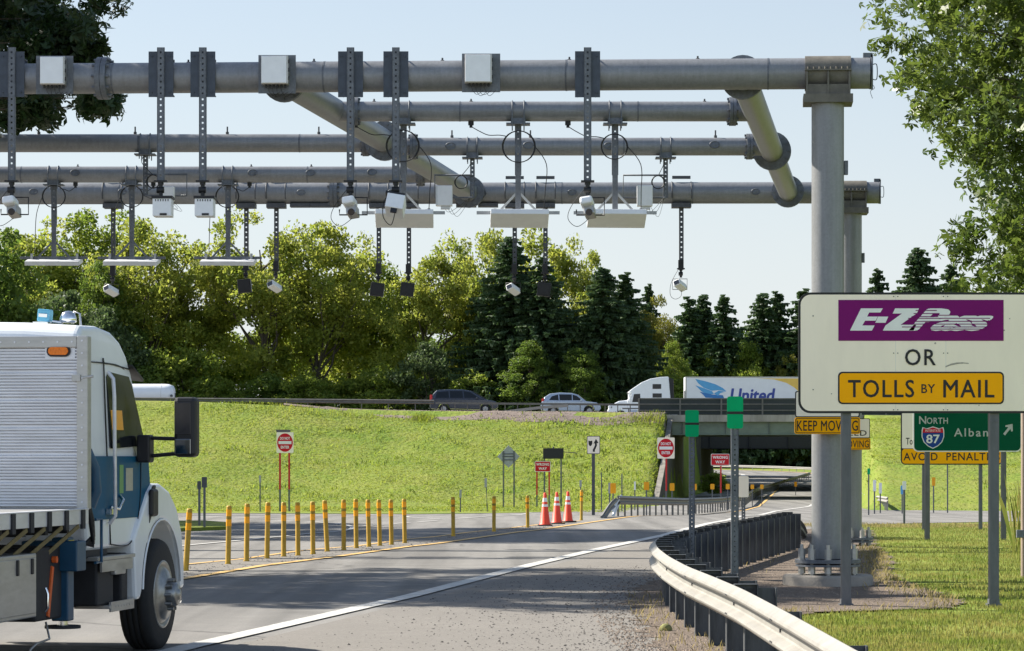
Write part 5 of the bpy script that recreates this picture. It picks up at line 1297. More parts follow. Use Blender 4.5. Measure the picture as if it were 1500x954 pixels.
for s in (-1, 1):
    MB().box((s * .86, -2.43, 1.15), (.16, .18, .42)).build('tail_light', taill, t, bevel=.03); MB().box((s * .72, 2.40, .70), (.36, .2, .17)).build('headlight', headl, t, bevel=.03); MB().box((s * 1.06, .95, 1.12), (.2, .12, .16)).build('mirror', vanp, t, bevel=.03)
mb = MB(); mb.prism([Vector((-.62, .62, 1.64)), Vector((.62, .62, 1.64)), Vector((.8, 1.56, 1.1)), Vector((-.8, 1.56, 1.1))], (0, .015, .025)); mb.build('windshield', glassd, t)
MB().box((0, -2.42, .55), (1.9, .22, .2)).build('rear_bumper', vanp, t, bevel=.05)
d = 213.; x = sx(836, d)
t = thing('silver_car', 'silver blue crossover driving right behind the thin box rail', 'car', (x, d, zh(x) - .05), rotz=-PI / 2, world=False)
low = [(-2.2, .38), (-1.72, .30)] + [(-1.3 + .40 * math.cos(a), .34 + .40 * math.sin(a)) for a in np.linspace(PI, 0, 9)] + [(.95, .28)] + [(1.36 + .40 * math.cos(a), .34 + .40 * math.sin(a)) for a in np.linspace(PI, 0, 9)] + [(2.1, .30), (2.22, .5), (2.16, .78), (1.9, .93), (1.0, 1.05), (-2.12, 1.05), (-2.24, .75)]
cab = [(-2.12, 1.0), (-1.95, 1.34), (-1.55, 1.60), (-.8, 1.68), (.1, 1.64), (.5, 1.52), (1.15, 1.02)]
car(t, 4.5, low, cab, .90, .66, 1.02, 1.68, suvp, [[(-1.62, 1.12), (-1.42, 1.40), (-.95, 1.54), (-.9, 1.10)], [(-.84, 1.10), (-.87, 1.55), (.06, 1.54), (.08, 1.10)], [(.14, 1.10), (.12, 1.53), (.42, 1.44), (.86, 1.10)]], (-1.3, 1.36), .33)
for s in (-1, 1):
    MB().box((s * .80, -2.06, 1.10), (.14, .16, .30)).build('tail_light', taill, t, bevel=.03); MB().box((s * .68, 2.06, .76), (.34, .2, .16)).build('headlight', headl, t, bevel=.03); MB().box((s * .99, .75, 1.10), (.18, .11, .14)).build('mirror', suvp, t, bevel=.03)
mb = MB(); mb.prism([Vector((-.55, .55, 1.53)), Vector((.55, .55, 1.53)), Vector((.74, 1.10, 1.09)), Vector((-.74, 1.10, 1.09))], (0, .015, .025)); mb.build('windshield', glassd, t)
# tractor and trailer, heading left on the far carriageway
d = 265.; K = F / d; zb = 9.23 - 4.1
def U(px, py): return Vector((-( (px - 889) / K), (H - (py - CY) / K) - zb))      # (y forward, z) from the front bumper
x0 = sx(889, d)
t = thing('semi_tractor', 'white sleeper cab tractor pulling the trailer on the highway bridge', 'truck', (x0, d - 1.2, zb), rotz=PI / 2, world=False)
def prof(pts, w, mat, name, parent, bev=.06, xc=0):
    return MB().prism([Vector((xc - w / 2, *U(*q))) for q in pts], (w, 0, 0)).build(name, mat, parent, bevel=bev)
prof([(890, 613), (889, 602), (893, 595), (905, 588.5), (918, 587), (926, 587), (926, 613)], 2.2, semiw, 'hood', t, .12)
prof([(918, 613), (917.5, 588), (924, 577), (918, 576), (924, 571), (938, 561.5), (951, 556), (966, 553.6), (977.5, 553), (980, 583), (980, 613)], 2.45, semiw, 'cab', t, .08)
prof([(978.3, 554), (984.5, 557), (985.5, 590), (980.5, 600), (979, 583)], 2.3, black, 'cab_extender', t, .03)
for pts in ([(924.5, 590), (927, 578.3), (936, 577.8), (936.5, 590)],):
    for s in (-1, 1): mb = MB(); mb.prism([Vector((s * 1.232, *U(*q))) for q in pts], (-s * .02, 0, 0)); mb.build('side_window', glassd, t)
for a, b in (((954, 563.8), (966.5, 570.8)), ((954, 577.3), (967.3, 583.5))):
    c = U((a[0] + b[0]) / 2, (a[1] + b[1]) / 2)
    for s in (-1, 1): MB().box((s * 1.23, c.x, c.y), (.03, (b[0] - a[0]) / K, (b[1] - a[1]) / K)).build('sleeper_window', glassd, t, bevel=.01)
for s in (-1, 1):
    c = U(893.5, 597); MB().box((s * .95, c.x, c.y), (.3, .35, .3)).build('headlight', headl, t, bevel=.06)
    c = U(921, 583); MB().box((s * 1.42, c.x, c.y), (.18, .12, .75)).build('mirror', semiw, t, bevel=.03)
    for y in (-1.2, -4.9, -6.1): wheel(t, s * 1.2, y, .51, .3, s)
MB().box((0, -4.2, .75), (.9, 5.5, .25)).build('chassis', chassis, t)
mb = MB(); 
for s in (-1, 1): mb.cyl((s * 1.15, -3.3, .75), (s * 1.15, -2.0, .75), .32, n=16)
mb.build('fuel_tank', chrome, t)
xt = sx(1001.5, d)
t = thing('semi_trailer', 'white box trailer with blue bird graphic and yellow corner, above the bridge railing', 'trailer', (xt, d - 1.2, zb), rotz=PI / 2, world=False)
MB().box((0, -8.1, 2.65), (2.6, 16.2, 2.86)).build('box_body', trailw, t, bevel=.03)
mb = MB()
for z in (4.05, 1.26): 
    for s in (-1, 1): mb.box((s * 1.302, -8.1, z), (.02, 16.2, .1))
for s in (-1, 1): mb.box((s * 1.303, -.06, 2.65), (.02, .12, 2.86)); 
mb.build('edge_trim', alumd, t)
TX = 1.305   # local +X side faces the camera? heading left => local +X points away, -X toward
sd = -1
def V3(px, py, k=0): 
    y = -((px - 1001.5) / K); z = (H - (py - CY) / K) - zb; return Vector((sd * (1.302 + k), y, z))
def decal(pts, mat, name, k=0, th=.008): return MB().prism([V3(*q, k) for q in pts], (-sd * th, 0, 0)).build(name, mat, t)
if True:
    decal([(1105, 555.6), (1130, 557), (1148, 562), (1160, 569), (1168, 577), (1174, 588), (1245, 588), (1245, 555.6)], traily, 'yellow_graphic', .006)
    zz0 = lambda x, y: (x, y)
    decal([(1016, 556.5), (1030, 559.5), (1045, 564), (1056, 569.5), (1061, 574.3), (1050, 572.6), (1040, 573.5), (1028, 569), (1020, 562.5)], birdl, 'bird_graphic', .010)
    decal([(1016, 565.5), (1028, 569.6), (1040, 574), (1043, 578), (1034, 579), (1025, 574.5)], birdl, 'bird_graphic', .012)
    decal([(1022, 574.8), (1032, 577), (1041, 579), (1056, 580), (1058, 585), (1050, 590), (1041, 584), (1031, 583.5), (1027, 579)], birdd, 'bird_graphic', .014)
    decal([(1043, 577.5), (1050, 573.2), (1057, 574.5), (1061, 574.3), (1052, 577), (1049, 581)], birdl, 'bird_graphic', .016)
tr = text(None if False else t, 'United', (0, 0, 0), wpx(65, d), wpx(20, d), textb, shear=.16, bold=.03, depth=.008)
# lay the lettering on the trailer side that faces the camera
c = V3(1099.5, 580, .012); tr.rotation_euler = (0, 0, -PI / 2); tr.location = c
for s in (-1, 1):
    for y in (-13.2, -14.5): wheel(t, s * 1.28, y, .5, .3, s)
mb = MB(); mb.box((0, -8, 1.1), (.9, 15, .2)); 
for s in (-1, 1): mb.box((s * .8, -3.0, .6), (.12, .12, 1.1))
mb.build('landing_gear', chassis, t)
# tanker trailer at left
d = 268.; K = F / d; x1 = sx(256, d); zc = szz(577, d); r = wpx(14.5, d)
t = thing('tank_trailer', 'white cylindrical tank trailer at left behind the grass bank', 'trailer', (x1 - 6, d, zc - r - .9), group=None)
MB().lathe([(0, -12), (r * .6, -11.95), (r * .95, -11.6), (r, -11.3), (r, -.9), (r * .97, -.55), (r * .80, -.1), (r * .5, .02), (0, .03)], (x1, d, zc), (1, 0, 0), 30).build('tank', trailw, t)
mb = MB()
for q in (-1.2, -4, -8, -11): mb.lathe([(r + .005, q - .04), (r + .015, q), (r + .005, q + .04)], (x1, d, zc), (1, 0, 0), 30)
mb.build('tank_band', greybox, t)
MB().box((x1 + .02, d - .1, zc - .15), (.1, .35, .4)).cyl((x1 - .2, d - r * .6, zc - .2), (x1 - .2, d - r * 1.02, zc - .2), .12, n=8).build('valve', galvd, t)
mb = MB(); mb.box((x1 - 6, d, zc - r - .08), (11, 1.2, .2)); mb.build('chassis', chassis, t)
for s in (-1, 1):
    for q in (-2, -3.3, -10): MB().lathe([(.2, 0), (.45, 0), (.5, -.05), (.5, -.28), (.3, -.28)], (x1 + q, d + s * 1.15, zc - r - .45), (0, s, 0), 20).build('wheel', rubber, t)
# ------------------------------------------------------------------ flatbed truck in the left foreground
tk = thing('flatbed_truck', 'white and teal flatbed truck with ribbed aluminium bulkhead, cropped at the left edge', 'truck', (-4.50, 27.70, 0), rotz=-math.radians(9), world=False)
CW = 1.12                                   # cab half width
def side(poly, s, x, th, mat, name, parent=tk, bev=0): return MB().prism([Vector((s * x, y, z)) for y, z in poly], (-s * th, 0, 0)).build(name, mat, parent, bevel=bev)
cabp = [(-2.25, 1.02), (-2.25, 2.86), (-2.21, 2.96), (-2.1, 3.02), (-1.6, 3.035), (-1.2, 3.0), (-.98, 2.93), (-.80, 2.80), (-.68, 2.64), (-.55, 2.3), (-.34, 1.78), (-.30, 1.02)]
cabm = MB(); n = len(cabp)
hw = lambda z: CW - .10 * max(0, z - 1.9) / 1.15
vs = []
for y, z in cabp:
    k = hw(z)
    vs += [(-k, y, z), (-k * .5, y, z + (.03 if z > 2.8 else 0)), (0, y, z + (.04 if z > 2.8 else 0)), (k * .5, y, z + (.03 if z > 2.8 else 0)), (k, y, z)]
fs = []
for i in range(n):
    j = (i + 1) % n
    for q in range(4): fs.append((i * 5 + q, i * 5 + q + 1, j * 5 + q + 1, j * 5 + q))
fs += [[i * 5 for i in range(n)], [i * 5 + 4 for i in range(n)][::-1]]
cabm.add(vs, fs, False); cab = cabm.build('cab', tcab, tk, bevel=.05, bseg=3)
MB().tube([(CW * .94, -2.24, 2.70), (CW * .945, -1.2, 2.70), (CW * .93, -.80, 2.64)], .008, 5).build('roof_seam', legk, cab)
# visor and roof lamps
mb = MB(); vs = []
for x in np.linspace(-1.10, 1.10, 9): vs += [(x, -.80, 2.76 - .04 * x * x), (x, -.36 - .06 * x * x, 2.66 - .06 * x * x), (x, -.37 - .06 * x * x, 2.635 - .06 * x * x), (x, -.78, 2.73 - .04 * x * x)]
mb.add(vs, [(i * 4 + k, (i + 1) * 4 + k, (i + 1) * 4 + (k + 1) % 4, i * 4 + (k + 1) % 4) for i in range(8) for k in range(4)] + [(0, 1, 2, 3), (35, 34, 33, 32)], True)
mb.build('sun_visor', black, cab)
mb = MB()
for x in (-.75, -.35, 0, .35, .75): mb.box((x, -.86, 2.985), (.14, .16, .05))
mb.build('clearance_lamp', chrome, cab, bevel=.015)
for s in (-1, 1):
    side([(-2.255, 1.29), (-2.255, 1.86), (-.36, 1.86), (-.30, 1.6), (-.30, 1.29)], s, CW + .004, .02, tblue, 'blue_stripe', cab)
    mb = MB(); w_ = [(-1.50, 1.93), (-1.50, 2.58), (-1.44, 2.63), (-.80, 2.60), (-.72, 2.52), (-.44, 1.96)]
    mb.prism([Vector((s * (hw(z) + .005), y, z)) for y, z in w_], (-s * .02, 0, 0)); mb.build('side_window', glassd, cab)
    mb = MB(); w_ = [(-1.47, 2.10), (-1.47, 2.28), (-1.12, 2.28), (-1.12, 2.10)]
    mb.prism([Vector((s * (hw(z) + .008), y, z)) for y, z in w_], (-s * .002, 0, 0)); mb.build('amber_reflection' if False else 'orange_sticker', refl, cab)
    mb = MB(); mb.tube([(s * (hw(z) + .006), y, z) for y, z in ((-1.58, 1.06), (-1.58, 2.6), (-1.50, 2.70), (-.74, 2.67))], .009, 5); mb.tube([(s * (CW + .008), -.62, 1.9), (s * (CW + .008), -.66, 1.4), (s * (CW + .008), -.95, 1.06), (s * (CW + .008), -1.58, 1.06)], .008, 5); mb.build('door_seam', legk, cab)
    MB().tube([(s * (CW + .02), -1.66, 1.25), (s * (CW + .075), -1.66, 1.32), (s * (CW + .06), -1.64, 2.4), (s * (CW + .05), -1.64, 2.56), (s * (CW - .0), -1.64, 2.62)], .018, 8).build('grab_rail', alum, cab)
    mb = MB(); mb.box((s * (CW + .03), -1.62, 1.36), (.04, .22, .05)); mb.tube([(s * (CW + .01), -1.60, 1.40), (s * (CW + .06), -1.50, 1.38), (s * (CW + .06), -1.36, 1.46), (s * (CW + .01), -1.3, 1.5)], .016, 6); mb.build('door_handle', chrome, cab)
    side([(-1.30, 1.52), (-1.30, 1.78), (-1.18, 1.78), (-1.18, 1.52)], s, CW + .007, .004, decalg, 'green_decal', cab)
    side([(-1.10, 1.54), (-1.10, 1.75), (-.88, 1.75), (-.88, 1.54)], s, CW + .007, .004, alumd, 'door_decal', cab)
    # west coast mirror
    mr = MB(); mr.box((s * 1.20, -.72, 1.93), (.13, .16, .26)); m_ = mr.build('mirror_bracket', black, tk, bevel=.02)
    mb = MB(); mb.cyl((s * 1.22, -.72, 2.03), (s * 1.58, -.74, 2.02), .018, n=8); mb.cyl((s * 1.22, -.72, 1.86), (s * 1.58, -.74, 1.89), .018, n=8); mb.build('mirror_arm', black, m_)
    MB().box((s * 1.60, -.72, 2.13), (.215, .17, .56)).build('mirror_head', black, m_, bevel=.04)
    MB().box((s * 1.585, -.807, 2.21), (.15, .008, .30)).build('mirror_glass', lensg, m_, bevel=.004); MB().box((s * 1.585, -.807, 1.95), (.15, .008, .14)).build('convex_mirror', mirror, m_, bevel=.004)
mb = MB(); mb.prism([Vector((-.98, -.60, 2.60)), Vector((.98, -.60, 2.60)), Vector((1.04, -.345, 1.85)), Vector((-1.04, -.345, 1.85))], (0, .012, .004)); mb.build('windshield', glassd, cab)
# hood and fenders
hood = MB(); rows = [(-.36, 1.72, 1.02), (-.1, 1.68, 1.0), (.25, 1.60, .94), (.58, 1.45, .86), (.78, 1.22, .80), (.83, .75, .80)]
vs = []
for y, z, w_ in rows:
    for x in np.linspace(-1, 1, 9): vs.append((x * w_, y, z - .13 * abs(x) ** 3))
    vs += [(w_, y, .75), (-w_, y, .75)]
hood.add(vs, [(i * 11 + k, i * 11 + (k + 1) % 11, (i + 1) * 11 + (k + 1) % 11, (i + 1) * 11 + k) for i in range(len(rows) - 1) for k in range(11)] + [[k for k in range(11)], [55 + k for k in range(11)][::-1]], True)
hood.build('hood', tcab, tk)
for s in (-1, 1):
    R_ = .655
    low = [(-.86, .52), (-.92, .9), (-.93, 1.10), (-.45, 1.52), (-.30, 1.60), (-.05, 1.60), (.28, 1.52), (.54, 1.36), (.72, 1.12), (.80, .80), (.80, .56), (.67, .56)] + [(R_ * math.cos(a), .60 + R_ * math.sin(a)) for a in np.linspace(.05, PI - .02, 18)] + [(-.72, .52)]
    side(low, s, 1.155, .36, tcab, 'fender', tk, .035)
    mb = MB(); mb.tube([(s * 1.158, R_ * math.cos(a) , .60 + R_ * math.sin(a)) for a in np.linspace(.05, PI - .02, 18)], .010, 6); mb.build('fender_lip', tcab, tk)
    MB().box((s * 1.0, .0, 1.32), (.28, 1.0, .02)).box((s * .8, 0, 1.0), (.02, 1.3, .8)).build('wheel_liner', chassis, tk)
    side([(-.44, 1.50), (-.30, 1.585), (-.22, 1.585), (-.34, 1.32), (-.44, 1.22)], s, 1.163, .02, black, 'fender_vent', tk, .01)
    MB().box((s * 1.175, -.36, 1.42), (.05, .20, .26)).build('side_mirror_base', black, tk, bevel=.03)
    MB().box((s * 1.0, .77, .95), (.22, .12, .24)).build('headlight', headl, tk, bevel=.03)
    # front wheel with polished rim and hub
    wh = MB().lathe([(.30, 0), (.47, .0), (.515, -.02), (.535, -.06), (.535, -.095), (.522, -.098), (.522, -.108), (.535, -.111), (.535, -.15), (.522, -.153), (.522, -.163), (.535, -.166), (.535, -.205), (.522, -.208), (.522, -.218), (.535, -.221), (.535, -.25), (.50, -.29), (.30, -.29)], (s * 1.165, 0, .535), (s, 0, 0), 44).build('wheel', rubber, tk)
    MB().lathe([(.335, -.02), (.325, .006), (.30, .004), (.285, -.02), (.24, .03), (.17, .055), (.165, .06), (0, .06)], (s * 1.165, 0, .535), (s, 0, 0), 40).build('rim', dullw, wh)
    mb = MB(); mb.lathe([(.115, .05), (.115, .13), (.10, .15), (.06, .15), (.05, .17), (0, .175)], (s * 1.165, 0, .535), (s, 0, 0), 24)
    for k in range(10):
        a = 2 * PI * k / 10; mb.cyl((s * 1.215, .142 * math.cos(a), .535 + .142 * math.sin(a)), (s * 1.285, .142 * math.cos(a), .535 + .142 * math.sin(a)), .021, .017, n=7)
    mb.build('hub', dullw, wh)
MB().box((0, .86, .55), (2.2, .14, .3)).build('front_bumper', chrome, tk, bevel=.03)
mb = MB()
for i in range(8): mb.box((0, .84, .78 + .055 * i), (1.3, .03, .025))
mb.build('grille', chrome, tk)
# chassis, steps, battery box, exhaust
mb = MB(); 
for s in (-1, 1): mb.box((s * .43, -4.2, .88), (.09, 10.2, .26))
mb.box((0, -1.3, .75), (1.7, 1.6, .5)); mb.cyl((-1.0, 0, .535), (1.0, 0, .535), .09); mb.box((0, -.2, .9), (.9, 1.2, .5))
mb.build('chassis', chassis, tk)
for s in (-1, 1):
    st = MB().box((s * 1.0, -1.55, .945), (.36, 1.15, .035)).box((s * 1.0, -1.36, .50), (.34, .75, .035)).build('step', alumd, tk, bevel=.006)
    mb = MB(); mb.box((s * 1.165, -1.52, .875), (.02, .95, .10)); mb.box((s * 1.165, -1.36, .50), (.02, .72, .09))
    for k in range(7): mb.cyl((s * 1.172, -1.06 - .085 * k, .50), (s * 1.178, -1.06 - .085 * k, .50), .013, n=6)
    mb.build('step_plate', alumd, st)
    MB().box((s * .93, -1.75, .72), (.4, .5, .40)).box((s * .98, -1.15, .72), (.3, .2, .5)).box((s * .9, -1.9, 1.0), (.38, .7, .1)).build('battery_box', chassis, tk, bevel=.02)
    MB().box((s * 1.13, -1.42, .845), (.09, .32, .12)).build('step_light_box', alumd, tk, bevel=.01)
# ribbed bulkhead
BY, BX, B0, B1 = -2.58, 1.235, 1.40, 2.905
mb = MB(); prof = []; nr = 52; hh = (B1 - .10 - B0 - .02) / nr
for k in range(nr):
    z = B0 + .02 + k * hh; deep = .016 if k % 9 == 8 else .0
    prof += [(z, .0), (z + hh * .12, -.0155 + deep), (z + hh * .62, -.0155 + deep), (z + hh * .88, .0 + deep * .5)]
prof.append((B1 - .10, .0)); vs = []
for z, a in prof: vs += [(-BX + .1, BY + a, z), (BX - .1, BY + a, z)]
mb.add(vs, [(2 * i, 2 * i + 1, 2 * i + 3, 2 * i + 2) for i in range(len(prof) - 1)], False)
mb.box((0, BY + .045, (B0 + B1) / 2), (2 * BX - .04, .05, B1 - B0 - .02))
bh = mb.build('bulkhead', alum, tk)
mb = MB()
for s in (-1, 1): mb.box((s * (BX - .05), BY + .02, (B0 + B1) / 2), (.10, .11, B1 - B0))
mb.box((0, BY + .02, B1 - .05), (2 * BX - .2, .11, .10)); mb.build('bulkhead_frame', alumd, bh, bevel=.008); mb = MB()
for s in (-1, 1):
    for k in range(14): mb.cyl((s * (BX - .05), BY - .034, B0 + .06 + .108 * k), (s * (BX - .05), BY - .041, B0 + .06 + .108 * k), .009, n=7)
for k in range(18): mb.cyl((-1.1 + .129 * k, BY - .034, B1 - .05), (-1.1 + .129 * k, BY - .041, B1 - .05), .009, n=7)
mb.build('rivet', alum, bh)
for s in (-1, 1):
    pts = []
    for a0, cx_ in ((0, .07), (PI / 2, .07), (PI, -.07), (1.5 * PI, -.07)):
        for k in range(6): a = a0 - PI / 2 * 0 + PI / 2 * k / 5; pts.append((s * .98 + (cx_ if True else 0) * (1 if cx_ > 0 and a0 in (0,) else 1) + 0, 0))
    def oval2(w_, h_): return [Vector((s * (BX - .265) + (w_ - h_) * (1 if math.cos(a) > 0 else -1) * .5 + h_ * .5 * math.cos(a), BY - .016, 2.775 + h_ * .5 * math.sin(a))) for a in np.linspace(0.01, 2 * PI + .01, 25)[:-1]]
    ml = MB().box((s * (BX - .255), BY - .010, 2.775), (.27, .012, .14)).build('marker_light', alum, bh)
    MB().prism(oval2(.215, .10), (0, -.016, 0)).build('lamp_rim', black, ml)
    MB().prism([p + Vector((0, -.017, 0)) for p in oval2(.18, .068)], (0, -.012, 0)).build('lamp_lens', amber, ml)
    MB().box((s * (BX - .10), BY - .04, 2.54), (.075, .03, .055)).cyl((s * (BX - .06), BY - .03, 2.54), (s * (BX + .05), BY - .03, 2.555), .012, n=8).build('latch', alumd, bh)
# bed
bed = MB().box((0, -6.05, 1.385), (2.36, 6.9, .04)).build('bed_deck', alumd, tk)
mb = MB()
for s in (-1, 1):
    mb.box((s * 1.215, -6.05, 1.335), (.05, 6.9, .125)); mb.box((s * 1.20, -6.05, 1.40), (.09, 6.9, .014))
mb.build('side_rail', alum, bed, bevel=.004)
mb = MB()
for s in (-1, 1):
    for k in range(15): mb.box((s * 1.245, -2.78 - .46 * k, 1.315), (.022, .085, .165))
mb.build('stake_pocket', chassis, bed)
for k in range(14): 
    y = -2.86 - .46 * k
    mb = MB(); mb.bar((1.235, y, 1.26), (1.05, y - .50, .98), .04, .008, up=(1, 0, 0)); mb.bar((1.05, y - .50, .98), (.7, y - .42, .93), .05, .008, up=(0, 0, 1)); mb.build('tie_strap', strap, bed)
mb = MB()
for k in range(12): mb.box((0, -2.9 - .58 * k, 1.27), (2.3, .07, .15))
mb.build('cross_member', chassis, bed)
# aluminium tool box under the bed
for s in (-1, 1):
    tb_ = MB().box((s * .93, -4.55, .79), (.46, 1.55, .53)).build('tool_box', alumd, tk, bevel=.012)
    mb = MB(); mb.box((s * 1.165, -4.55, .79), (.012, 1.47, .46)); mb.build('tool_box_door', alumd, tb_, bevel=.005)
    for y in (-3.93, -4.30, -4.95): MB().box((s * 1.176, y, .95), (.02, .05, .13)).build('latch', black, tb_, bevel=.008)
    mb = MB(); mb.box((s * .93, -3.765, .79), (.44, .012, .50)); mb.build('end_plate', alumd, tb_, bevel=.004)
    # outrigger leg of the crane behind the cab
    lg = MB().box((s * 1.08, -2.83, .80), (.15, .17, .72)).box((s * 1.0, -2.83, 1.0), (.5, .26, .26)).build('outrigger', crblue, tk, bevel=.012)
    MB().cyl((s * 1.08, -2.83, .40), (s * 1.08, -2.83, .50), .05, n=12).build('ram', chrome, lg)
    MB().cyl((s * 1.08, -2.83, .375), (s * 1.08, -2.83, .40), .155, n=20).build('foot_pad', chassis, lg)
    MB().box((s * 1.158, -2.83, 1.05), (.006, .14, .17)).build('yellow_label', yellow, lg)
    MB().box((s * .72, -3.15, .78), (.75, .9, .62)).build('hydraulic_tank', chassis, tk, bevel=.02)
    mb = MB(); mb.bar((s * 1.10, -3.18, .92), (s * 1.10, -3.30, .50), .05, .02, up=(1, 0, 0)); mb.cyl((s * 1.10, -3.17, .98), (s * 1.14, -3.17, .98), .03, n=10); mb.build('orange_strap', orange, tk)
    MB().tube([(s * 1.12, -3.42, .75), (s * 1.14, -3.42, .70), (s * 1.14, -3.42, .58), (s * 1.12, -3.42, .55)], .012, 6).build('chrome_handle', chrome, tk)
    MB().tube([(s * 1.0, -3.05, .44), (s * 1.05, -3.1, .30), (s * 1.0, -3.3, .27), (s * 1.02, -3.5, .24), (s * .98, -3.55, .14)], .0105, 5).build('hanging_hose', alumd, tk)
MB().cyl((.2, -2.42, 1.1), (.2, -2.42, 2.2), .16, n=18).build('crane_post', crblue, tk)
mb = MB(); mb.box((1.12, -2.38, 1.72), (.10, .10, .50)); mb.tube([(1.14, -2.36, 1.9), (1.19, -2.30, 1.75), (1.20, -2.28, 1.55), (1.15, -2.3, 1.42)], .06, 10); mb.build('crane_bracket', crblue, tk, bevel=.02)
mb = MB()
for k in range(4): mb.tube([(1.13 + .01 * k, -2.42, 1.65 - .03 * k), (1.20, -2.36, 1.3 - .05 * k), (1.19, -2.30, 1.16 - .03 * k), (1.08, -2.40, 1.02 + .03 * k)], .018, 6)
mb.build('hydraulic_hose', black, tk)
MB().tube([(1.20, -2.28, 1.30), (1.20, -2.10, 1.30), (1.20, -2.10, .92), (1.20, -2.28, .92)], .014, 6).build('step_handle', crblue, tk)
# roof gear
R = Matrix.Rotation(.08, 3, 'Y')
bl = MB().box((.55, -1.7, 3.13), (.115, .115, .115), R).build('beacon_box', crlite, tk, bevel=.012)
MB().box((.55, -1.762, 3.13), (.08, .01, .03), R).box((.52, -1.7, 3.065), (.14, .10, .02)).build('beacon_trim', chrome, bl)
mb = MB(); mb.lathe([(0, .10), (.035, .095), (.06, .075), (.075, .035), (.078, 0), (.06, -.01), (0, -.01)], (.76, -1.68, 3.075), (0, 0, 1), 24); mb.tube([(.62, -1.7, 3.08), (.70, -1.7, 3.065), (.72, -1.7, 3.08)], .014, 6); mb.build('roof_horn', chrome, tk)
MB().tube([(.78, -1.62, 3.06), (.80, -1.62, 3.17), (.85, -1.62, 3.15), (.86, -1.62, 3.04)], .010, 6).build('roof_handle', alum, tk)
# rear axle
for s in (-1, 1):
    for q in (0, .32): MB().lathe([(.28, 0), (.47, 0), (.515, -.03), (.515, -.25), (.46, -.28), (.28, -.28)], (s * (1.19 - q), -6.9, .515), (s, 0, 0), 30).build('wheel', rubber, tk)
# ------------------------------------------------------------------ vegetation
def leaf_mesh(name, C, size, mat, lobes=1, up=.35, r=None, sizes=None, asp=.62):
    r = r or rng
    C = np.asarray(C); n = len(C)
    nrm = r.normal(size=(n, 3)); nrm[:, 2] += up * 2; nrm /= np.linalg.norm(nrm, axis=1)[:, None]
    a = r.normal(size=(n, 3)); a -= nrm * (a * nrm).sum(1)[:, None]; a /= np.linalg.norm(a, axis=1)[:, None]
    b = np.cross(nrm, a); s = (size * r.uniform(.65, 1.3, n))[:, None]
    V = []; Fc = []; base = 0
    if lobes == 1:
        V = np.stack([C - a * s * .5, C + b * s * asp * .5 + nrm * s * .08, C + a * s * .5, C - b * s * asp * .5 + nrm * s * .08], 1).reshape(-1, 3)
        idx = np.arange(n * 4).reshape(n, 4)
    else:
        out = []
        for ang in (-.95, 0, .95):
            d = a * math.cos(ang) + b * math.sin(ang); p = -a * math.sin(ang) + b * math.cos(ang); l = s * (.95 if ang == 0 else .78)
            o = C - a * s * .45
            out.append(np.stack([o, o + d * l * .5 + p * s * .17 + nrm * s * .05, o + d * l, o + d * l * .5 - p * s * .17 + nrm * s * .05], 1))
        V = np.stack(out, 1).reshape(-1, 3); idx = np.arange(n * 12).reshape(n * 3, 4)
    me = bpy.data.meshes.new(name); nf = len(idx)
    me.vertices.add(len(V)); me.vertices.foreach_set('co', V.astype(np.float32).ravel())
    me.loops.add(nf * 4); me.loops.foreach_set('vertex_index', idx.astype(np.int32).ravel())
    me.polygons.add(nf); me.polygons.foreach_set('loop_start', np.arange(0, nf * 4, 4, dtype=np.int32))
    me.materials.append(mat); me.update(calc_edges=True)
    return me
def put(name, me, parent=None):
    o = bpy.data.objects.new(name, me); COL.objects.link(o)
    if parent: o.parent = parent
    return o
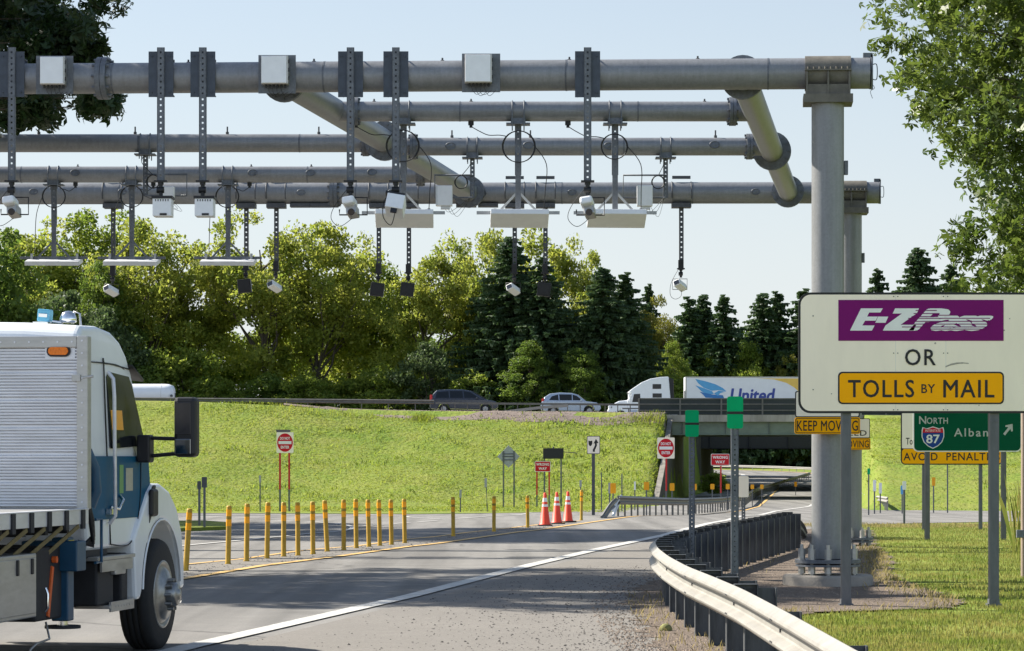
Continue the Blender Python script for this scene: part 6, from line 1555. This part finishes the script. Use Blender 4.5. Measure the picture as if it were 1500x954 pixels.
def broad_data(seed, h, rx, base=.18, clusters=120, per=70, leaf=.42, crad=1.25, mat=None, lobes=1, limbs=10, sparse=0.0, top=1.0, limb_r=1.0, extra=(), keep=None):
    """trunk MB and crown mesh of a broadleaf tree of height h and crown radius rx, standing at the origin"""
    r = np.random.default_rng(seed); tm = MB(); tr = .016 * h * limb_r
    pts = [Vector((0, 0, -.4))]; x = y = 0
    for k in range(1, 8): x += r.normal() * .018 * h; y += r.normal() * .018 * h; pts.append(Vector((x, y, h * .80 * k / 7)))
    tm.tube(pts, [tr * 1.35] + [tr * (1 - .80 * k / 7) for k in range(1, 8)], 8)
    cent = []; cz = h * (base + 1) / 2; rz = h * (1 - base) / 2
    def trunk_at(f): q = f * 7; i = min(6, int(q)); return pts[i] + (pts[i + 1] - pts[i]) * (q - i)
    for i in range(limbs):
        f = r.uniform(.22, .92); p0 = trunk_at(f); az = 2.4 * i + r.uniform(-.5, .5); el = r.uniform(-.15, 1.0) * (.4 + f)
        d = Vector((math.cos(az) * math.cos(el), math.sin(az) * math.cos(el), math.sin(el)))
        # to the crown surface
        tx = Vector((d.x * rx, d.y * rx, d.z * rz)) * r.uniform(.7, .98) + Vector((0, 0, cz)); 
        q = [p0 + (tx - p0) * t_ + Vector((r.normal() * .25, r.normal() * .25, .35 * math.sin(PI * t_) * h * .05)) * (1 if 0 < t_ < 1 else 0) for t_ in (0, .25, .5, .75, 1)]
        tm.tube(q, [tr * .42 * (1 - .8 * t_) for t_ in (0, .25, .5, .75, 1)], 6)
        for k in range(3):
            s0 = q[2 + (k % 2)]; e = s0 + Vector((r.normal(), r.normal(), r.normal() * .6 + .35)).normalized() * r.uniform(.2, .4) * rx
            tm.tube([s0, (s0 + e) / 2 + Vector((0, 0, .15)), e], [tr * .16, tr * .1, tr * .04], 5); cent.append((e, crad))
        cent.append((q[-1], crad)); cent.append((q[-2], crad))
    while len(cent) < clusters:
        v = Vector(r.normal(size=3)).normalized(); k = r.uniform(.45, 1.0) ** .6
        p = Vector((v.x * rx * k, v.y * rx * k, v.z * rz * k + cz)); 
        w_ = 1.0 - .25 * max(0, (p.z - cz) / rz)
        lump = 1 + .18 * math.sin(3.1 * math.atan2(v.y, v.x) + seed) + .14 * math.sin(5.3 * v.z + seed * 1.7)
        p = Vector((p.x * w_ * lump, p.y * w_ * lump, p.z))
        if r.uniform() < sparse: continue
        cent.append((p, crad * r.uniform(.6, 1.15)))
    if keep: cent = [q for q in cent if keep(q[0])]
    NX = len(cent)
    for p in extra:
        cent.append((Vector(p[:3]), p[3]))
        if r.uniform() < .10:                                # a bough out to some of the outlying leaf clusters
            f0 = min(.95, max(.3, (p[2] - .8) / (h * .80))); q0 = trunk_at(f0); tm.tube([q0, q0 * .5 + Vector(p[:3]) * .5 + Vector((0, 0, .25)), Vector(p[:3])], [tr * .14, tr * .09, tr * .03], 5)
    C = []
    for ci, (p, cr) in enumerate(cent):
        m = int(per * r.uniform(.6, 1.3) * (1 if ci < NX else .36)); g = r.normal(size=(m, 3)); g *= (r.uniform(size=(m, 1)) ** .45 / np.linalg.norm(g, axis=1)[:, None]); g *= np.array([1, 1, .72]) * cr
        g[:, 2] -= .12 * (g[:, 0] ** 2 + g[:, 1] ** 2) / max(cr, .1); C.append(g + np.array(p))
    C = np.concatenate(C); C = C[C[:, 2] > .15]
    return tm, leaf_mesh('crown', C, leaf, mat, lobes, r=r)
def conifer_data(seed, h, rb, mat, dens=1.0, base=.05):
    r = np.random.default_rng(seed); tm = MB(); tm.tube([(0, 0, -.4), (0, 0, h * .5), (0, 0, h * .985)], [.016 * h, .009 * h, .02], 8)
    C = []; A = []; levels = int(h / .42)
    V = []; nv = 0
    for i in range(levels):
        f = base + (1 - base) * i / levels; z = h * f
        rr = rb * (1 - f) ** .72 * r.uniform(.82, 1.12) + .12; nb = max(4, int((5 + 7 * (1 - f)) * dens))
        a0 = r.uniform(0, 6.28); z0_ = z
        for k in range(nb):
            z = z0_ + r.uniform(-.35, .35)
            az = a0 + 2 * PI * k / nb + r.uniform(-.25, .25); L_ = rr * r.uniform(.65, 1.18); d = np.array([math.cos(az), math.sin(az), 0]); p = np.array([-d[1], d[0], 0])
            droop = r.uniform(.12, .38)
            ns = max(2, int(L_ / .34))
            for s in range(ns):
                t_ = (s + .6) / ns; c = d * L_ * t_ + np.array([0, 0, z - droop * L_ * t_ ** 1.4 + .12 * L_ * t_ ** 3])
                wv = (.42 * (1 - t_ * .55) + .12) * r.uniform(.7, 1.2); ln = .30 * r.uniform(.8, 1.3)
                for hk in range(2):
                    aa = r.uniform(0, PI); q = np.array([math.cos(aa), math.sin(aa), 0]) * wv * .8; dn = np.array([0, 0, -1.0]) * r.uniform(.35, .85) * (.5 + .6 * (1 - f)) + d * .12
                    V.append([c - q + [0, 0, .06], c + q + [0, 0, .06], c + q * .35 + dn, c - q * .5 + dn * .8])
                for sg in (-1, 1):
                    tip = c + p * sg * wv + d * ln * .7 + np.array([0, 0, -.20 * r.uniform(.3, 1.4)])
                    V.append([c - d * .1, c + d * ln * .9 + np.array([0, 0, .02]), tip, c + p * sg * wv * .6 - d * .05 + np.array([0, 0, -.14])])
    V = np.array(V).reshape(-1, 3); me = bpy.data.meshes.new('crown'); nf = len(V) // 4
    me.vertices.add(len(V)); me.vertices.foreach_set('co', V.astype(np.float32).ravel()); me.loops.add(nf * 4); me.loops.foreach_set('vertex_index', np.arange(nf * 4, dtype=np.int32))
    me.polygons.add(nf); me.polygons.foreach_set('loop_start', np.arange(0, nf * 4, 4, dtype=np.int32)); me.materials.append(mat); me.update(calc_edges=True)
    return tm, me
LIB = {}
def lib(key, fn):
    tm, cm = fn(); t0 = tm.build('trunk', bark); tme = t0.data; bpy.data.objects.remove(t0); LIB[key] = (tme, cm)
lib('yel1', lambda: broad_data(11, 20, 6.4, .10, 135, 150, .39, 1.5, L_yel, limbs=13, sparse=.1))
lib('yel2', lambda: broad_data(12, 20, 5.4, .12, 120, 150, .39, 1.45, L_yel, limbs=12, sparse=.2))
lib('yel3', lambda: broad_data(13, 20, 7.2, .08, 150, 150, .39, 1.5, L_yel, limbs=15, sparse=.1))
lib('grn1', lambda: broad_data(14, 20, 5.6, .06, 130, 150, .39, 1.4, L_grn, limbs=11))
lib('grn2', lambda: broad_data(15, 20, 6.2, .06, 140, 150, .39, 1.5, L_grn, limbs=12))
lib('dkg1', lambda: broad_data(16, 20, 6.0, .03, 150, 150, .39, 1.5, L_dkg, limbs=9))
lib('gold', lambda: broad_data(17, 20, 6.0, .04, 140, 150, .39, 1.4, L_gold, limbs=9))
lib('sil', lambda: broad_data(18, 8, 3.6, .02, 90, 80, .30, .9, L_sil, limbs=7))
lib('bush', lambda: broad_data(19, 6, 3.4, .0, 90, 80, .34, .95, L_dkg, limbs=6))
lib('bushg', lambda: broad_data(20, 6, 3.2, .0, 90, 80, .32, .9, L_grn, limbs=6))
lib('con1', lambda: conifer_data(21, 20, 6.2, L_con, 1.25)); lib('con2', lambda: conifer_data(22, 20, 5.4, L_con, 1.15)); lib('con3', lambda: conifer_data(23, 20, 7.2, L_con, 1.35))
def tree(key, px, top, d, wid=None, label='', cat='tree', nm='broadleaf_tree', group='trees beyond the highway', base_h=None, rot=None, hh=20.):
    """a library tree whose tip is seen at pixel row top, standing d metres away"""
    x = sx(px, d); zb = (hgt(x, d) if base_h is None else base_h); h = szz(top, d) - zb; s = h / hh
    t = bpy.data.objects.new(nm, None); COL.objects.link(t); t.location = (x, d, zb - .1); k = s if wid is None else s * wid
    t.scale = (k, k, s); t.rotation_euler = (0, 0, rot if rot is not None else random.uniform(0, 6.28)); t['label'] = label; t['category'] = cat; t['group'] = group
    tme, cm = LIB[key]; put('trunk', tme, t); put('crown', cm, t); return t
TB = 'trees beyond the highway'
for a in [
    ('yel2', 50, 306, 296, 1.0, 'yellow green tree under the leftmost antenna, thin at its top'),
    ('grn1', 138, 295, 299, .95, 'green tree with a rounded twin top between the two left antennas'),
    ('yel1', 205, 306, 292, .85, 'yellow green tree right below the two white box cameras'),
    ('dkg1', 150, 385, 288, .8, 'lower dark green tree in front of the twin topped one'),
    ('yel2', 275, 329, 297, .85, 'yellow green tree filling the dip left of the third antenna'),
    ('yel3', 372, 297, 291, .88, 'broad yellow green tree behind the leftmost floodlight, its limbs showing'),
    ('yel1', 468, 312, 294, .95, 'wide yellow tinged tree between the lone camera and the floodlight pair'),
    ('yel2', 520, 330, 300, .75, 'loose yellow green tree just left of the floodlight pair'),
    ('grn2', 563, 384, 303, .7, 'mid green tree low in the gap behind the floodlight pair'),
    ('yel3', 645, 334, 290, .78, 'bright yellow green tree right of the floodlight pair'),
    ('yel1', 712, 326, 294, .72, 'bright yellow green tree left of the dark spruces, tall'),
    ('yel2', 792, 317, 304, .75, 'yellow green tree rising behind the dark spruces'),
    ('yel2', 848, 336, 302, .62, 'loose yellow green tree top right of the spruces, airy'),
    ('dkg1', 775, 500, 280, 1.3, 'ivy dark green tree low in front of the tall spruce'), ('dkg1', 850, 510, 279.5, 1.3, 'dark green tree low between the spruces, behind the silver car'),
    ('gold', 962, 432, 300, .62, 'olive gold tree above the white tractor cab'),
    ('grn2', 985, 498, 290, .7, 'rounded mid green tree behind the white tractor'),
    ('grn1', 1046, 500, 428, .6, 'ivy green tree between spruces above the trailer front'),
    ('grn2', 1096, 498, 426, .7, 'green tree low between the spruce groups above the trailer'),
    ('gold', 1155, 520, 424, .6, 'dull green tree above the yellow corner of the trailer'),
]: tree(a[0], a[1], a[2], a[3], a[4], a[5])
for a in [
    ('con3', 748, 343, 286, 1.21, 'tall dark spruce behind the two cameras at centre, its tip beside a camera post'),
    ('con1', 795, 375, 284, 1.32, 'dark spruce behind the rightmost floodlight'),
    ('con3', 884, 388, 284, 1.21, 'broad dark spruce with wide flat top right of the floodlights'),
    ('con2', 915, 396, 287, 1.32, 'dark spruce at the right flank of the broad one'),
    ('con2', 950, 413, 305, 0.86, 'slim spruce tip poking above the olive gold tree'),
    ('con2', 1010, 432, 430, 1.22, 'spruce left of the pair above the trailer front'),
    ('con1', 1030, 430, 432, 1.02, 'second spruce above the trailer front'),
    ('con2', 1060, 429, 428, 1.15, 'pointed spruce with sparse drooping boughs right of the trailer bird'),
    ('con1', 1117, 428, 430, 1.22, 'feathery spruce, left one of the group beside the toll sign'),
    ('con2', 1139, 424, 432, 1.15, 'feathery spruce, middle one of the group beside the toll sign'),
    ('con2', 1177, 420, 428, 1.22, 'spruce partly hidden by the left edge of the toll sign'),
    ('con1', 1285, 391, 300, 0.92, 'small spruce tip just right of the gantry columns'),
    ('con3', 1345, 359, 296, 1.09, 'large spruce above the toll sign, left of the maple'),
    ('con1', 1392, 385, 300, 1.03, 'spruce tip beside the maple leaves above the toll sign'),
]: tree(a[0], a[1], a[2], a[3], a[4], a[5], nm='spruce_tree', group='spruces beyond the highway')
for i, (k, px, top, d, wd, lab) in enumerate([
    ('sil', 105, 425, 284, .9, 'grey green bushy willow above the truck cab roof'), ('sil', 60, 470, 282, .9, 'grey green bush left above the truck cab'), ('sil', 158, 450, 283, .8, 'grey green bush above the white tank trailer'),
    ('bush', 205, 525, 283, 1.2, 'dark bush behind the white tank trailer'), ('bushg', 268, 505, 284, 1.1, 'ivy covered dark stump like bush right of the tank trailer'), ('bushg', 310, 552, 283, 1.3, 'low dark bush behind the bank rail, right of the ivy one'),
    ('bush', 395, 545, 285, 1.1, 'dark bush under the broad yellow green tree'), ('bushg', 445, 548, 283, 1.2, 'green bush left of the floodlight pair, low on the bank'), ('bushg', 500, 550, 286, 1.2, 'dark bush beneath the loose yellow tree'),
    ('bushg', 560, 535, 284, 1.2, 'green bush right below the floodlight pair'), ('sil', 620, 500, 283, .9, 'pale green bush behind the minivan rear'), ('bushg', 690, 545, 282, 1.1, 'yellowish bush behind the minivan hood'),
    ('bush', 745, 562, 281, 1.3, 'dark bush between the minivan and the silver car'), ('bush', 805, 566, 280.5, 1.3, 'dark bush behind the silver car roof'), ('bush', 870, 566, 280.5, 1.3, 'dark bush left of the white tractor'), ('bush', 930, 560, 283, 1.2, 'dark bush right behind the white tractor roof'),
    ('bushg', 985, 545, 284, 1.1, 'green bush in the gap between tractor and trailer')]):
    tree(k, px, top, d, wd, lab, 'bush', 'bush', 'bushes along the highway edge', hh=8. if k == 'sil' else 6.)
# behind the highway seen under the bridge, and a back row that closes the gaps low down
for i, (k, px, top, d, wd, lab) in enumerate([('bush', 1030, 640, 436, 1.4, 'dark bush seen under the bridge beside the abutment'), ('bush', 1075, 640, 438, 1.5, 'dark bush seen under the bridge above the WRONG WAY sign'), ('bush', 1110, 642, 440, 1.5, 'dark bush under the bridge, middle of the opening'),
    ('bushg', 1145, 640, 436, 1.3, 'lighter green bush under the bridge left of the column'), ('bush', 1172, 640, 440, 1.4, 'dark bush under the bridge nearest the column'), ('bushg', 1180, 655, 425, 1.0, 'pale green low bush under the bridge beside the column')]):
    tree(k, px, top, d, wd, lab, 'bush', 'bush', 'bushes beneath the bridge', hh=6.)
# a small bush at the abutment
tree('bushg', 1046, 690, 236, 1.2, 'leafy bush at the foot of the left abutment', 'bush', 'bush', 'bushes beneath the bridge', hh=6.)
for i, (k, px, top) in enumerate([('grn1', 20, 440), ('grn2', 90, 450), ('grn2', 180, 450), ('dkg1', 250, 470), ('grn1', 320, 460), ('grn2', 400, 450), ('grn1', 460, 460), ('dkg1', 530, 470), ('grn2', 600, 450), ('dkg1', 680, 450), ('dkg1', 900, 450), ('grn1', 980, 520)]):
    tree(k, px, top, 318 + 3 * (i % 3), 1.1, 'green tree deep in the second row behind the yellow green ones', group='second row of trees')
for i, (k, px) in enumerate([('dkg1', 1000), ('dkg1', 1050), ('dkg1', 1100), ('dkg1', 1150), ('dkg1', 1200)]):
    tree(k, px, 480 + 12 * (i % 2), 452, 1.0, 'dark green tree deep behind the spruces above the trailer', group='trees behind the spruces')

for i, (k, x, y, hgt_) in enumerate([('grn1', 66, 215, 19), ('dkg1', 80, 232, 21), ('yel1', 92, 225, 20), ('grn2', 106, 240, 20), ('dkg1', 120, 235, 22), ('grn1', 136, 245, 20), ('dkg1', 152, 250, 22), ('dkg1', 60, 150, 17), ('grn1', 74, 140, 18), ('dkg1', 90, 150, 19)]):
    t = bpy.data.objects.new('broadleaf_tree', None); COL.objects.link(t); t.location = (x, y, hgt(x, y) - .1); t.scale = (hgt_ / 20,) * 3; t.rotation_euler = (0, 0, i * 1.3); t['category'] = 'tree'
    t['label'] = 'green tree on the right bank beyond the right edge of the view'; t['group'] = 'trees right of the view'; put('trunk', LIB[k][0], t); put('crown', LIB[k][1], t)
# near maples
MR = Vector((sx(1512, 50) + 2.25, 50, 0)); re_ = np.random.default_rng(77)
BY_, BX_ = (0, 20, 60, 100, 130, 150, 165, 185, 215, 240, 290, 330, 360, 400, 425, 500), (1300, 1268, 1270, 1284, 1306, 1326, 1340, 1350, 1356, 1395, 1428, 1405, 1382, 1380, 1392, 1440)
ex = []
while len(ex) < 150:
    py = re_.uniform(-120, 470); px = re_.uniform(1262, 1560); d_ = re_.uniform(47.5, 51.5); lim = float(np.interp(py, BY_, BX_)) + 14
    if px < lim or (re_.uniform() < .35 and px < lim + 60 and math.sin(py * .09) < -.3): continue
    q = P(px, py, d_) - MR; ex.append((q.x, q.y, q.z, re_.uniform(.25, .5)))
tm, cm = broad_data(41, 12.5, 4.6, .22, 230, 110, .165, .9, L_near, lobes=3, limbs=16, sparse=.1, extra=ex, keep=lambda p: (p.x + MR.x) * F / (p.y + 50) + CX > float(np.interp(H * 0 + CY - (p.z - H) * F / (p.y + 50), BY_, BX_)) + 45)
t0 = tm.build('trunk', bark); tme = t0.data; bpy.data.objects.remove(t0)
t = thing('maple_tree', 'sunlit leafy maple with green leaves filling the upper right corner', 'tree', MR, 0, world=False); put('trunk', tme, t); put('crown', cm, t)
ML = Vector(MAPLE_L); ex = []
for px, py, n_, sxp, syp in ((30, 40, 26, 60, 70), (80, 60, 16, 40, 45), (125, 85, 8, 22, 26), (100, 30, 10, 35, 40), (50, 118, 8, 40, 14), (40, 158, 9, 40, 16), (15, 175, 4, 18, 12), (75, 172, 5, 22, 10), (130, 152, 6, 30, 11), (150, 142, 3, 20, 6), (155, 2, 4, 22, 6), (-40, 60, 12, 60, 80)):
    for k in range(max(2, int(n_ * .72))):
        d_ = re_.uniform(45.5, 48.5); q = P(px + re_.uniform(-sxp, sxp) * .8, py + re_.uniform(-syp, syp) * .8, d_) - ML; ex.append((q.x, q.y, q.z, re_.uniform(.22, .42)))
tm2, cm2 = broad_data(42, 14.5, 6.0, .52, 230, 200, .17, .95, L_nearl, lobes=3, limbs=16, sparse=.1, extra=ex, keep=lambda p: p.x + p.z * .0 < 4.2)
t0 = tm2.build('trunk', bark); tme2 = t0.data; bpy.data.objects.remove(t0)
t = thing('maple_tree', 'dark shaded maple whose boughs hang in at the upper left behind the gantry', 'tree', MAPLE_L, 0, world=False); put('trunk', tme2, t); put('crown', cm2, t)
for i, (x, y, s, rz) in enumerate(SHADE):
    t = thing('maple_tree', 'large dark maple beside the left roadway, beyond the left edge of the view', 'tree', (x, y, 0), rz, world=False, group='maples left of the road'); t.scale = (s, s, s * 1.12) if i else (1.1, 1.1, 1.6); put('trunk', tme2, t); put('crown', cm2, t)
# lower dark boughs at the far left
tree('dkg1', -14, 335, 120, .95, 'dark low tree cut by the left edge, beside the leftmost antenna', group='maples left of the road')

# ------------------------------------------------------------------ grass
def blades(name, pts, hmin, hmax, w, mat, lean=.35, seed=3):
    r = np.random.default_rng(seed); n = len(pts); pts = np.asarray(pts)
    h = r.uniform(hmin, hmax, n)[:, None]; az = r.uniform(0, 2 * PI, n); d = np.stack([np.cos(az), np.sin(az), np.zeros(n)], 1); p = np.stack([-np.sin(az), np.cos(az), np.zeros(n)], 1)
    ln = r.uniform(.1, 1, n)[:, None] * lean; up = np.array([0, 0, 1.0]); w_ = w * r.uniform(.6, 1.3, n)[:, None]
    V = np.stack([pts - p * w_ / 2, pts + p * w_ / 2, pts + up * h * .6 + d * h * ln * .4 + p * w_ * .38, pts + up * h + d * h * ln, pts + up * h * .6 + d * h * ln * .4 - p * w_ * .38], 1).reshape(-1, 3)
    me = bpy.data.meshes.new(name); me.vertices.add(n * 5); me.vertices.foreach_set('co', V.astype(np.float32).ravel()); me.loops.add(n * 5); me.loops.foreach_set('vertex_index', np.arange(n * 5, dtype=np.int32))
    me.polygons.add(n); me.polygons.foreach_set('loop_start', np.arange(0, n * 5, 5, dtype=np.int32)); me.materials.append(mat); me.update(calc_edges=True)
    return put(name, me)
gvD = [27, 31, 33.8, 34.8, 37, 40.9, 45.7, 50, 54.7, 59.8, 66, 74]; gvX = [2.5, 2.75, 3.4, 5.4, 5.75, 5.65, 5.98, 6.6, 7.1, 7.5, 8.3, 9.2]
pts = []; r = np.random.default_rng(5)
while len(pts) < 125000:
    d = 24 + 63 * r.uniform() ** 1.5; x = r.uniform(1.5, .19 * d + 1.2) if r.uniform() < .86 else .19 * d + 1.2 + 7 * r.uniform() ** 2
    e = float(np.interp(d, gvD, gvX)) + .25 * math.sin(d * 2.3) + .15 * math.sin(d * 5.9 + x) + r.normal() * .12
    if x < e: continue
    if d > 80.5 and x > 9: continue
    if math.sin(x * 1.7 + d * .6) * math.sin(d * .9 - x * .8) < -.55 and r.uniform() < .5: continue
    pts.append((x, d, zg(d)))
kind(blades('grass', pts, .02, .062, .010, L_gras), 'stuff', 'short green grass on the verge around the sign posts', 'grass')
pts = []
while len(pts) < 2600:
    d = r.uniform(24, 58); e = float(np.interp(d, gvD, gvX)); x = railx(d) - .35 + abs(r.normal()) * .5 if r.uniform() < .25 else e - abs(r.normal()) * .35
    if x > e + .1 or (d > 38 and x < railx(d) + .1): continue
    pts.append((x, d, zg(d) + .02))
for q in range(5000):
    d = 76 + 6 * r.uniform(); x = r.uniform(8, 16); pts.append((x, d, zg(d)))
kind(blades('dry_grass', pts, .03, .10, .010, L_dry, .9, 6), 'stuff', 'dry straw coloured grass at the gravel edge', 'grass')
pts = []
while len(pts) < 110000:
    if r.uniform() < .72: x = r.uniform(-34, 12); d = r.uniform(140, 203)
    else: x = r.uniform(19, 42); d = r.uniform(145, 203)
    if open_l(d) - .3 < x < open_r(d) + .4: continue
    if d > 199.6 - 1.2 * ss(-16, -2, x) + .5 + r.normal() * .5 and x < 11 and x > -14: continue
    if d > 200.8: continue
    if x > 19 and d < 150: continue
    if d < 173 + .6 * math.sin(x * .8) and r.uniform() < .8: continue
    pts.append((x, d, hgt(x, d) - .02))
kind(blades('bank_grass', pts, .03, .12, .045, L_tuft, 2.4, 7), 'stuff', 'rough sunlit grass covering the highway banks', 'grass')
pts = []
for q in range(1800):
    x = r.choice([r.normal(-6.2, .5), r.normal(9.8, .8), r.normal(8.6, 1.6), r.uniform(-24, -8)]); d = 199.2 + r.normal() * .7; pts.append((x, d, hgt(x, d)))
kind(blades('tall_weeds', pts, .12, .38, .03, L_tuft, .6, 8), 'stuff', 'taller weeds along the crest of the bank', 'weeds')
pts = []
for q in range(520):
    x = r.uniform(-30, 11) if r.uniform() < .5 else r.uniform(1, 10.8); d = r.uniform(174, 200)
    if x > open_l(d) - .5: continue
    for k in range(int(r.uniform(5, 16))):
        xx, dd = x + r.normal() * .35, d + r.normal() * .3; pts.append((xx, dd, hgt(xx, dd)))
for q in range(160):
    x = r.uniform(26, 42); d = r.uniform(156, 200)
    for k in range(int(r.uniform(5, 16))):
        xx, dd = x + r.normal() * .35, d + r.normal() * .3; pts.append((xx, dd, hgt(xx, dd)))
kind(blades('weed_clumps', pts, .08, .30, .07, L_grn, 1.0, 10), 'stuff', 'darker weed clumps scattered over the banks', 'weeds')
pts = []
for q in range(60):
    d = r.uniform(50, 57); x = sx(1500, d) + r.normal() * .12 - .02; pts.append((x, d, 0))
kind(blades('tall_grass', pts, .4, 1.6, .009, L_gras, .3, 9), 'stuff', 'tall weedy stems at the right edge by the guide sign', 'weeds')
# wooden utility post at the right edge with a grey box
t = thing('wooden_post', 'weathered wooden post with a small grey box, cut by the right edge', 'post', (sx(1500, 44), 44, 0))
MB().cyl((sx(1500.5, 44), 44, -.1), (sx(1501, 44), 44, szz(600, 44)), .055, n=12).build('post', M('weathered pinkish wood', (.30, .23, .18), .9, 0, .2, 5, .2, stretch=(4, 4, .5)), t)
MB().box((sx(1493, 44), 43.93, szz(782, 44)), (.11, .08, .12)).build('meter_box', galv, t, bevel=.008)
# stones on the shoulder and gravel
st = MB(); r = np.random.default_rng(9)
def stone(mb, x, y, z, s):
    vs = [(x + s * a * r.uniform(.6, 1.1), y + s * b * r.uniform(.6, 1.1), z + s * c * r.uniform(.4, .8)) for a, b, c in ((1, 0, 0), (0, 1, 0), (-1, 0, 0), (0, -1, 0), (0, 0, 1))]
    mb.add(vs, [(0, 1, 4), (1, 2, 4), (2, 3, 4), (3, 0, 4)])
for q in range(4200):
    d = 24.5 + 24 * r.uniform() ** 1.4; lim = railx(d) - .25; x = lim - abs(r.normal()) ** 1.3 * 1.3
    if x < wlx(d) + .4: continue
    stone(st, x, d, zg(d) + .02, r.uniform(.005, .012) if r.uniform() < .85 else r.uniform(.012, .022))
kind(st.build('loose_stones', M('dark loose stone', (.06, .055, .05), .9, 0, .5, 20)), 'stuff', 'dark loose stones scattered on the shoulder', 'stones')
st = MB()
for q in range(2600):
    x = r.uniform(-9, 10.8); d = r.uniform(198.3, 205.5)
    if d < 200.7 - 2.2 * ss(-16, -2, x) - .4: continue
    stone(st, x, d, hgt(x, d) + .02, r.uniform(.03, .10))
kind(st.build('wood_chips', stonemat('brown mulch chips', (.05, .036, .028), (.30, .24, .20))), 'stuff', 'brown mulch and stones along the top of the bank', 'mulch')
st = MB()
for q in range(15000):
    d = 24.5 + 48 * r.uniform() ** 1.4; e = float(np.interp(d, gvD, gvX)); a = railx(d) - .8; x = r.uniform(a, e + .1); stone(st, x, d, zg(d) + .022, r.uniform(.007, .021))
kind(st.build('gravel', stonemat('tan gravel stones', (.055, .042, .034), (.34, .27, .21))), 'stuff', 'tan gravel around the footings and under the guardrail', 'gravel')
st = MB()
for q in range(900):
    d = r.uniform(28, 80); a = float(np.interp(d, [q_[1] for q_ in y2], [q_[0] for q_ in y2])) if False else 0
    u = r.uniform(); x = (1 - u) * float(np.interp(d, Y2D, Y2X)) + u * float(np.interp(d, YLD, YLX)); stone(st, x, d, zg(d) + .02, r.uniform(.01, .03))
kind(st.build('median_gravel', M('grey gravel stones', (.13, .12, .11), .9, 0, .4, 9)), 'stuff', 'grey gravel between the two yellow lines', 'gravel')
# greenish stone lump at the guardrail foot
t_ = MB(); t_.lathe([(0, .09), (.03, .085), (.06, .06), (.068, .02), (.05, 0)], (1.62, 30.2, .01), (0, 0, 1), 12); tag(t_.build('mossy_rock', M('mossy rock', (.20, .20, .07), .9, 0, .35, 9, .3), None, (1.62, 30.2, 0)), 'small rounded mossy rock at the foot of the guardrail posts', 'rock')
